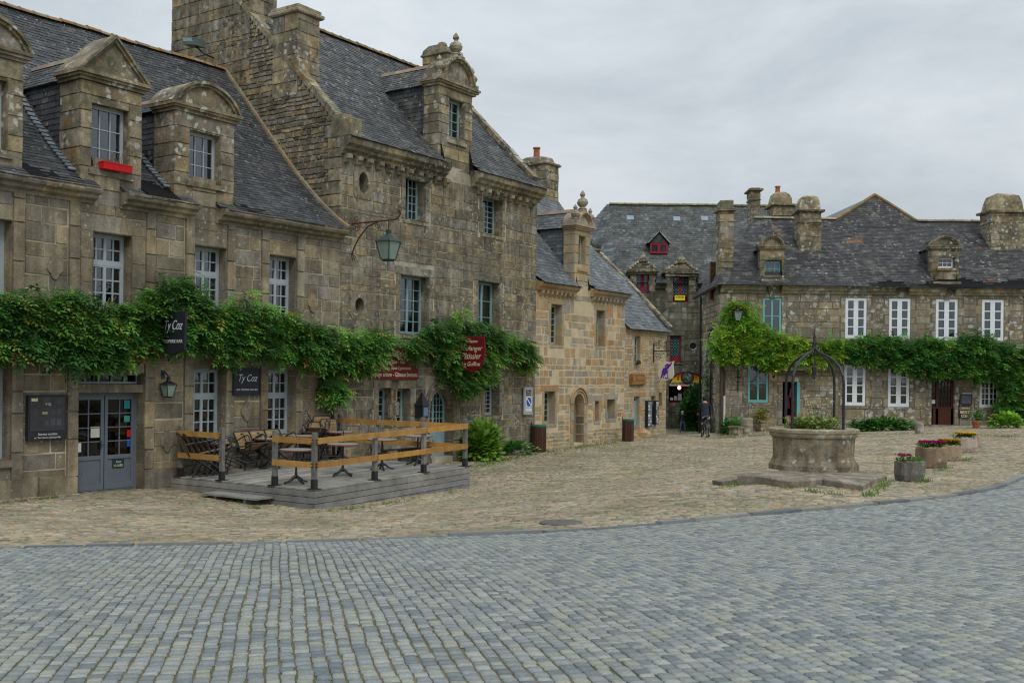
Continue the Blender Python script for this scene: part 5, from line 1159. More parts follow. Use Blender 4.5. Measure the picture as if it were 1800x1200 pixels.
gm=MB(); zg=zF-.05; gm.tube([(uF0-.38,-.45,zg),(uF0-.4,5.2,zg-.15)],.08,6); gm.tube([(uF0-.12,4.9,zg-.1),(uF0-.12,4.9,-1.2)],.05,6); F_.part('gutter',gm,M['iron'])
wc=[(.13,.30,.08,.95,(.85,.95,1.0)),(.33,.47,.08,.95,(.5,.55,.55)),(.55,.62,.08,.95,(.85,.95,1)),(.8,.9,.08,.95,(.9,1,1))]
for o in wu: window(F_,o,.02,'paint_white',2,1,4,None,.03,.05,e=.105,curtain=[(.12,.28,.05,.97,(.5,.55,.6)),(.28,.4,.05,.97,(.9,1,1)),(.6,.76,.05,.97,(.5,.55,.6)),(.78,.88,.05,.97,(.9,1.05,1.05))])
for o in wl:
    window(F_,o,.02,'paint_white',2,1,4,None,.03,.05,sub_glaze=1,e=.105)
    q=MB(); 
    for i in range(60):
        u=rng.uniform(o[0]+.15,o[1]-.15); z=o[2]+rng.uniform(.12,.42); q.lathe(u,.12+rng.uniform(0,.06),[(.01,z-.03),(.045,z),(.01,z+.03)],5,rng.choice([(.6,.03,.08),(.7,.05,.1),(.05,.12,.04),(.05,.1,.03)]))
    F_.part('geranium',q,M['petal'])
window(F_,w5,.02,'paint_white',2,2,6,None,.08,.03)
window(F_,tq1,.02,'paint_turq',2,1,2,None,.06,.03,glass='glass',curtain=[(.1,.9,.05,.95,(.35,.3,.3))]); window(F_,tq2,.02,'paint_turq',2,1,2,None,.06,.03)
# open doorway with hanging clothes
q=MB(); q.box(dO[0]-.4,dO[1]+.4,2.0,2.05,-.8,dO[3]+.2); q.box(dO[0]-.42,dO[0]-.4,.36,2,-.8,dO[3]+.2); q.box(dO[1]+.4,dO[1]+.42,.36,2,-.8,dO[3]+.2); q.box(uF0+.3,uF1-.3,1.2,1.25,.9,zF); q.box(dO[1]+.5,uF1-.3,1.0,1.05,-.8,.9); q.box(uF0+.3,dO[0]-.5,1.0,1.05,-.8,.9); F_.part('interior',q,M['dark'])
q=MB(); q.box(dO[1]-.1,dO[1]+.02,-.02,.1,dO[2],dO[3]); q.box(dO[1]-.06,dO[1]-.02,.1,.75,dO[2],dO[3]); F_.part('open_door',q,M['paint_turq'])
q=MB()
for (x,y,w,h,c_) in ((1397,714,.26,.85,(.35,.09,.04)),(1400,724,.12,.9,(.45,.15,.03)),(1390,690,.12,.4,(.4,.06,.1)),(1384,706,.2,.6,(.12,.02,.05)),(1386,736,.3,.32,(.75,.04,.3))):
    u,z=FF.hv(x,y,.5); q.prism([(u-w*.3,z+h/2),(u+w*.3,z+h/2),(u+w*.6,z-h/2),(u-w*.6,z-h/2)],lambda p,t_,t:(p,t,t_),.45,.6,c_)
solo('hanging_clothes',q,M['cloth'],FF,(dO[0]+.5,.5,.2),'red and pink garments hanging inside the dark open shop doorway','clothes')
# crêperie door
a,b,z0,z1=dC; q=MB(); g_=MB()
for p,r_ in ((a,a+.1),(b-.1,b),((a+b)/2-.28,(a+b)/2-.16)): q.box(p,r_,.12,.22,z0,z1)
q.box(a,b,.12,.22,z1-.1,z1); q.box(a,b,.12,.2,z0,z0+.75); q.box(a,b,.11,.21,z0+.72,z0+.8)
for i in range(1,4): x=(a+b)/2-.16+((b-.1)-((a+b)/2-.16))*i/4; q.box(x-.012,x+.012,.13,.18,z0+.8,z1-.1)
for i in range(1,4): z=z0+.8+(z1-z0-.9)*i/4; q.box((a+b)/2-.16,b-.1,.132,.178,z-.012,z+.012)
g_.face([(a,.17,z0+.8),(b,.17,z0+.8),(b,.17,z1-.1),(a,.17,z1-.1)])
cd_=F_.part('wooden_door',q,mat('brown_door_paint',col=lin('#4a2418'),rough=.5,noise=(4,.2),bump=(40,.1))); F_.part('pane',g_,M['glassdark'],cd_)
q=MB(); q.box(a-.25,b+.3,-.75,-.02,z0-.35,z0-.18,PAL_F[1]); q.box(a-.1,b+.1,-.4,-.02,z0-.2,z0-.03,PAL_F[3]); q.rough(.015,rng); F_.part('doorstep',q,M['stoneF'])
q=MB(); q.box(a+.02,a+.2,.1,.118,z0+.95,z0+1.12,(.6,.65,.7)); F_.part('door_notice',q,M['plain'],cd_)
q=MB(); q.box(a-.1,b+.35,-.08,-.02,z1+.02,z1+.22,(.03,.03,.03)); sgn=F_.part('fascia_board',q,M['plain'])
# shop canopy board over the open door is a sign of its own (objects file)
# ============================================================ TERRACE
rng=random.Random(81)
du0=1.65; du1=7.02; dv0=-4.69; dv1=-.08
def dz(u): return -.71+(u-du0)*.028
TR=T('wooden_terrace','raised grey plank terrace with orange timber rails in front of the crêperie-bar','terrace',L,((du0+du1)/2,-2.4,-1.1))
s=MB(); n=33; w=(dv1-dv0)/n
for i in range(n):      # boards run along the facade
    v=dv0+i*w; cuts=[du0,du0+rng.uniform(1.6,3.8),du1]
    for a,b in zip(cuts,cuts[1:]):
        c=jc(rng,[(.95,.95,.95),(1.2,1.17,1.1),(.78,.78,.78),(1.05,1,.92)],.12)
        s.add([(a+.003,v+.004,dz(a)-.03),(b-.003,v+.004,dz(b)-.03),(b-.003,v+w-.004,dz(b)-.03),(a+.003,v+w-.004,dz(a)-.03),(a+.003,v+.004,dz(a)),(b-.003,v+.004,dz(b)),(b-.003,v+w-.004,dz(b)),(a+.003,v+w-.004,dz(a))],[(0,3,2,1),(4,5,6,7),(0,1,5,4),(1,2,6,5),(2,3,7,6),(3,0,4,7)],c)
TR.part('floor_boards',s,M['deck'])
s=MB(); vL=L.uv(*gp(440,886)[:2])[1]
for k in range(4):      # fascia boards
    for (u0,v0,u1,v1) in ((du0,dv0,du1,dv0),(du1,dv0,du1,dv1),(du0,dv1,du0,dv0)):
        t0=-.035-k*.135
        if k==3 and u0==u1: continue
        jn=rng.uniform(.4,.6)
        for f0,f1 in ((0,jn),(jn,1)):
            A_=(u0+(u1-u0)*f0,v0+(v1-v0)*f0); B_=(u0+(u1-u0)*f1,v0+(v1-v0)*f1)
            if u0==u1==du0 and min(A_[1],B_[1])>-3.2 and k>=2: continue
            c=jc(rng,[(.9,.9,.92),(1.0,.98,.95),(.8,.8,.83)],.12)
            s.beam((A_[0],A_[1],dz(A_[0])+t0-.065),(B_[0],B_[1],dz(B_[0])+t0-.065),.035,.122,c)
TR.part('fascia_boards',s,M['deck'])
s=MB()
for i in range(6):
    for j in range(5): u=du0+.15+(du1-du0-.3)*i/5; v=dv0+.15+(dv1-dv0-.3)*j/4; s.box(u-.05,u+.05,v-.05,v+.05,-1.3,dz(u)-.04,(.5,.5,.5))
TR.part('joists',s,M['deck'])
s=MB(); vs0=L.uv(*hz(453,855,-.7))[1]; vs1=L.uv(*hz(369,845,-.7))[1]
zst=-.93; s.box(du0-.55,du0-.03,vs0-.1,vs1-.05,zst-.04,zst,(1,1,1)); s.box(du0-.5,du0-.1,vs0+.25,vs0+.33,-1.25,zst-.04,(.8,.8,.8)); s.box(du0-.5,du0-.1,vs1-.5,vs1-.42,-1.25,zst-.04,(.8,.8,.8)); s.box(du0-.05,du0-.02,vs0,vs1,-1.2,zst,(.6,.6,.6)); TR.part('step',s,M['deck'])
def vpost(px,py): 
    X,Y=hz(px,py,-.70); return L.uv(X,Y)[1]
PS=[]     # rail posts
for px,py in ((555,867),(653,848),(739,832),(814,818)):
    X,Y=hz(px,py,-.66); u=L.uv(X,Y)[0]; PS.append((u,dv0+.09))
PS[0]=(du0+.08,dv0+.09); PS[3]=(du1-.08,dv0+.09); PS[1]=(du0+.08+(du1-du0-.16)*.36,dv0+.09); PS[2]=(du0+.08+(du1-du0-.16)*.69,dv0+.09)
left=[(du0+.08,vs0),(du0+.08,vs1),(du0+.08,dv1-.22)]; right=[(du1-.08,-3.25),(du1-.08,-1.75),(du1-.08,-.35)]
for i,(u,v) in enumerate(PS+left+right):
    q=MB(); q.box(u-.045,u+.045,v-.045,v+.045,dz(u)+.18,dz(u)+1.16,jc(rng,[WHT,(.85,.85,.87)],.1)); q.box(u-.038,u+.038,v-.038,v+.038,dz(u)+1.16,dz(u)+1.175,(1.1,1.1,1.1)); p=TR.part('post',q,M['post'])
    q=MB(); q.box(u-.052,u+.052,v-.052,v+.052,dz(u),dz(u)+.2); q.box(u-.11,u+.11,v-.11,v+.11,dz(u)+.001,dz(u)+.014); TR.part('post_shoe',q,M['iron'],p)
def rails(seq,off):
    for a,b in zip(seq,seq[1:]):
        for h in (1.0,.5):
            q=MB(); q.beam((a[0]+off[0],a[1]+off[1],dz(a[0])+h),(b[0]+off[0],b[1]+off[1],dz(b[0])+h),.035,.125,jc(rng,[WHT,(1.1,1,.9),(.85,.8,.76)],.1))
            for e_ in (a,b):
                for dh in (-.03,.03): q.box(e_[0]+off[0]*1.0-.02,e_[0]+off[0]+.02,e_[1]+off[1]-.02,e_[1]+off[1]+.02,dz(a[0])*0+dz(e_[0])+h+dh-.006,dz(e_[0])+h+dh+.006,(.12,.12,.14))
            q.rough(.004,rng); TR.part('rail',q,M['rail'])
rails(PS,(0,-.075)); rails([PS[0],left[0]],(-.075,0)); rails(left[1:],(-.075,0)); rails([PS[3]]+right,(-.075,0))
# ------------------------------------------------------------ bistro tables
def make_table(label):
    t=T('bistro_table',label,'table',G0,(0,0,0),'round bistro tables on the terrace')
    s=MB(); s.lathe(0,0,[(.33,.715),(.355,.72),(.36,.735),(.35,.742),(.3,.743)],28); t.part('table_top',s,M['marble'],smooth=False)
    s=MB(); s.lathe(0,0,[(.362,.705),(.37,.712),(.37,.735),(.361,.738)],28); t.part('table_rim',s,M['tedge'])
    s=MB(); s.tube([(0,0,.1),(0,0,.2),(0,0,.3),(0,0,.69)],[.045,.03,.022,.02],8); s.tube([(0,0,.69),(0,0,.712)],[.1,.12],8); t.part('pedestal',s,M['iron'])
    for k in range(4):
        a=R(90*k+45); c_,s_=math.cos(a),math.sin(a); s=MB(); s.tube([(0,0,.16),(c_*.08,s_*.08,.12),(c_*.17,s_*.17,.05),(c_*.25,s_*.25,.03),(c_*.29,s_*.29,.012)],[.035,.028,.022,.022,.028],6); t.part('foot',s,M['iron'])
    return t.e
tb=None
TL=[((521,790),'nearest bistro table to the terrace corner post, seen between the two rails'),((378,778),'bistro table beside the nested chairs at the left end of the terrace'),((530,763),'bistro table in the middle of the terrace in front of the leaning chair stack'),((474,769),'bistro table half hidden behind the top rail left of the middle one'),((611,752),'bistro table nearest the right hand chair pile and the house wall'),((603,779),'bistro table behind the long front rail between the two left posts'),((672,769),'bistro table behind the long rail, right of the second front post'),((739,760),'farthest bistro table, behind the third front post before the bakery')]
for i,((px,py),lb) in enumerate(TL):
    X,Y=hz(px,py,.06); u=L.uv(X,Y)[0]; zt=dz(u); X,Y=hz(px,py,zt+.735)
    u,v=L.uv(X,Y); v=min(v,-.5)
    X,Y,_=L.W(min(max(u,du0+.45),du1-.45),v,0); loc=(X,Y,dz(L.uv(X,Y)[0]))
    if tb is None: tb=make_table(lb); tb.location=loc
    else: copytree(tb,loc,(0,0,R(rng.uniform(0,80))),lb)
# ------------------------------------------------------------ folding bistro chairs
def make_chair(label):
    t=T('folding_chair',label,'chair',G0,(0,0,0),'stacked folding chairs on the terrace')
    # seat faces -y ; back at +y
    s=MB()
    for i in range(9): y=-.2+i*.047; s.box(-.19,.19,y,y+.034,.445,.46,jc(rng,[WHT,(.85,.8,.75)],.1))
    t.part('seat',s,M['cane'])
    s=MB()
    for i in range(12): z=.5+i*.034; s.box(-.18,.18,.235+(z-.5)*.2,.25+(z-.5)*.2,z,z+.027,jc(rng,[WHT,(.85,.8,.75)],.1))
    t.part('backrest',s,M['cane'])
    s=MB(); s.tube([(-.2,.22,.44),(-.2,.245,.6),(-.2,.31,.88),(-.17,.32,.91),(.17,.32,.91),(.2,.31,.88),(.2,.245,.6),(.2,.22,.44)],.017,6); s.tube([(-.2,.235,.545),(.2,.235,.545)],.011,6); t.part('back_frame',s,M['iron'])
    s=MB(); s.tube([(-.2,-.21,.44),(.2,-.21,.44),(.2,.22,.44),(-.2,.22,.44),(-.2,-.21,.44)],.012,6); t.part('seat_frame',s,M['iron'])
    for x in (-.205,.205):
        for a,b in (((x,-.2,.45),(x,.26,.0)),((x,.22,.45),(x,-.24,.0))):
            s=MB(); s.tube([a,((a[0]+b[0])/2,(a[1]+b[1])/2,(a[2]+b[2])/2+.02),b],.016,6); t.part('leg',s,M['iron'])
    s=MB(); s.tube([(-.2,.17,.09),(.2,.17,.09)],.009,5); s.tube([(-.2,-.15,.09),(.2,-.15,.09)],.009,5); t.part('stretcher',s,M['iron'])
    for x in (-.21,.21):
        s=MB(); s.tube([(x,.265,.68),(x,.1,.685),(x,-.12,.67),(x,-.17,.62),(x,-.19,.45)],.012,6); t.part('armrest',s,M['iron'])
    return t.e
ch0=None; CH=[]
angF=L.ang   # facade direction
# nested row by the wall at left: backs towards the facade end, stacked along the wall
for i in range(6): CH.append((du0+.4+i*.16,-.7-.04*i,dz(du0)+.04*i*.6,math.pi/2-.5,.12+.02*i,'folding chair in the nested row at the left end, number %s from the wall rail'%['one','two','three','four','five','six'][i]))
lean=[(3.5,-1.0),(3.95,-1.05),(4.4,-1.1),(3.75,-.55)]
lbl_l=['leftmost leaning folding chair with slatted back beside window','second leaning folding chair in the tilted group under the window sign','rightmost leaning folding chair in the tilted group','leaning folding chair behind the tilted group close to the wall']
ordn=['closest to the left post','second from the left post','third from the left post','fourth from the left post','fifth from the left post','farthest from the left post']
for i,(u,v) in enumerate(lean): CH.append((u,v,dz(u)+.02,-.1,-.42,lbl_l[i]))
pil=[(5.35,-.75,.0,-.9),(5.55,-.65,.13,-.75),(5.8,-.6,.24,-.6),(6.25,-.75,.02,.0)]
lbl_p=['lowest folding chair of the slanting pile right of the window','middle folding chair of the slanting pile right of the window','topmost folding chair of the slanting pile right of the window','upright folding chair with pale seat at the right end of the chair pile']
for i,(u,v,z,tl) in enumerate(pil): CH.append((u,v,dz(u)+z,(-1.0,-1.0,-1.0,-.5)[i],tl*.6,lbl_p[i]))
for i,(u,v,z,rz_,tilt,lb) in enumerate(CH):
    if i<6: lb='folding chair nested in the dark row at the left rail, '+ordn[i]
    from mathutils import Euler
    Rm=Matrix.Rotation(L.ang+rz_,3,'Z')@Matrix.Rotation(tilt if i>=6 else -.2-.05*i,3,'X')
    e=Rm.to_euler(); loc=L.W(u,v,z+ (abs(math.sin(tilt))*.2 if i>=6 else .04))
    if ch0 is None: ch0=make_chair(lb); ch0.location=loc; ch0.rotation_euler=e; ch0.scale=(1.15,1.15,1.15)
    else: copytree(ch0,loc,e,lb)
# ============================================================ SIGNS, LAMPS on the left houses
def board(Tt,name,a,b,z0,z1,v0,v1,matx,col=WHT,bev=0): q=MB(); q.box(a,b,v0,v1,z0,z1,col); return Tt.part(name,q,matx)
a,zt=L.hv(50,694,-.12); b,zb=L.hv(116,772,-.12)
t=T('menu_display','black glazed menu case with small printed panels left of the grey door','sign',L,(a,-.1,zb))
board(t,'case',a,b,zb,zt,-.12,-.02,M['signblack']); board(t,'glazing',a+.04,b-.04,zb+.2,zt-.05,-.128,-.121,mat('menu_glass',col=(.05,.05,.06),rough=.12,noise=None,fine=None,bump=None,spec=.7))
q=MB(); q.box(a+.06,b-.06,-.1302,-.1285,zb+.25,zt-.2,(.045,.045,.05))
for i in range(5):
    for j in range(3):
        if (i,j) in ((2,2),): continue
        u=a+.09+i*(b-a-.18)/5; z=zb+.3+j*.22; q.box(u,u+.1,-.132,-.13,z,z+rng.uniform(.08,.16),jc(rng,[(.05,.05,.055),(.065,.065,.07),(.045,.045,.05)],.3))
t.part('menu_cards',q,M['plain']); q=MB(); q.box(a+.06,a+.13,-.134,-.13,zt-.13,zt-.07,(.6,.6,.6)); q.box(a+.13,a+.2,-.134,-.13,zt-.13,zt-.07,(.6,.55,.1)); t.part('sticker',q,M['plain']); q=MB(); q.box(a+.3,a+.42,-.134,-.13,zt-.4,zt-.35,(.3,.27,.15)); t.part('menu_photo',q,M['plain'])
t.text('Service continu',((a+b)/2,-.134,zb+.13),(b-a)*.5,.05,M['signwhite']); t.text('et Terrasse côté jardin',((a+b)/2,-.134,zb+.06),(b-a)*.7,.05,M['signwhite']); t.text('TY COZ',((a+b)/2,-.14,zt-.2),.13,.05,M['signwhite'])
a,zt=L.hv(410,646,-.08); b,zb=L.hv(458,694,-.08)
t=T('wall_sign','black square Ty Coz board on the wall between two lower windows','sign',L,(a,-.05,zb)); board(t,'board',a,b,zb,zt,-.08,-.02,M['signblack'],bev=1)
q=MB(); 
for (p,r_,s_,w_) in ((a,b,zb,zb+.03),(a,b,zt-.03,zt),(a,a+.03,zb,zt),(b-.03,b,zb,zt)): q.box(p,r_,-.1,-.08,s_,w_)
t.part('frame',q,M['signblack'])
t.text('Ty Coz',((a+b)/2,-.085,zb+(zt-zb)*.62),(b-a)*.68,(zt-zb)*.34,M['signwhite'],shear=.35); t.text('BAR CREPERIE GLACIER',((a+b)/2,-.085,zb+(zt-zb)*.2),(b-a)*.76,.045,M['signwhite'])
def hangsign(name,label,px,py0,py1,wv,voff,poly,matx,lines,pole_z=None,ang=0):
    """board hung at right angles to the wall, its face towards -u"""
    vc=voff; X=None
    # find u so that the sign centre appears at px for v=vc
    u,z1=L.hv(px,py0,vc); _,z0=L.hv(px,py1,vc)
    t=T(name,label,'sign',L,(u,0,z1)); q=MB(); h=z1-z0
    q.prism([(vc+p*wv/2,z0+r_*h) for p,r_ in poly],lambda p,qq,tt:(tt,p,qq),u-.03,u+.03); t.part('board',q,matx)
    fr=MB(); P=[(vc+p*wv/2,z0+r_*h) for p,r_ in poly]
    for i in range(len(P)): A_,B_=P[i],P[(i+1)%len(P)]; fr.tube([(u,A_[0],A_[1]),(u,B_[0],B_[1])],.028,5)
    t.part('board_rim',fr,matx)
    br=MB(); zb_=z1+.12; br.tube([(u,0,zb_),(u,vc-wv/2-.05,zb_)],.018,6); br.tube([(u,vc-wv/3,zb_),(u,vc-wv/3,z1)],.01,5); br.tube([(u,vc+wv/3,zb_),(u,vc+wv/3,z1)],.01,5); sp=spiral(vc,zb_+.14,.12,0,1.3); br.tube([(u,p,r_) for p,r_ in sp],.01,5); t.part('bracket',br,M['iron'])
    for (txt,fz,fw,fh,mt,sh) in lines: t.text(txt,(u-.036,vc,z0+fz*h),wv*fw,h*fh,mt,face='u',shear=sh)
    return t,u,z0,z1,vc
_,tu,tz0,tz1,_=hangsign('hanging_sign','black tapered Ty Coz bar sign hanging out among the vine leaves',306,549,622,.85,-.8,[(-1,1),(1,1),(.9,.12),(0,-.02),(-.9,.12)],M['signblack'],[('Ty Coz',.68,.72,.3,M['signwhite'],.35),('CREPERIE BAR',.3,.8,.08,M['signwhite'],0)])
_,bu,bz0,bz1,_=hangsign('hanging_sign','dark red rounded bakery sign hanging out of the vine',829,593,650,1.0,-.95,[(-.95,1),(.95,1),(1,.6),(.92,.25),(.6,.03),(0,-.06),(-.6,.03),(-.92,.25),(-1,.6)],M['signred'],[('Artisans',.88,.5,.1,M['signcream'],.2),('Boulanger',.66,.85,.2,M['signcream'],.25),('Pâtissier',.42,.75,.19,M['signcream'],.25),('Le Guillou',.18,.7,.13,M['signcream'],.25)])
a,zt=L.hv(651,612,-.06); b,zb=L.hv(735,667,-.06)
t=T('shop_board','dark red painted board with cream bakery lettering above the paired narrow windows','sign',L,(a,-.05,zb)); board(t,'board',a,b,zb,zt+.15,-.07,-.02,M['signred'])
mid_=(a+b)/2; hh=zt-zb
t.text('Kouign amann - Gâteaux bretons',(mid_,-.075,zb+hh*.16),(b-a)*.94,hh*.2,M['signcream'],bold=.01); t.text('Le Guillou  depuis 3 générations',(mid_,-.075,zb+hh*.38),(b-a)*.66,hh*.14,M['signcream'],shear=.3); t.text('Chocolats - Thés',(mid_,-.075,zb+hh*.58),(b-a)*.4,hh*.12,M['signcream'],shear=.3); t.text('Biscuits Pâtisserie',(mid_,-.075,zb+hh*.84),(b-a)*.85,hh*.2,M['signcream'],shear=.25)
# no-parking sign on wall
a,zt=L.hv(921,680,-.1); b,zb=L.hv(935,728,-.1)
t=T('parking_sign','grey metal panel with round blue and white no parking sign near the corner','sign',L,(a,-.1,zb)); board(t,'panel',a,b,zb,zt,-.12,-.06,M['zinc'],(1.5,1.5,1.5)); w_=b-a
board(t,'inner_panel',a+.05,b-.05,zb+.05,zt-.05,-.13,-.12,M['plain'],(.5,.5,.5)); board(t,'brown_plate',a+.1,b-.1,zt-.3,zt-.1,-.136,-.13,M['plain'],(.10,.035,.02))
cx_,cz_=(a+b)/2,zb+(zt-zb)*.46
def disc(Tt,nm,cx,cz,r,v0,v1,matx,col,parent=None): q=MB(); q.prism([(cx+r*math.cos(2*math.pi*i/24),cz+r*math.sin(2*math.pi*i/24)) for i in range(24)],lambda p,qq,tt:(p,tt,qq),v0,v1,col); return Tt.part(nm,q,matx,parent)
rD=w_*.38; dd1=disc(t,'roundel',cx_,cz_,rD,-.14,-.13,M['plain'],(.75,.75,.75)); disc(t,'roundel_blue',cx_,cz_,rD*.8,-.145,-.14,M['plain'],(.03,.09,.4),dd1); q=MB(); q.beam((cx_-rD*.55,-.148,cz_+rD*.55),(cx_+rD*.55,-.148,cz_-rD*.55),.006,rD*.22,(.75,.75,.75)); t.part('roundel_bar',q,M['plain'],dd1)
q=MB(); 
for i in range(3): u=a+.14+i*(w_-.28)/2; q.lathe(u,-.14,[(.03,zb+.1),(.04,zb+.16),(.02,zb+.2)],6,(.75,.75,.75))
t.part('pictograms',q,M['plain'])
t.text('Place',((a+b)/2,-.137,zt-.17),.2,.06,M['signwhite']); t.text('de l\'église',((a+b)/2,-.137,zt-.24),.26,.06,M['signwhite'])
# wall lantern by the door, green street lantern on iron bracket, dark lantern near bakery door
u,z=L.hv(299,662,-.28); t=T('wall_lantern','small black wall lantern with frosted glass right of the grey double door','lamp',L,(u,0,z)); lamp_lantern(t,(u,-.22,z),.55,M['iron'],M['lampglass']); q=MB(); q.tube([(u,-.0,z+.05),(u,-.12,z+.1),(u,-.22,z)],.014,5); q.box(u-.05,u+.05,-.03,.0,z-.05,z+.15); t.part('arm',q,M['iron'])
u=L.hv(618,398)[0]; zt=L.hv(620,395)[1]; zl=L.hv(620,450)[1]
t=T('street_lantern','large green four-sided lantern on a rusty scrolled iron bracket at the tall house corner','lamp',L,(u,0,zl))
vo,_=L.hu(683,405,u); q=MB(); z0_=zt+.02
q.tube([(u,0,z0_),(u,vo-.2,z0_+.0),(u,vo-.35,z0_+.05),(u,vo-.42,z0_+.16),(u,vo-.36,z0_+.24)],.022,6); q.tube([(u,0,zl),(u,-.12,zl+.25),(u,-.3,zl+.5),(u,-.6,z0_-.12),(u,-.95,z0_-.02)],.02,6)
for (cy,cz,r,t0,sg) in ((-.18,z0_+.12,.1,-1.57,1),(-.2,z0_-.14,.11,1.57,1),(vo*.72,z0_-.12,.1,1.57,-1),(-.1,zl-.04,.09,1.57,-1),(vo-.38,z0_+.2,.07,-1.6,-1)): q.tube([(u,p,r_) for p,r_ in spiral(cy,cz,r,t0,1.4,14,sg)],.012,5)
t.part('bracket',q,M['rust']); zt_l=L.hu(683,403,u)[1]; q=MB(); q.tube([(u,vo,z0_),(u,vo,zt_l)],.015,5); t.part('hanger',q,M['rust'])
lamp_lantern(t,(u,vo,zt_l),1.0,mat('green_lamp_paint',col=(.045,.07,.065),rough=.5,noise=(6,.2),fine=None,bump=None),M['lampglass'])
u,z=L.hv(742,692,-.2); t=T('wall_lantern','dark slate roofed wall lantern box left of the arched blue door','lamp',L,(u,0,z)); s_=MB(); s_.box(u-.14,u+.14,-.34,-.06,z-.72,z-.35); s_.lathe(u,-.2,[(.24,z-.35),(.05,z+.0),(.02,z+.05)],4,ph=R(45)); s_.box(u-.03,u+.03,-.06,0,z-.5,z-.4); t.part('lantern_body',s_,M['iron']); s_=MB(); s_.box(u-.1,u+.1,-.35,-.342,z-.66,z-.4,(.12,.2,.3)); t.part('menu_glass',s_,M['plain'])
# roof floodlight
u,z=L.hv(343,75,2.2); vv=v0c+1.0; t=T('floodlight','grey box floodlight fixed to the gable chimney above the roof','lamp',L,(uB0-.2,vv,11))
vv,zz=L.hu(343,78,uB0-.5); s_=MB(); s_.prism([(vv-.28,zz-.12),(vv+.28,zz-.02),(vv+.32,zz+.22),(vv-.2,zz+.12)],lambda p,q_,t_:(t_,p,q_),uB0-.75,uB0-.3); t.part('housing',s_,mat('grey_green_metal',col=(.09,.12,.11),rough=.4,noise=(6,.2),fine=None,bump=None)); s_=MB(); s_.prism([(vv-.2,zz-.02),(vv+.22,zz+.05),(vv+.25,zz+.17),(vv-.15,zz+.1)],lambda p,q_,t_:(t_,p,q_),uB0-.76,uB0-.75); t.part('front_glass',s_,M['lampglass']); s_=MB(); s_.tube([(uB0-.5,vv,zz-.05),(uB0-.35,vv-.25,zz-.3),(uB0-.02,vv-.3,zz-.35)],.025,5); t.part('arm',s_,M['iron'])
# red flower box on the pedimented dormer sill
a,zb=L.hv(163,300,-.06); b,_=L.hv(214,300,-.06); cxd=(D1[0]+D1[1])/2; a,b=cxd-.36,cxd+.36; zb=6.08
s_=MB(); s_.prism([(-.24,zb+.14),(-.05,zb+.14),(-.07,zb),(-.22,zb)],lambda p,q_,t_:(t_,p,q_),a,b); s_.box(a-.01,b+.01,-.25,-.04,zb+.14,zb+.155); t=T('flower_box','bright red plastic flower box on the pedimented dormer sill','planter',L,(a,-.15,zb)); t.part('box',s_,mat('red_plastic',col=(.62,.012,.015),rough=.35,noise=(8,.05),fine=None,bump=None)); 
q=MB()
for i in range(14): x=rng.uniform(a+.05,b-.05); y=rng.uniform(-.2,-.08); q.tube([(x,y,zb+.17),(x+rng.uniform(-.05,.05),y,zb+.17+rng.uniform(.08,.26))],.006,4,(.16,.13,.06))
t.part('stems',q,M['leaf'])
# shield sign on bracket + carved wooden sign + bird at house D
u,zt=L.hv(1148,603); _,zb=L.hv(1148,637); s_=MB(); 
t=T('hanging_sign','cream shield sign with a purple dancing figure, hung on an iron bracket in the alley','sign',L,(u,0,zt))
s_.tube([(u,-.03,zb),(u,-.03,zt)],.03,5); za=L.hv(1148,617)[1]; s_.tube([(u,0,za),(u,-1.25,za)],.02,5)
for (cy,cz,r) in ((-.22,za+.22,.16),(-.25,za-.25,.17),(-.55,za+.12,.1),(-.6,za-.14,.12)): s_.tube([(u,p,r_) for p,r_ in spiral(cy,cz,r,0,1.5)],.012,5)
s_.tube([(u,-.62,za),(u,-.62,za+.42)],.012,4); s_.tube([(u,-.95,za),(u,-.95,za+.42)],.012,4)
t.part('bracket',s_,M['iron']); vc,z1=L.hu(1171,634,u); _,z0=L.hu(1171,669,u); hw=.37; h=z1-z0
P=[(-1,1),(-.55,.93),(0,.97),(.55,.93),(1,1),(.88,.8),(.95,.5),(1,.3),(.8,.12),(0,0),(-.8,.12),(-1,.3),(-.95,.5),(-.88,.8)]
q=MB(); q.prism([(vc+p*hw,z0+r_*h) for p,r_ in P],lambda p,q_,t_:(t_,p,q_),u-.03,u+.03); bd=t.part('shield',q,M['creamboard'])
q=MB(); pc=lin('#5b2a9a'); f_=lambda p,r_:(vc-p*hw,z0+r_*h)   # viewer's right is -v
for poly in ([(-.1,.78),(.15,.86),(.4,.84),(.5,.74),(.35,.6),(.1,.58),(-.1,.62)],[(-.25,.66),(.1,.6),(.3,.5),(.2,.4),(-.05,.3),(-.35,.28),(-.5,.42),(-.42,.55)],[(-.5,.34),(-.3,.3),(-.45,.15),(-.66,.12)],[(.4,.8),(.7,.93),(.78,.9),(.55,.7)],[(.22,.45),(.3,.44),(.3,.16),(.24,.16)],[(-.1,.17),(.5,.13),(.5,.1),(0,.1)],[(-.2,.3),(-.08,.3),(-.25,.12),(-.35,.1)]):
    q.prism([f_(*x) for x in poly],lambda p,q_,t_:(t_,p,q_),u-.042,u-.031,pc)
q.prism([f_(.05+.1*math.cos(2*math.pi*i/10),.7+.06*math.sin(2*math.pi*i/10)) for i in range(10)],lambda p,q_,t_:(t_,p,q_),u-.048,u-.04,lin('#a05aa8')); t.part('purple_figure',q,M['plain'],bd)
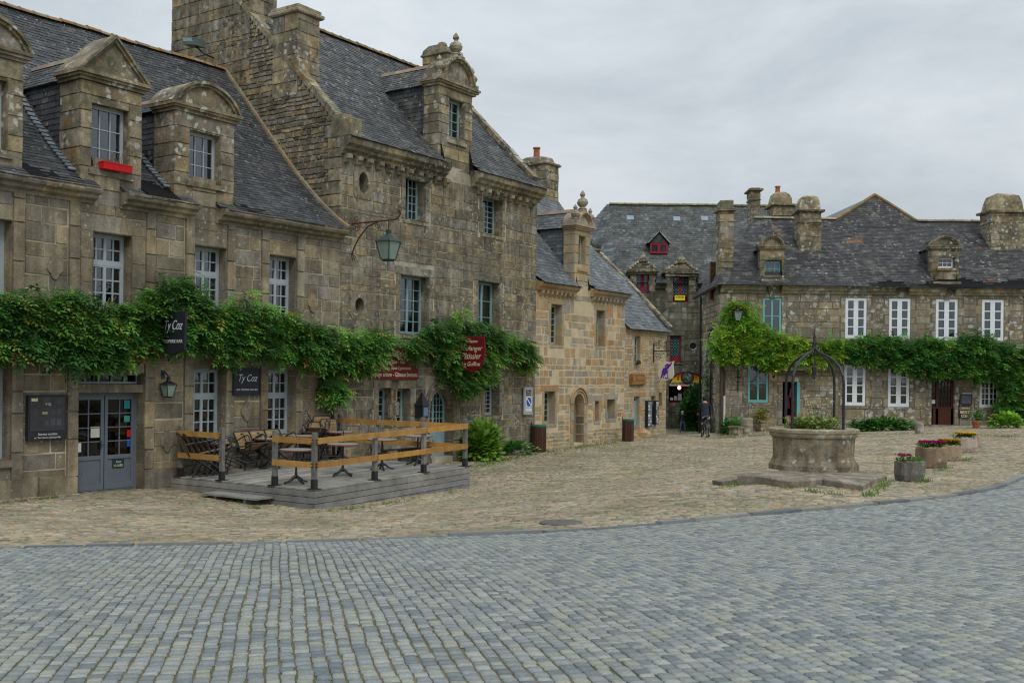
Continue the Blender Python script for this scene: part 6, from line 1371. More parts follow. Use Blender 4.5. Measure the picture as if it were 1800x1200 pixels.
a,zt=L.hv(1110,656,-.1); b,zb=L.hv(1133,677,-.1); t=T('wall_sign','carved varnished wooden board on the small corner house wall','sign',L,(a,-.05,zb)); q=MB(); slab(q,rng,a,b,-.14,-.03,zb,zt,WHT,0,.04); q.rough(.015,rng); t.part('board',q,M['wood']); t.text('Crêpes',(a+(b-a)*.62,-.145,zt-.15),(b-a)*.5,.12,mat('carved_gold',col=(.42,.25,.08),noise=None,fine=None,bump=None),shear=.2); t.text('Galettes',(a+(b-a)*.62,-.145,zb+.28),(b-a)*.5,.1,bpy.data.materials['carved_gold'],shear=.2); q=MB(); q.tube([(a+.12,-.15,zb+.15),(a+.2,-.15,zt-.1),(a+.28,-.15,zb+.15)],.02,5,WHT); q.tube([(a+.1,-.15,zb+.1),(b-.1,-.15,zb+.1)],.015,5,WHT); t.part('carving',q,bpy.data.materials['carved_gold'])
u,z=L.hv(1122,638,-.12); q=MB(); q.tube([(u-.28,-.12,z-.02),(u-.12,-.12,z),(u,-.12,z+.05),(u+.1,-.12,z+.03),(u+.18,-.12,z-.03)],[.01,.05,.09,.07,.02],8,(.02,.018,.018)); q.tube([(u,-.12,z),(u,-.05,z-.08)],.02,4,(.02,.02,.02)); solo('spotlight',q,M['plain'],L,(u,-.12,z),'small dark angled fitting under the upper window of the small corner house','lamp')
# postcard racks
for i,(x0,x1,y0,y1,lb) in enumerate(((1138,1145,704,750,'tall rack of postcards left of the arched alley doorway'),(1152,1157,704,745,'tall rack of postcards right of the arched alley doorway'))):
    a,zt=L.hv(x0,y0,-.12); b,zb=L.hv(x1,y1,-.12); t=T('postcard_rack',lb,'rack',L,(a,-.1,zb),'postcard racks at the alley shop'); board(t,'frame',a,b,zb,zt,-.14,-.02,M['signblack']); q=MB(); n=8
    for r_ in range(n):
        for c_ in range(2): z=zb+.05+(zt-zb-.08)*r_/n; x=a+.04+(b-a-.08)*c_/2; q.box(x,x+(b-a-.12)/2,-.155,-.145,z,z+(zt-zb)/n*.8,jc(rng,[(.5,.55,.65),(.25,.3,.45),(.6,.6,.6),(.2,.25,.2),(.45,.3,.2)],.3))
    t.part('postcards',q,M['plain'])
# litter bins
def bin_(px0,px1,py0,py1,label):
    X,Y,Z=gp((px0+px1)/2,py1-1); s_=Y/FPX; r=(px1-px0)/2*s_; h=(py1-py0)*s_; t=T('litter_bin',label,'bin',G0,(X,Y,Z),'slatted wooden litter bins')
    q=MB(); n=20
    for i in range(n):
        a0,a1=2*math.pi*(i+.08)/n,2*math.pi*(i+.92)/n; k=.93
        P=[(X+r*math.cos(a0),Y+r*math.sin(a0)),(X+r*math.cos(a1),Y+r*math.sin(a1)),(X+r*k*math.cos(a1),Y+r*k*math.sin(a1)),(X+r*k*math.cos(a0),Y+r*k*math.sin(a0))]
        q.prism(P,lambda p,q_,t_:(p,q_,t_),Z+.04,Z+h*.93,jc(rng,[lin('#4c3226'),lin('#432c22'),lin('#573a2a')],.12))
    t.part('slats',q,M['binwood']); q=MB(); q.lathe(X,Y,[(r*.9,Z),(r*.9,Z+h*.9)],20,(.01,.01,.01)); t.part('liner',q,M['plain']); q=MB(); q.lathe(X,Y,[(r*1.02,Z+h*.92),(r*1.04,Z+h*.97),(r*.95,Z+h),(r*.6,Z+h*1.01),(r*.3,Z+h*1.012)],20,lin('#2c6e58')); t.part('lid',q,M['plain']); q=MB(); q.box(X-r*1.05,X-r*.95,Y-.05,Y+.05,Z,Z+h*1.12,(.02,.02,.02)); t.part('mounting_post',q,M['iron'])
bin_(934,960,747,795,'dark slatted litter bin with green lid at the corner of the tall house')
bin_(1094,1114,737,776,'lighter brown slatted litter bin with green lid farther along by the pale blue door')
# stones at B corner
X,Y,Z=gp(914,795); q=MB(); q.lathe(X,Y,[(.25,Z-.1),(.34,Z+.05),(.33,Z+.2),(.22,Z+.34),(.03,Z+.36)],10,PAL_B[3],sx=1.2); q.rough(.03,rng); solo('boulder',q,M['stoneB'],G0,(X,Y,Z),'squat rounded boulder just left of the dark litter bin','boulder')
X,Y,Z=gp(290,851); q=MB(); slab(q,rng,X-.16,X+.16,Y-.12,Y+.12,Z-.05,Z+.2,PAL_A[2]); q.rough(.02,rng); solo('stone_block',q,M['stoneA'],G0,(X,Y,Z),'small cut stone block at the foot of the terrace left post','stone block')
# ============================================================ WELL
WY=23.0; WX=(1431-900)/FPX*WY; zr=EYE-(752-666)/FPX*WY; zb0=EYE-(829-666)/FPX*(WY-.9)
t=T('stone_well','round mossy stone well with black iron arch on a worn step','well',G0,(WX,WY,zb0))
def oct_(mb,prof,n=48,col=WHT):   # rounded octagon: radius modulated with angle
    V=[];Fc=[];m=len(prof)
    for r,z,sq in prof:
        for k in range(n):
            a=2*math.pi*k/n; o=(a+.2)%(math.pi/4)-math.pi/8; rr=r*(1-sq+sq*math.cos(math.pi/8)/math.cos(o)); V.append((WX+rr*math.cos(a),WY+rr*math.sin(a),z))
    for i in range(m-1):
        for k in range(n): Fc.append((i*n+k,i*n+(k+1)%n,(i+1)*n+(k+1)%n,(i+1)*n+k))
    n0=len(mb.v); mb.v+=V
    for f in Fc:
        mb.f.append(tuple(x+n0 for x in f)); kk=int((f[0]%n)/n*9); mb.c.append(jcw[(kk+int(f[0]//n>4)*2)%len(jcw)])
jcw=[jc(rng,PAL_A,.12) for _ in range(9)]
H=zr-zb0; Rw=.865
q=MB(); oct_(q,[(Rw*1.085,zb0-.02,.5),(Rw*1.085,zb0+.09,.5),(Rw*1.05,zb0+.14,.5),(Rw*.995,zb0+.21,.4),(Rw*.975,zb0+.28,.3),(Rw*.985,zr-.3,.2),(Rw*1.0,zr-.2,.2)]); q.rough(.006,rng); t.part('basin_wall',q,M['stoneB'])
q=MB(); oct_(q,[(Rw*.99,zr-.2,.2),(Rw*1.05,zr-.17,.2),(Rw*1.07,zr-.13,.2),(Rw*1.07,zr-.1,.2),(Rw*1.1,zr-.08,.2),(Rw*1.1,zr-.02,.2),(Rw*1.06,zr,.2),(Rw*.82,zr+.005,.0),(Rw*.78,zr-.02,0),(Rw*.76,zr-.4,0)]); q.rough(.005,rng); t.part('rim',q,M['stoneF'])
q=MB(); q.lathe(WX,WY,[(Rw*.78,zr-.16),(Rw*.77,zr-.1),(.3,zr-.06),(.02,zr-.05)],20); t.part('soil',q,M['soil'])
fr_=MB(); zp_=EYE+(666-612)/FPX*WY
for an in (222,302,122,42):
    a=R(an); rr=Rw*.93; P=[]
    for r_,z_ in ((rr,zr-.02),(rr,zr+.5),(rr,zr+.95),(rr*.97,zr+1.12),(rr*.87,zr+1.29),(rr*.68,zr+1.43),(rr*.42,zr+1.54),(rr*.18,zr+1.61),(rr*.06,zr+1.68),(.015,zr+1.78)): P.append((WX+r_*math.cos(a),WY+r_*math.sin(a),z_))
    bq=MB(); bq.tube(P,[.03]*6+[.029,.027,.024,.017],7); t.part('iron_bar',bq,M['iron'])
zf=zr+1.68; fr_.tube([(WX,WY,zf),(WX,WY,zf+.12),(WX,WY,zf+.2),(WX,WY,zf+.42)],[.05,.045,.03,.008],8)
for k in range(4):
    a=R(45+90*k); fr_.tube([(WX,WY,zf+.1),(WX+.07*math.cos(a),WY+.07*math.sin(a),zf+.15),(WX+.12*math.cos(a),WY+.12*math.sin(a),zf+.1)],[.018,.014,.008],5); fr_.tube([(WX,WY,zf+.22),(WX+.05*math.cos(a),WY+.05*math.sin(a),zf+.3)],[.012,.004],5)
fr_.tube([(WX,WY,zf),(WX,WY,zf-.35)],.014,5); t.part('finial',fr_,M['iron'])
hk=MB(); hk.lathe(WX,WY,[(.03,zf-.35),(.055,zf-.38),(.05,zf-.48),(.03,zf-.56),(.04,zf-.6),(.01,zf-.64)],8); t.part('pulley',hk,M['iron'])
# step slab (irregular, in several stones)
st_px=[(1297,848),(1350,851),(1391,855),(1420,861),(1450,859),(1478,858),(1518,868),(1558,843),(1540,834),(1512,830),(1400,822),(1345,836)]
zs_=zb0-.01
top=[hz(x,y,zs_) for (x,y) in [(1296,834),(1327,834.5),(1352,838),(1370,842),(1388,843.5),(1422,843),(1434,841),(1446,840.5),(1482,846.6),(1517,851)]]
outl=top+[hz(1537,840,zs_),hz(1559,835,zs_),hz(1522,828,zs_),(WX+.2,WY+.5),hz(1347,829,zs_)]
q=MB(); cxs,cys=WX,WY; n=len(outl)
for i in range(n):
    A_,B_=outl[i],outl[(i+1)%n]; c=jc(rng,[lin('#8f8676'),lin('#9a8f7e'),lin('#857d6c')],.1); e=.003
    zlo=-1.0
    q.add([(A_[0],A_[1],zlo),(B_[0],B_[1],zlo),(B_[0],B_[1],zs_-.025),(A_[0],A_[1],zs_-.025)],[(0,1,2,3)],c)
    A2=(A_[0]+(cxs-A_[0])*.02,A_[1]+(cys-A_[1])*.02); B2=(B_[0]+(cxs-B_[0])*.02,B_[1]+(cys-B_[1])*.02)
    q.add([(A_[0],A_[1],zs_-.025),(B_[0],B_[1],zs_-.025),(B2[0],B2[1],zs_),(A2[0],A2[1],zs_)],[(0,1,2,3)],c); q.add([(A2[0],A2[1],zs_),(B2[0],B2[1],zs_),(cxs,cys,zs_)],[(0,1,2)],c)
t.part('step_slab',q,M['stoneA'])
P=[gp(1263,853),gp(1297,849)]; q=MB(); q.beam((P[0][0],P[0][1]+.1,P[0][2]+.02),(P[1][0],P[1][1]+.1,P[1][2]+.06),.3,.12,lin('#8a7f70')); q.rough(.012,rng); solo('kerb_stone',q,M['stoneA'],G0,(P[0][0],P[0][1],P[0][2]),'low sloping kerb stone leading left from the well step','kerb stone')
# ============================================================ STONE PLANTERS
PLN=[(1604,846,52,40,'flower trough','dark grey square stone trough with sparse pink flowers, nearest the kerb',[(.32,.03,.09),(.25,.04,.1)],.35,lin('#6c6a62'),.5),(1643,823,54,42,'flower trough','wide brown stone trough full of magenta flowers',[(.42,.01,.14),(.35,.01,.1)],1.0,lin('#8d7a62'),.55),(1672,810,42,32,'flower trough','stone trough with dark-centred yellow flowers behind the magenta one',[(.75,.42,.01),(.7,.4,.02),(.15,.05,.01)],1.0,lin('#8f7e68'),.55),(1700,795,40,30,'flower trough','pale pinkish stone trough of pure yellow flowers, farthest along the row',[(.8,.5,.01)],1.0,lin('#9d9184'),.5),(1714,787,26,24,'flower trough','small pinkish stone block end behind the farthest yellow trough',[],0,lin('#9a8478'),.5)]
FLW=[]
for i,(px,py,wp,hp,nm,lb,fc,dens,col,dp) in enumerate(PLN):
    X,Y,Z=gp(px,py); s_=Y/FPX; w=wp*s_; h=hp*s_*.92; d=w*.75; yc=Y+d*.35
    t=T('stone_trough',lb,'planter',G0,(X,yc,Z),'stone flower troughs in a row'); q=MB(); n=28; V=[];Fc=[]; col=tuple(k_*1.3 for k_ in col)
    prof=[(.78,0),(.9,.12),(1,.35),(1.0,.95),(.96,1.0),(.76,1.0),(.72,.86)]
    for r_,z_ in prof:
        for k in range(n):
            a=2*math.pi*k/n+.3; ca,sa=math.cos(a),math.sin(a); m_=(abs(ca)**5+abs(sa)**5)**(-.2); xx,yy=w/2*r_*ca*m_*.9,d/2*r_*sa*m_*.95; V.append((X+xx*.97-yy*.22,yc+yy*.97+xx*.22,Z-.02+h*z_))
    for a in range(len(prof)-1):
        for k in range(n): Fc.append((a*n+k,a*n+(k+1)%n,(a+1)*n+(k+1)%n,(a+1)*n+k))
    q.add(V,Fc,col); q.rough(.018,rng); t.part('trough',q,M['stoneC' if i>1 else 'stoneA'])
    q=MB(); q.lathe(X,yc,[(w*.37,Z+h*.88),(w*.3,Z+h*.9),(.01,Z+h*.9)],12,sy=.75); t.part('soil',q,M['soil'])
    FLW.append((t,X,yc,Z+h,w,d,fc,dens))
# ============================================================ FOLIAGE
def leaf_object(name,P,D,U,S_,Cc,tmpl,label=None,cat=None,group=None,kind=None,parent=None,origin=None,matx=None):
    """P positions, D growth direction, U up hint, S_ size, Cc colour; tmpl = (verts(k,3), faces)"""
    tv,tf=tmpl; tv=np.array(tv,float); n=len(P)
    D=D/np.linalg.norm(D,axis=1,keepdims=True); sd=np.cross(D,U); sd/=np.linalg.norm(sd,axis=1,keepdims=True)+1e-9; up=np.cross(sd,D)
    V=P[:,None,:]+S_[:,None,None]*(tv[None,:,0:1]*D[:,None,:]+tv[None,:,1:2]*sd[:,None,:]+tv[None,:,2:3]*up[:,None,:])
    o=np.array(origin if origin is not None else (0,0,0),float); V=(V-o).reshape(-1,3); k=len(tv); ft=np.array(tf); nf=len(ft)
    F=(np.arange(n)[:,None,None]*k+ft[None]).reshape(-1); me=bpy.data.meshes.new(name); me.vertices.add(len(V)); me.vertices.foreach_set('co',V.astype(np.float32).ravel()); me.loops.add(len(F)); me.loops.foreach_set('vertex_index',F.astype(np.int32)); me.polygons.add(n*nf)
    w=ft.shape[1]; me.polygons.foreach_set('loop_start',np.arange(0,n*nf*w,w,dtype=np.int32)); me.polygons.foreach_set('loop_total',np.full(n*nf,w,np.int32))
    at=me.color_attributes.new('Col','FLOAT_COLOR','CORNER'); C=np.ones((n*nf*w,4),np.float32); C[:,:3]=np.repeat(Cc,nf*w,axis=0); at.data.foreach_set('color',C.ravel())
    me.update(calc_edges=True); me.materials.append(matx or M['leaf']); ob=bpy.data.objects.new(name,me); COL.objects.link(ob); ob.location=tuple(o) if parent is None else (0,0,0)
    if parent is not None: ob.parent=parent
    return tag(ob,label,cat,group,kind)
def pinnate(nl=4,droop=.35):
    V=[];F=[]
    def lf(x,y,z,ang,l,w):
        c,s=math.cos(ang),math.sin(ang); b=len(V)
        for (a,bb,cc) in ((0,0,0),(.45,.5,-.06),(1,0,-.18),(.45,-.5,-.06)):
            V.append((x+a*l*c-bb*w*s,y+a*l*s+bb*w*c,z+cc*l)); 
        F.append((b,b+1,b+2,b+3))
    for i in range(nl):
        t=(i+.5)/nl; x=t*.8; z=-droop*t*t
        lf(x,0,z,R(62),.42*(1-.3*t),.17); lf(x,0,z,R(-62),.42*(1-.3*t),.17)
    lf(.8,0,-droop*.7,0,.4,.17); return V,F
PIN=pinnate()
BROAD=([(0,0,0),(.5,.36,.05),(1,0,-.12),(.5,-.36,.05),(.35,0,-.03)],[(0,4,2,1),(0,3,2,4)])
BLADE=([(0,-.06,0),(0,.06,0),(.6,.035,.02),(1,0,-.1)],[(0,1,2,3)])
def inpoly(x,y,P):
    ins=np.zeros(len(x),bool); n=len(P)
    for i in range(n):
        x0,y0=P[i]; x1,y1=P[(i+1)%n]
        c=((y0>y)!=(y1>y))&(x<(x1-x0)*(y-y0)/((y1-y0) if y1!=y0 else 1e-9)+x0); ins^=c
    return ins
def vine(name,label,fr,poly_px,thick,nleaf,size,pal,seed,stems=(),group=None,vbase=-.08,clump=.4,droopy=.5,tmpl=PIN,cat='vine',bright=None,clear=()):
    rg=np.random.default_rng(seed); P=[fr.hv(x,y,vbase-thick*.5) for x,y in poly_px]; P=np.array(P); lo,hi=P.min(0),P.max(0); A=(hi-lo).prod()
    # clump centres inside the outline
    def sample(n):
        o=[]; tot=0
        while tot<n:
            q=rg.uniform(lo,hi,(n*2,2)); q=q[inpoly(q[:,0],q[:,1],[tuple(p) for p in P])]; o.append(q); tot+=len(q)
        return np.concatenate(o)[:n]
    nc=max(6,int(nleaf/26)); cc=sample(nc); cv=vbase-thick*np.sqrt(rg.uniform(0.02,1,nc)); cr_=clump*rg.uniform(.55,1.15,nc); tint=rg.uniform(.7,1.35,nc); pc=rg.integers(0,len(pal),nc)
    i=rg.integers(0,nc,nleaf); g=rg.normal(0,1,(nleaf,3)); g/=np.linalg.norm(g,axis=1,keepdims=True); g*=rg.uniform(.45,1,(nleaf,1))**.6; 
    u=cc[i,0]+g[:,0]*cr_[i]; z=cc[i,1]+g[:,2]*cr_[i]*.75; v=np.minimum(cv[i]+g[:,1]*cr_[i]*.8,vbase)
    v=np.maximum(v,vbase-thick*1.5)
    kp=np.ones(nleaf,bool)
    for (ua,ub,va,vb_,za,zb) in clear: kp&=~((u>ua)&(u<ub)&(v>va)&(v<vb_)&(z>za)&(z<zb))
    u,v,z,g,i=u[kp],v[kp],z[kp],g[kp],i[kp]; nleaf=len(u)
    X=fr.P[0]+fr.d[0]*u+fr.n[0]*v; Y=fr.P[1]+fr.d[1]*u+fr.n[1]*v; pos=np.stack([X,Y,z],1)
    du,dv,dz_=g[:,0]+rg.normal(0,.5,nleaf),g[:,1]-.55+rg.normal(0,.4,nleaf),g[:,2]*.5-droopy+rg.normal(0,.3,nleaf)
    D=np.stack([fr.d[0]*du+fr.n[0]*dv,fr.d[1]*du+fr.n[1]*dv,dz_],1); U=np.stack([fr.n[0]*-.5+rg.normal(0,.25,nleaf),fr.n[1]*-.5+rg.normal(0,.25,nleaf),np.ones(nleaf)],1)
    C=np.array(pal)[pc[i]]*tint[i][:,None]*rg.uniform(.75,1.25,(nleaf,1))
    C[rg.random(nleaf)<.035]=lin('#a8a344'); C[rg.random(nleaf)<.012]=lin('#7a5a30')
    S_=size*rg.uniform(.7,1.25,nleaf)
    um=(lo[0]+hi[0])/2; root=T(name,label,cat,fr,(um,-.1,float(lo[1])),group)
    ob=leaf_object('foliage',pos,D,U,S_,C,tmpl); bpy.context.view_layer.update(); ob.parent=root.e; ob.matrix_parent_inverse=root.e.matrix_world.inverted()
    q=MB()
    for st,r in stems:
        pts=[]
        for (x,y,vv) in st:
            a,b=fr.hv(x,y,vv); pts.append((a,vv,b))
        q.tube(pts,[r*(1-.5*k/len(pts)) for k in range(len(pts))],7)
    rr=random.Random(seed)
    for k in range(int(nc/3)):
        c=cc[rr.randrange(nc)]; q.tube([(c[0],-.05,c[1]),(c[0]+rr.uniform(-.4,.4),-.05-thick*.4,c[1]+rr.uniform(-.1,.3)),(c[0]+rr.uniform(-.7,.7),-.05-thick*.9,c[1]+rr.uniform(-.3,.2))],[.02,.013,.006],5)
    root.part('stem',q,M['bark']); return root
GA=[lin('#5a8a3a'),lin('#4c7c34'),lin('#68983f'),lin('#426e32'),lin('#78a646'),lin('#38622d')]
GB=[lin('#7fae35'),lin('#92bd3c'),lin('#6a9c32'),lin('#a6c445'),lin('#5d8f30')]
GC=[lin('#4a8038'),lin('#3f7534'),lin('#588f3c'),lin('#35662e'),lin('#689d3f')]
GD_=[lin('#3f6a34'),lin('#35602f'),lin('#4c7a3c'),lin('#2c5128')]
vine('wisteria','dark green wisteria running along the low grey house above its door',L,[(-60,500),(0,512),(60,518),(110,516),(160,530),(215,540),(245,535),(262,505),(285,488),(330,486),(345,505),(352,540),(380,535),(430,518),(470,545),(500,562),(545,570),(600,585),(640,595),(640,630),(600,645),(588,695),(578,690),(560,640),(520,628),(480,620),(440,618),(400,626),(365,608),(330,592),(290,606),(250,622),(205,634),(165,650),(130,634),(60,606),(0,612),(-60,612)],.48,7000,.32,GA,101,clump=.3,
  stems=(([(588,850,-.15),(586,760,-.12),(583,690,-.15),(560,640,-.2),(500,610,-.25),(430,600,-.25)],.05),([(585,650,-.15),(640,620,-.2)],.035),([(430,600,-.25),(300,590,-.25),(150,590,-.25),(0,590,-.25)],.035)),clear=[(tu-1.1,tu+.12,-2,-.42,tz0-.25,tz1+.05)])
vine('wisteria','wisteria on the tall bakery house framing its two red signs',L,[(600,585),(650,582),(690,592),(720,600),(745,578),(770,570),(800,548),(815,552),(850,570),(880,585),(905,595),(925,610),(925,640),(912,638),(905,630),(880,625),(868,640),(862,650),(850,672),(820,685),(795,672),(780,640),(755,618),(735,622),(712,608),(680,612),(640,636),(600,650)],.45,3400,.33,GA,102,clump=.3,
  stems=(([(640,620,-.2),(720,610,-.25),(800,610,-.3),(900,612,-.2)],.03),),clear=[(bu-1.5,bu+.15,-2,-.62,bz0-.2,bz1+.05)])
vine('climber_tuft','small bright green creeper tuft trailing at the end of the bakery wall',L,[(905,605),(925,608),(930,625),(927,645),(920,645),(915,625),(905,620)],.25,240,.3,GB,103,stems=(([(895,612,-.1),(925,612,-.12)],.015),))
vine('climbing_hydrangea','bright yellow-green climber round the lamp at the left of the long house',FF,[(1240,603),(1262,590),(1278,545),(1290,530),(1310,530),(1322,545),(1326,570),(1345,572),(1380,592),(1430,602),(1480,600),(1482,612),(1460,632),(1420,640),(1380,640),(1345,648),(1330,642),(1300,632),(1270,628),(1250,620)],.65,4600,.33,GB,104,clump=.33,droopy=.25,
  stems=(([(1268,758,-.15),(1268,700,-.2),(1268,640,-.25),(1290,600,-.3),(1300,560,-.3)],.09),([(1268,630,-.25),(1340,615,-.35),(1480,610,-.35)],.06)),clear=[(FF.hv(1380,640)[0],FF.hv(1420,640)[0],-3,0,FF.hv(1400,665)[1],FF.hv(1400,636)[1])])
vine('climbing_plant','dark green climber above the ground floor of the long house, trailing down at right',FF,[(1470,602),(1540,592),(1600,597),(1650,592),(1700,588),(1735,592),(1755,606),(1800,612),(1830,615),(1830,640),(1800,650),(1760,648),(1745,645),(1722,662),(1700,655),(1680,668),(1640,660),(1600,645),(1560,640),(1530,632),(1480,625)],.6,5600,.34,GC,105,clump=.32,droopy=.25,stems=(([(1480,612,-.3),(1600,618,-.3),(1760,625,-.3)],.05),),clear=[(dC[0]-.1,dC[0]+1.3,-3,0,dC[3]-.4,dC[3]+.25)])
vine('bushy_climber','dense dark green climber bush covering the right hand end of the long house',FF,[(1752,640),(1770,625),(1830,620),(1830,765),(1800,758),(1770,745),(1758,720),(1768,700),(1750,680)],.8,3400,.36,GC,106,clump=.38,droopy=.2,stems=(([(1795,755,-.3),(1790,700,-.3),(1780,640,-.3)],.07),))
vine('ivy','ivy climbing the narrow side wall next to the drainpipe',Frame((uF0-.15,YF+.0),R(90)) if False else FF,[(1243,620),(1262,615),(1262,700),(1263,745),(1243,740)],.12,700,.22,GD_,107,clump=.25,vbase=-.14,stems=(([(1255,750,-.12),(1255,620,-.12)],.02),)) if False else None
# ivy on the side wall (faces -X)
rg=np.random.default_rng(107); n=900; v=rg.uniform(1.2,3.4,n); z=rg.uniform(-.9,4.2,n); k=np.abs(v-2.2-.4*np.sin(z*1.3))<.55; v,z=v[k],z[k]; n=len(v)
pos=np.stack([np.full(n,uF0-.1)-rg.uniform(0,.12,n),YF+v,z],1); D=np.stack([rg.normal(-.4,.3,n),rg.normal(0,.5,n),rg.normal(-.6,.4,n)],1)
it_=T('ivy','ivy climbing the narrow side wall next to the drainpipe','ivy',FF,(uF0-.1,2.2,-1)); ob=leaf_object('foliage',pos,D,np.tile((-1.,0,.4),(n,1)),.2*rg.uniform(.7,1.2,n),np.array(GD_)[rg.integers(0,4,n)]*rg.uniform(.8,1.2,(n,1)),BROAD); bpy.context.view_layer.update(); ob.parent=it_.e; ob.matrix_parent_inverse=it_.e.matrix_world.inverted()
q=MB(); q.tube([(uF0-.08,2.2,-1.1),(uF0-.08,2.3,1.5),(uF0-.08,2.0,4)],[.04,.03,.01],5); it_.part('stem',q,M['bark'])
def bush(name,label,cat,X,Y,Z,rx,ry,h,n,size,pal,seed,tmpl=BROAD,group=None,flowers=None,stems=True,up=.3):
    rg=np.random.default_rng(seed); nc=max(5,n//22); g=rg.normal(0,1,(nc,3)); g/=np.linalg.norm(g,axis=1,keepdims=True); g*=rg.uniform(.5,.85,(nc,1)); g[:,2]=np.abs(g[:,2])*1.0
    cc=np.stack([X+g[:,0]*rx,Y+g[:,1]*ry,Z+.08*h+g[:,2]*h],1); i=rg.integers(0,nc,n); d=rg.normal(0,1,(n,3)); d/=np.linalg.norm(d,axis=1,keepdims=True); pos=cc[i]+d*np.array([rx,ry,h*.8])*.3; pos[:,2]=np.maximum(pos[:,2],Z+.02)
    tint=rg.uniform(.7,1.35,nc)[i]; out=pos-np.array([X,Y,Z+.2*h]); D=out/np.linalg.norm(out,axis=1,keepdims=True)+d*.6+np.array([0,0,up-.3]); C=np.array(pal)[rg.integers(0,len(pal),nc)][i]*tint[:,None]*rg.uniform(.8,1.2,(n,1))
    root=T(name,label,cat,G0,(X,Y,Z),group); ob=leaf_object('foliage',pos,D,np.tile((0.,-.2,1.),(n,1))+rg.normal(0,.2,(n,3)),size*rg.uniform(.7,1.3,n),C,tmpl); bpy.context.view_layer.update(); ob.parent=root.e; ob.matrix_parent_inverse=root.e.matrix_world.inverted()
    if stems:
        q=MB(); rr=random.Random(seed)
        for k in range(7): a=rr.uniform(0,6.28); q.tube([(X+.1*rx*math.cos(a),Y+.1*ry*math.sin(a),Z-.05),(X+.45*rx*math.cos(a),Y+.45*ry*math.sin(a),Z+.45*h),(X+.7*rx*math.cos(a),Y+.7*ry*math.sin(a),Z+.8*h)],[.03,.02,.008],5)
        root.part('stem',q,M['bark'])
    if flowers: flower_heads(root,X,Y,Z,rx,ry,h,flowers,seed)
    return root
def flower_heads(root,X,Y,Z,rx,ry,h,fl,seed,r=.035):
    cols,nf=fl; rr=random.Random(seed+5); q=MB()
    for _ in range(nf):
        a=rr.uniform(0,6.28); s_=math.sqrt(rr.random())*.95; x,y=X+rx*s_*math.cos(a),Y+ry*s_*math.sin(a); z=Z+h*(rr.uniform(.8,1.1)); c=rr.choice(cols); c=tuple(k*rr.uniform(.8,1.2) for k in c)
        tl=rr.uniform(-.5,.5); n=5
        for k in range(n):
            b=2*math.pi*k/n+tl; q.face([(x,y,z),(x+r*math.cos(b-.45),y+r*math.sin(b-.45),z+.012),(x+r*1.25*math.cos(b),y+r*1.25*math.sin(b),z+.006),(x+r*math.cos(b+.45),y+r*math.sin(b+.45),z+.012)],c)
            q.face([(x,y,z),(x+r*.8*math.cos(b),y+r*.8*math.sin(b),z+.03),(x+r*.5*math.cos(b+.6),y+r*.5*math.sin(b+.6),z+.035)],c)
    root.part('flowers',q,M['petal'])
u_,_=L.hv(846,800,-.62); X,Y,_=L.W(u_,-.62,0); Z=gz(X,Y); bush('hydrangea_bush','broad leaved yellow-green hydrangea bush at the right end of the terrace','bush',X,Y,Z,.6,.5,1.3,1700,.19,[lin('#6f9c34'),lin('#7fae3c'),lin('#5c8a30'),lin('#4d7a2c'),lin('#94b848')],201)
X,Y=9.72,57.0; bush('laurel_shrub','dark green rounded shrub beside the arched shop in the alley','bush',X,Y,gz(X,Y),.8,.7,2.3,2200,.26,[lin('#3e7034'),lin('#34632e'),lin('#4f8440'),lin('#2b5528')],202)
u_,_=L.hv(905,785,-.3); X,Y,_=L.W(u_,-.3,0); bush('weeds','low green weeds at the wall foot behind the squat boulder','plant',X,Y,gz(X,Y),.75,.3,.42,420,.14,GC,203,stems=False)
for i,(px,py,rx,h,n,pal,lb) in enumerate(((1282,760,.55,.6,420,GC,'low dark green plants at the foot of the white drainpipe'),(1335,716,.0,0,0,GC,''),(1550,757,1.55,.5,1500,GC,'long low green flower bed below the white windows'),(1768,752,.8,.55,600,GB,'pale green plants at the foot of the right hand climber'),(1660,760,.0,0,0,GC,''))):
    if n: X,Y,_=gp(px,py); bush('low_plants',lb,'plant',X,min(Y,48.3),gz(X,Y),rx,.3,h,n,.17,pal,210+i,stems=False,flowers=([(.7,.68,.62),(.6,.45,.05),(.7,.66,.6)],26) if px==1550 else None)
# planters' flowers
for i,(t,X,Y,Z,w,d,fc,dens) in enumerate(FLW):
    if not fc: continue
    rg=np.random.default_rng(300+i); n=int(260*dens+60); pos=np.stack([X+rg.uniform(-.4,.4,n)*w,Y+rg.uniform(-.38,.38,n)*d,Z-.06+rg.uniform(0,.1,n)],1); D=rg.normal(0,1,(n,3)); D[:,2]=np.abs(D[:,2])*.6+.2
    ob=leaf_object('leaves',pos,D,np.tile((0.,0,1.),(n,1))+rg.normal(0,.3,(n,3)),.07*rg.uniform(.7,1.3,n),np.array([lin('#5f8a38'),lin('#4a7530'),lin('#7a9a48')])[rg.integers(0,3,n)],BROAD); bpy.context.view_layer.update(); ob.parent=t.e; ob.matrix_parent_inverse=t.e.matrix_world.inverted()
    flower_heads(t,X-(w*.2 if i==0 else 0),Y,Z,w*(.3 if i==0 else .44),d*.42,.09,(fc,int(34 if i==0 else 260)),300+i,.035 if i<2 else .05)
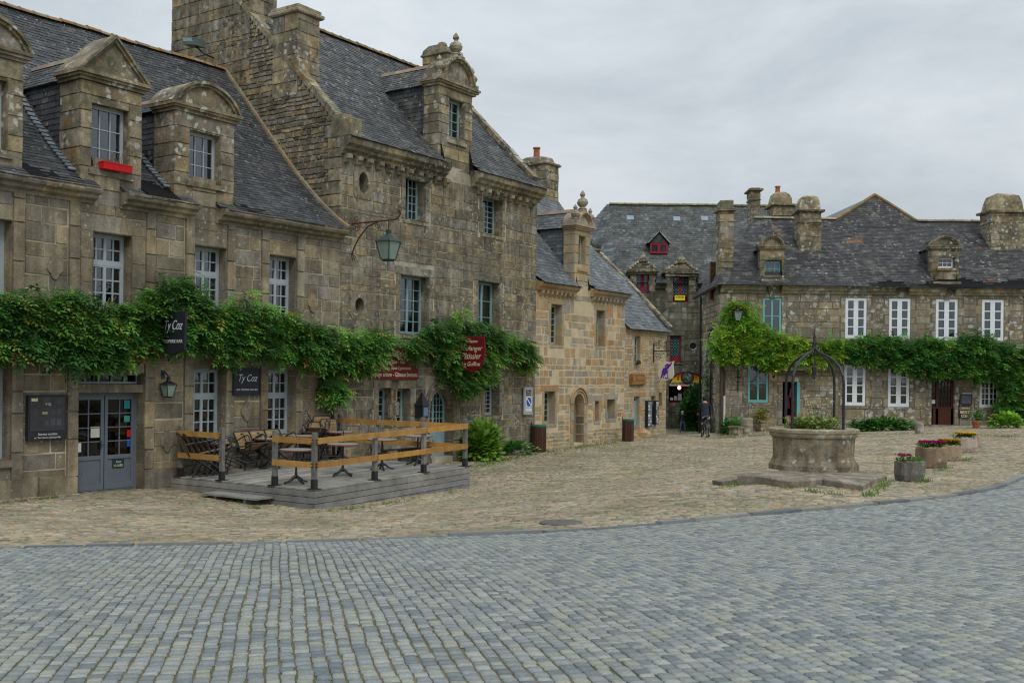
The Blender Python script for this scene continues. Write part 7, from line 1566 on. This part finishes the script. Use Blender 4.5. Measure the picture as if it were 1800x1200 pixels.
# well plants
rg=np.random.default_rng(330); n=900; a=rg.uniform(0,6.28,n); r_=np.sqrt(rg.uniform(0,1,n))*.5; pos=np.stack([WX-.05+r_*np.cos(a)*1.1,WY+r_*np.sin(a),zr-.08+rg.uniform(0,1,n)**1.6*.3],1); D=rg.normal(0,1,(n,3)); D[:,2]=np.abs(D[:,2])*.5
wp=T('well_plants','leafy yellow-green plants growing inside the well','plant',G0,(WX,WY,zr-.1)); ob=leaf_object('foliage',pos,D,np.tile((0.,0,1.),(n,1))+rg.normal(0,.3,(n,3)),.1*rg.uniform(.7,1.4,n),np.array([lin('#8fae48'),lin('#7a9c3c'),lin('#66883a'),lin('#8a7a48')])[rg.integers(0,4,n)]*rg.uniform(.8,1.2,(n,1)),BROAD); bpy.context.view_layer.update(); ob.parent=wp.e; ob.matrix_parent_inverse=wp.e.matrix_world.inverted()
q=MB(); rr=random.Random(5); TP=[]
for k in range(9):
    a=rr.uniform(0,6.28); x,y=WX+.1+.12*math.cos(a),WY+.1*math.sin(a); tx,ty,tz=x+rr.uniform(-.28,.28),y+rr.uniform(-.15,.15),zr+rr.uniform(.45,.72); q.tube([(x,y,zr-.1),((x+tx)/2,(y+ty)/2,(zr+tz)/2),(tx,ty,tz)],[.006,.005,.003],4,(1.5,2,1)); TP.append((tx,ty,tz))
    for j in range(3): TP.append((x+(tx-x)*(.5+.15*j),y+(ty-y)*.7,zr+(tz-zr)*(.5+.15*j)))
wp.part('tall_stems',q,M['bark']); q=MB()
for (x,y,z) in TP:
    for k in range(4): a=rr.uniform(0,6.28); q.face([(x,y,z),(x+.03*math.cos(a),y+.03*math.sin(a),z+.02),(x+.045*math.cos(a+.4),y+.03*math.sin(a+.4),z-.01)],(.55,.6,.35))
wp.part('pale_flowers',q,M['petal'])
# grass tufts in joints and along walls
rg=np.random.default_rng(340); G=[]
def strip(p0,p1,n,sp):
    a=np.array(gp(*p0)[:2]); b=np.array(gp(*p1)[:2]); t=rg.uniform(0,1,(n,1))**1; c_=rg.integers(0,max(2,n//14),n); off=rg.uniform(0,1,(max(2,n//14),1)); tt=(off[c_]+rg.normal(0,.02,(n,1)))%1
    return a+(b-a)*tt+rg.normal(0,sp,(n,2))
for p0,p1,n,sp in (((0,884),(135,870),240,.05),((140,868),(290,855),120,.04),((560,900),(822,860),300,.05),((440,892),(557,902),80,.04),((360,872),(440,888),60,.05),((822,825),(935,797),500,.14),((935,798),(1100,775),900,.35),((830,822),(930,803),300,.3),((1265,858),(1345,845),160,.05),((1345,856),(1516,875),110,.04),((1524,873),(1562,848),260,.07),((1612,849),(1632,845),90,.06),((1650,828),(1668,822),80,.06),((1690,812),(1705,806),80,.08),((1240,772),(1300,768),300,.2),((1300,768),(1345,765),200,.15),((1480,763),(1640,763),300,.15),((1680,765),(1800,768),400,.2)):
    G.append(strip(p0,p1,n,sp))
G=np.concatenate(G); n=len(G); z=gza(G[:,0],G[:,1])-.01
leaf_object('grass_tufts',np.c_[G,z],np.stack([rg.normal(0,.5,n),rg.normal(0,.5,n),np.ones(n)],1),np.tile((0.,-1.,.1),(n,1)),.085*rg.uniform(.4,1.4,n),np.array([lin('#6a8a3a'),lin('#587a32'),lin('#7d9448')])[rg.integers(0,3,n)],BLADE,kind='stuff',label='small grass and weed tufts along wall feet and paving joints',cat='grass')
# ============================================================ objects along the long house
def pot(name,lb,cat,px,py,prof,matx,col=WHT,n=14,grp=None,plant=None):
    X,Y,Z=gp(px,py); Y=min(Y,48.5); s_=Y/FPX; q=MB(); q.lathe(X,Y,[(r*s_,Z-.02+z_*s_) for r,z_ in prof],n,col); q.rough(.01,rng)
    t=T(name,lb,cat,G0,(X,Y,Z),grp); t.part('body',q,matx)
    if plant:
        pal,h,n_,rx,fl=plant; rg=np.random.default_rng(int(px)); zt=Z+prof[-1][1]*s_; pos=np.stack([X+rg.normal(0,rx*.5,n_),Y+rg.normal(0,rx*.4,n_),zt+rg.uniform(0,h,n_)],1); D=rg.normal(0,1,(n_,3)); D[:,2]=np.abs(D[:,2]); ob=leaf_object('foliage',pos,D,np.tile((0.,0,1.),(n_,1))+rg.normal(0,.3,(n_,3)),.14*rg.uniform(.7,1.3,n_),np.array(pal)[rg.integers(0,len(pal),n_)],BROAD); bpy.context.view_layer.update(); ob.parent=t.e; ob.matrix_parent_inverse=t.e.matrix_world.inverted()
        if fl: flower_heads(t,X,Y,zt,rx*.7,rx*.5,h,fl,int(px),.04)
    return t
pot('stone_trough','small rectangular stone trough at the foot of the turquoise window','planter',1294,765,[(13,0),(13,13),(15,14),(15,17)],M['stoneF'],PAL_F[2],4)
pot('stone_bollard','barrel shaped stone block below the turquoise window','bollard',1313,763,[(9,0),(10,14),(11,17),(10,19),(10.5,27),(9,30),(3,30.5)],M['stoneF'],PAL_F[1])
pot('stone_pedestal','lichened stone pedestal with orange-yellow plant beside the barrel stone','planter',1333,757,[(7,0),(7,6),(5.5,8),(5.5,16),(7,18),(7,20)],M['lichen'],PAL_F[3],8,plant=([lin('#8fa03c'),lin('#b09a40'),lin('#6f8a34')],.45,160,.3,None))
pot('stone_bollard','short rounded stone post at the end of the flower bed','bollard',1616,762,[(8,0),(8,12),(7.5,18),(5,21),(1,22)],M['stoneF'],PAL_F[4])
pot('flower_pot','terracotta pot of pink flowers right of the crêperie door','planter',1716,752,[(5,0),(6.5,9),(7.5,9.5),(7.5,12)],M['terracotta'],plant=([lin('#5c8a38'),lin('#4a7832')],.4,150,.3,([(.6,.2,.25),(.7,.66,.6)],9)))
pot('flower_pot','small terracotta pot at the left end of the flower bed','planter',1511,752,[(4,0),(5,7),(6,8),(6,10)],M['terracotta'])
q=MB(); X0,z0=FF.hv(1535,735,-.5); X1,_=FF.hv(1590,735,-.5); q.box(X0,X1,-.7,-.3,z0-.05,z0,(1,1,1)); 
for x in (X0+.1,X1-.15): q.box(x,x+.08,-.65,-.35,z0-.45,z0-.05,(.8,.8,.8))
q.rough(.006,rng); solo('bench',q,M['wood'],FF,(X0,-.5,z0-.45),'low plank bench with small white flowers behind the flower bed','bench')
q=MB(); X0,z0=FF.hv(1272,757,-.12); _,z1=FF.hv(1272,610,-.12); q.tube([(X0,-.2,z0),(X0,-.2,z0+(z1-z0)*.42)],.055,8,(.62,.64,.62)); q.tube([(X0,-.2,z0+(z1-z0)*.42),(X0,-.2,z1)],.04,8,(.05,.045,.035)); solo('drainpipe',q,M['plain'],FF,(X0,-.12,z0),'downpipe with white lower half at the corner of the long house','drainpipe')
q=MB(); X0,z0=FF.hv(1297,665); q.tube([(X0,-.05,z0-.6),(X0,-.05,z0+.45)],.02,4); q.tube([(X0-.14,-.05,z0+.05),(X0+.14,-.05,z0+.05)],.02,4); q.tube([(X0-.1,-.05,z0-.15),(X0+.1,-.05,z0-.15)],.012,4); solo('iron_cross',q,M['iron'],FF,(X0,-.05,z0),'thin black iron wall anchor cross left of the lower turquoise window','wall anchor')
u,z=FF.hv(1293,540,-.5); t=T('street_lantern','black street lantern half buried in the bright climber','lamp',FF,(u,0,z)); lamp_lantern(t,(u,-.95,z),.75,M['iron'],M['lampglass']); q=MB(); q.tube([(u,0,z-.1),(u,-.5,z+.1),(u,-.95,z)],.025,6); t.part('arm',q,M['iron'])
u,z=FF.hv(1362,651,-.2); lm=mat('lit_lamp_bulb',col=(1,.5,.2),noise=None,fine=None,bump=None,emit=((1,.42,.12),6.0)); t=T('wall_lamp','small glowing orange wall lamp left of the open shop door','lamp',FF,(u,-.1,z)); q=MB(); q.lathe(u,-.2,[(.02,z-.08),(.07,z-.04),(.08,z+.02),(.04,z+.09),(.01,z+.1)],10); t.part('bulb',q,lm); q=MB(); q.tube([(u,-.2,z-.08),(u,-.2,z-.22),(u,0,z-.25)],.02,5); q.box(u-.05,u+.05,-.02,0,z-.35,z-.15); t.part('bracket',q,M['iron'])
# shop board over the open door
a,zt=FF.hv(1371,633,-.1); b,zb=FF.hv(1418,651,-.1); t=T('shop_board','pale green shop board above the dark open doorway, partly hidden by leaves','sign',FF,(a,-.05,zb)); q=MB(); q.box(a,b,-.1,-.02,zb,zt,lin('#b9c2a0')); t.part('board',q,M['plain']); q=MB(); q.box(a-.1,b+.05,-.2,-.02,zb-.17,zb-.08,lin('#5a4e38')); t.part('shelf',q,M['plain']); t.text('TY FILEUR',((a+b)/2+.2,-.105,(zt+zb)/2),.7,.16,mat('grey_green_lettering',col=(.16,.2,.14),noise=None,fine=None,bump=None))
# crêperie signs
a,b,z0,z1=dC; t=T('shop_lettering','white raised lettering over the brown crêperie door','sign',FF,(a,-.09,z1)); q=MB(); q.box(a-.1,a+1.6,-.1,-.085,z1+.03,z1+.3,(.02,.02,.02)); t.part('backing_board',q,M['plain']); t.text('CREPERIE',(a+.65,-.105,z1+.165),1.65,.2,M['signwhite'],bold=.006)
a,zt=FF.hv(1686,713,-.1); b,zb=FF.hv(1706,734,-.1); t=T('wall_sign','brown board with cream crêperie name lettering beside the brown door','sign',FF,(a,-.05,zb)); q=MB(); q.box(a,b,-.09,-.02,zb,zt,(.03,.012,.008)); t.part('board',q,M['plain']); c_=(a+b)/2; t.text('CREPERIE',(c_,-.095,zt-.12),(b-a)*.92,.12,M['signcream'],bold=.008); t.text('BREIZ',(c_,-.095,zt-.29),(b-a)*.85,.13,M['signcream'],bold=.015); t.text('IZEL',(c_,-.095,zt-.46),(b-a)*.65,.13,M['signcream'],bold=.015)
a,zt=FF.hv(1688,692,-.1); b,zb=FF.hv(1709,711,-.1); t=T('menu_display','small dark menu case above the crêperie name board','sign',FF,(a,-.05,zb)); q=MB(); q.box(a,b,-.1,-.02,zb,zt,(.035,.03,.03)); t.part('case',q,M['plain']); q=MB(); q.box(a+.08,b-.05,-.14,-.02,zt,zt+.05,(.5,.5,.48)); t.part('lamp_strip',q,M['plain']); q=MB(); q.box(a+.06,b-.06,-.106,-.1,zb+.05,zt-.06,(.09,.1,.12)); t.part('menu_sheet',q,M['plain'])
# arched painted board in the alley
a,zb=E.hv(1177,678,-.25); b,_=E.hv(1237,678,-.25); _,zt=E.hv(1205,654,-.25); t=T('arched_shop_board','arched painted board, red to yellow with round emblem, over the alley shop','sign',E,((a+b)/2,-.2,zb))
cx_=(a+b)/2; hw=(b-a)/2; hh=zt-zb-.1; N_=20; q=MB()
arc=lambda x:math.sqrt(max(0,1-(x/1.0)**2))**1.15
bands=[(0,.12,lin('#c8c49a')),(.12,.35,lin('#eec838')),(.35,.55,lin('#e8a520')),(.55,.72,lin('#cf6a1c')),(.72,.86,lin('#bf3a1c')),(.86,1.0,lin('#8f1c1c'))]
for i in range(N_):
    x0,x1=-1+2*i/N_,-1+2*(i+1)/N_; t0,t1=arc(x0),arc(x1)
    for (f0,f1,c_) in bands:
        p=[(x0,min(f0,t0)),(x1,min(f0,t1)),(x1,min(f1,t1)),(x0,min(f1,t0))]
        if max(t0,t1)<=f0: continue
        q.face([(cx_+px_*hw,-.3,zb+.12+pz*hh) for px_,pz in p],c_)
q.prism([(cx_+hw*(-1+2*i/N_),zb+.12+hh*arc(-1+2*i/N_)) for i in range(N_+1)],lambda p,q_,t_:(p,t_,q_),-.28,-.2,(.25,.05,.02)); q.box(a,b,-.32,-.2,zb,zb+.12,lin('#c9c8a8')); bd=t.part('board',q,M['plain'])
q=MB(); q.tube([(cx_+hw*(-1+2*i/N_),-.29,zb+.12+hh*arc(-1+2*i/N_)) for i in range(N_+1)],.045,6,(.08,.015,.012)); t.part('board_rim',q,M['plain'])
ez=zb+.12+hh*.52; disc(t,'emblem_ring',cx_+.02,ez,.36,-.34,-.3,M['plain'],lin('#5a2230')); em=disc(t,'emblem',cx_+.02,ez,.28,-.36,-.34,M['plain'],lin('#4f6a64')); q=MB()
for k in range(22): an=rng.uniform(0,6.28); r_=rng.uniform(0,.26); x,z=cx_+.02+r_*math.cos(an),ez+r_*math.sin(an); q.lathe(x,-.365,[(.01,z-.05),(.05,z),(.01,z+.05)],5,rng.choice([lin('#7fa090'),lin('#2f4a44'),lin('#a8b8a8'),lin('#8a3a50')]),sy=.3)
t.part('emblem_relief',q,M['plain'],em); t.text('BISCUITERIE DE LOCRONAN',(cx_,-.325,zb+.13),(b-a)*.9,.12,mat('dark_lettering',col=(.03,.04,.03),noise=None,fine=None,bump=None),bold=.01)
t.text('1',(cx_-hw*.52,-.31,zb+.42),.06,.2,bpy.data.materials['dark_lettering']); t.text('7',(cx_+hw*.52,-.31,zb+.42),.08,.2,bpy.data.materials['dark_lettering'])
# yellow notice in the left-hand lattice window
a,zt=E.hv(1186,519,.1); b,zb=E.hv(1204,528,.1); t=T('yellow_notice','bright yellow notice in the upper lattice window at the alley end','sign',E,(a,.1,zb)); q=MB(); q.box(a,b,.08,.11,zb,zt,(.75,.72,.02)); t.part('board',q,M['plain']); t.text('A VENDRE',((a+b)/2,.075,zb+.18),(b-a)*.8,.09,bpy.data.materials['dark_lettering'])
# manhole cover in cobbles
X,Y,Z=gp(987,919); q=MB(); q.lathe(X,Y,[(.33,Z-.02),(.33,Z+.016),(.3,Z+.018),(.02,Z+.016)],24,(.6,.6,.6)); 
mc=solo('manhole_cover',q,M['post'],G0,(X,Y,Z),'round grey manhole cover set in the cobbles just above the kerb','manhole cover')
# ============================================================ PEOPLE
def skin_body(name,J,E_,loc,label,mats,regions):
    """J: list of (x,y,z,r); E_: edges. First joint is the pelvis (root). regions(z,x)->material index"""
    me=bpy.data.meshes.new(name); me.from_pydata([j[:3] for j in J],E_,[]); ob=bpy.data.objects.new(name,me); COL.objects.link(ob); ob.location=loc
    bpy.context.view_layer.objects.active=ob
    md=ob.modifiers.new('skin','SKIN'); md.use_smooth_shade=True
    if not me.skin_vertices: me.attributes.new if False else None
    for i,j in enumerate(J): sv=me.skin_vertices[0].data[i]; r=j[3]; sv.radius=(r if isinstance(r,tuple) else (r,r)); sv.use_root=(i==0)
    sb=ob.modifiers.new('sub','SUBSURF'); sb.levels=2; sb.render_levels=2
    bpy.context.view_layer.update(); dg=bpy.context.evaluated_depsgraph_get(); m2=bpy.data.meshes.new_from_object(ob.evaluated_get(dg)); ob.modifiers.clear(); ob.data=m2
    m2.materials.clear()
    for mm in mats: m2.materials.append(mm)
    for p in m2.polygons: c=p.center; p.material_index=regions(c.x,c.y,c.z); p.use_smooth=True
    if not m2.color_attributes: 
        at=m2.color_attributes.new('Col','FLOAT_COLOR','CORNER'); at.data.foreach_set('color',np.ones(len(m2.loops)*4,np.float32))
    tag(ob,label,'person'); return ob
camo=mat('black_white_trousers',col=(.38,.38,.38),rough=.9,noise=None,fine=None,bump=None,patches=[((.02,.02,.02),9,.46,.02,1.0)])
jack=mat('dark_jacket',col=(.025,.03,.042),rough=.9,noise=(8,.2),fine=None,bump=(20,.2)); hair=mat('dark_hair',col=(.02,.015,.012),rough=.7,noise=(30,.3),fine=None,bump=(60,.5)); shoe=mat('dark_shoe',col=(.04,.04,.045),noise=None,fine=None,bump=None); jean=mat('blue_grey_jeans',col=(.10,.12,.18),rough=.9,noise=(8,.2),fine=None,bump=None); whitem=mat('white_cap_cloth',col=(.6,.6,.58),noise=None,fine=None,bump=None); skinm=M['skin']
def human(scale,lean,legspread,armfwd,headfwd=.0):
    s=scale; J=[(0,0,.95*s,(.155*s,.11*s)),(0,.02*s+lean*.3,1.15*s,(.15*s,.1*s)),(0,lean*.7,1.34*s,(.185*s,.11*s)),(0,lean*.9,1.46*s,(.12*s,.08*s)),(0,lean+headfwd*.5,1.53*s,.055*s),(0,lean+headfwd,1.6*s,(.075*s,.09*s)),(0,lean+headfwd,1.69*s,(.08*s,.095*s)),(0,lean+headfwd,1.74*s,(.05*s,.06*s))]
    E_=[(i,i+1) for i in range(7)]
    for sg in (-1,1):
        b=len(J); J+=[(sg*.19*s,lean*.85,1.42*s,.065*s),(sg*.25*s,lean*.8+armfwd*.35,1.18*s,.05*s),(sg*.24*s,lean*.8+armfwd,1.02*s,.038*s),(sg*.23*s,lean*.8+armfwd*1.25,.98*s,(.03*s,.045*s))]; E_+=[(3,b),(b,b+1),(b+1,b+2),(b+2,b+3)]
        b=len(J); J+=[(sg*.1*s,0,.86*s,.105*s),(sg*(.12+legspread*.5)*s,.03*s,.5*s,.075*s),(sg*(.12+legspread)*s,-.02*s,.12*s,.055*s),(sg*(.12+legspread)*s,.0,.05*s,(.05*s,.04*s)),(sg*(.13+legspread)*s,.12*s,.04*s,(.045*s,.03*s))]; E_+=[(0,b),(b,b+1),(b+1,b+2),(b+2,b+3),(b+3,b+4)]
    return J,E_
def head_extras(ob,s,lean,hf,hm,cap=None):
    q=MB(); y=lean+hf; q.lathe(0,y-.012*s,[(.02*s,1.79*s),(.07*s,1.775*s),(.098*s,1.73*s),(.1*s,1.67*s),(.085*s,1.6*s),(.05*s,1.57*s)][::-1],14,WHT,sy=1.08)
    me=mkmesh('hair',[(a,b if b<y+.06*s else y+.06*s,c) for a,b,c in q.v],q.f,q.c,hm,True); h=bpy.data.objects.new('hair' if not cap else 'cap',me); COL.objects.link(h); h.parent=ob
    f=MB()
    for sg in (-1,1): f.lathe(sg*.03*s,y+.085*s,[(.002,1.67*s-.008*s),(.009*s,1.67*s),(.002,1.67*s+.008*s)],6,(.02,.02,.02)); f.lathe(sg*.085*s,y,[(.005*s,1.62*s),(.016*s,1.65*s),(.005*s,1.68*s)],6,(.45,.26,.18))
    f.lathe(0,y+.1*s,[(.003,1.62*s),(.014*s,1.63*s),(.004,1.66*s)],6,(.45,.26,.18)); f.box(-.022*s,.022*s,y+.08*s,y+.092*s,1.588*s,1.595*s,(.25,.08,.07)); fo=bpy.data.objects.new('face',mkmesh('face',f.v,f.f,f.c,M['plain'])); COL.objects.link(fo); fo.parent=ob
    g=MB()
    for sg in (-1,1):   # fingers curled round the grip
        for k in range(5):
            x=sg*(.205+.018*k if k<4 else .2)*s; yy=lean*.8+AF*1.3; g.tube([(x,yy,.985*s),(x,yy+.035*s,.975*s),(x,yy+.04*s,.95*s),(x,yy+.02*s,.94*s)] if k<4 else [(x-sg*.01,yy-.02,.97*s),(x-sg*.03*s,yy+.01,.96*s)],.008*s,5,(.45,.26,.18))
    go=bpy.data.objects.new('fingers',mkmesh('fingers',g.v,g.f,g.c,M['plain'])); COL.objects.link(go); go.parent=ob
# cyclist, seen from behind, straddling the bike
X,Y,Z=gp(1240,768); s=.93; AF=.38; J,E_=human(s,.16,.03,AF,.06)
def reg(x,y,z): return 3 if z<.09 else 1 if z<.93*s else (0 if z<1.5*s else 2) if not(z<1.03*s and y>.38 and abs(x)>.17) else 2
cy=skin_body('person',J,E_,(X,Y,Z),'person in dark jacket and black and white trousers straddling a bicycle, seen from behind',[jack,camo,skinm,shoe],reg); head_extras(cy,s,.16,.06,hair)
t=T('bicycle','dark bicycle held upright between the legs of the person in patterned trousers','bicycle',G0,(X,Y,Z),rot=0)
for i,yy in enumerate((-.38,.68)):
    q=MB(); q.tube([(X,Y+yy+.33*math.cos(2*math.pi*k/24),Z+.34+.33*math.sin(2*math.pi*k/24)) for k in range(25)],.02,6,caps=False); w_=t.part('wheel',q,M['iron']); q=MB()
    for k in range(12): a_=2*math.pi*k/12; q.tube([(X,Y+yy,Z+.34),(X,Y+yy+.32*math.cos(a_),Z+.34+.32*math.sin(a_))],.003,3)
    t.part('spokes',q,M['zinc'],w_)
q=MB()
for a_,b_ in (((0,-.38,.34),(0,.0,.3)),((0,0,.3),(0,-.12,.8)),((0,-.38,.34),(0,-.1,.72)),((0,0,.3),(0,.5,.72)),((0,-.1,.72),(0,.48,.8)),((0,.68,.34),(0,.5,.72)),((0,.5,.72),(0,.46,.93))): q.tube([(X+a_[0],Y+a_[1],Z+a_[2]),(X+b_[0],Y+b_[1],Z+b_[2])],.018,6)
t.part('frame',q,M['iron']); q=MB(); q.tube([(X-.26,Y+.42,Z+.93),(X-.1,Y+.47,Z+.94),(X+.1,Y+.47,Z+.94),(X+.26,Y+.42,Z+.93)],.014,6); t.part('handlebar',q,M['iron']); q=MB(); q.prism([(-.08,-.22),(.08,-.22),(.05,-.05),(.02,.08),(-.02,.08),(-.05,-.05)],lambda p,q_,t_:(X+p,Y+q_-.02,Z+t_),.8,.85,(1,1,1)); t.part('saddle',q,M['iron'])
# child
X,Y,Z=gp(1200,760); s=.62; AF=.2; J,E_=human(s,.06,.08,AF,.03)
reg2=lambda x,y,z: 3 if z<.06 else 1 if z<.92*s else (0 if z<1.5*s else 2)
kd=skin_body('person',J,E_,(X,Y,Z),'child in dark top, jeans and white cap standing in the alley',[jack,jean,skinm,shoe],reg2); head_extras(kd,s,.06,.03,whitem,cap=1)
q=MB(); q.lathe(0,.06+.03+.09*s,[(.02,1.715*s),(.09*s,1.715*s),(.085*s,1.73*s),(.02,1.735*s)],12,sy=.9); vb_=bpy.data.objects.new('cap_peak',mkmesh('cap_peak',q.v,q.f,q.c,whitem)); COL.objects.link(vb_); vb_.parent=kd
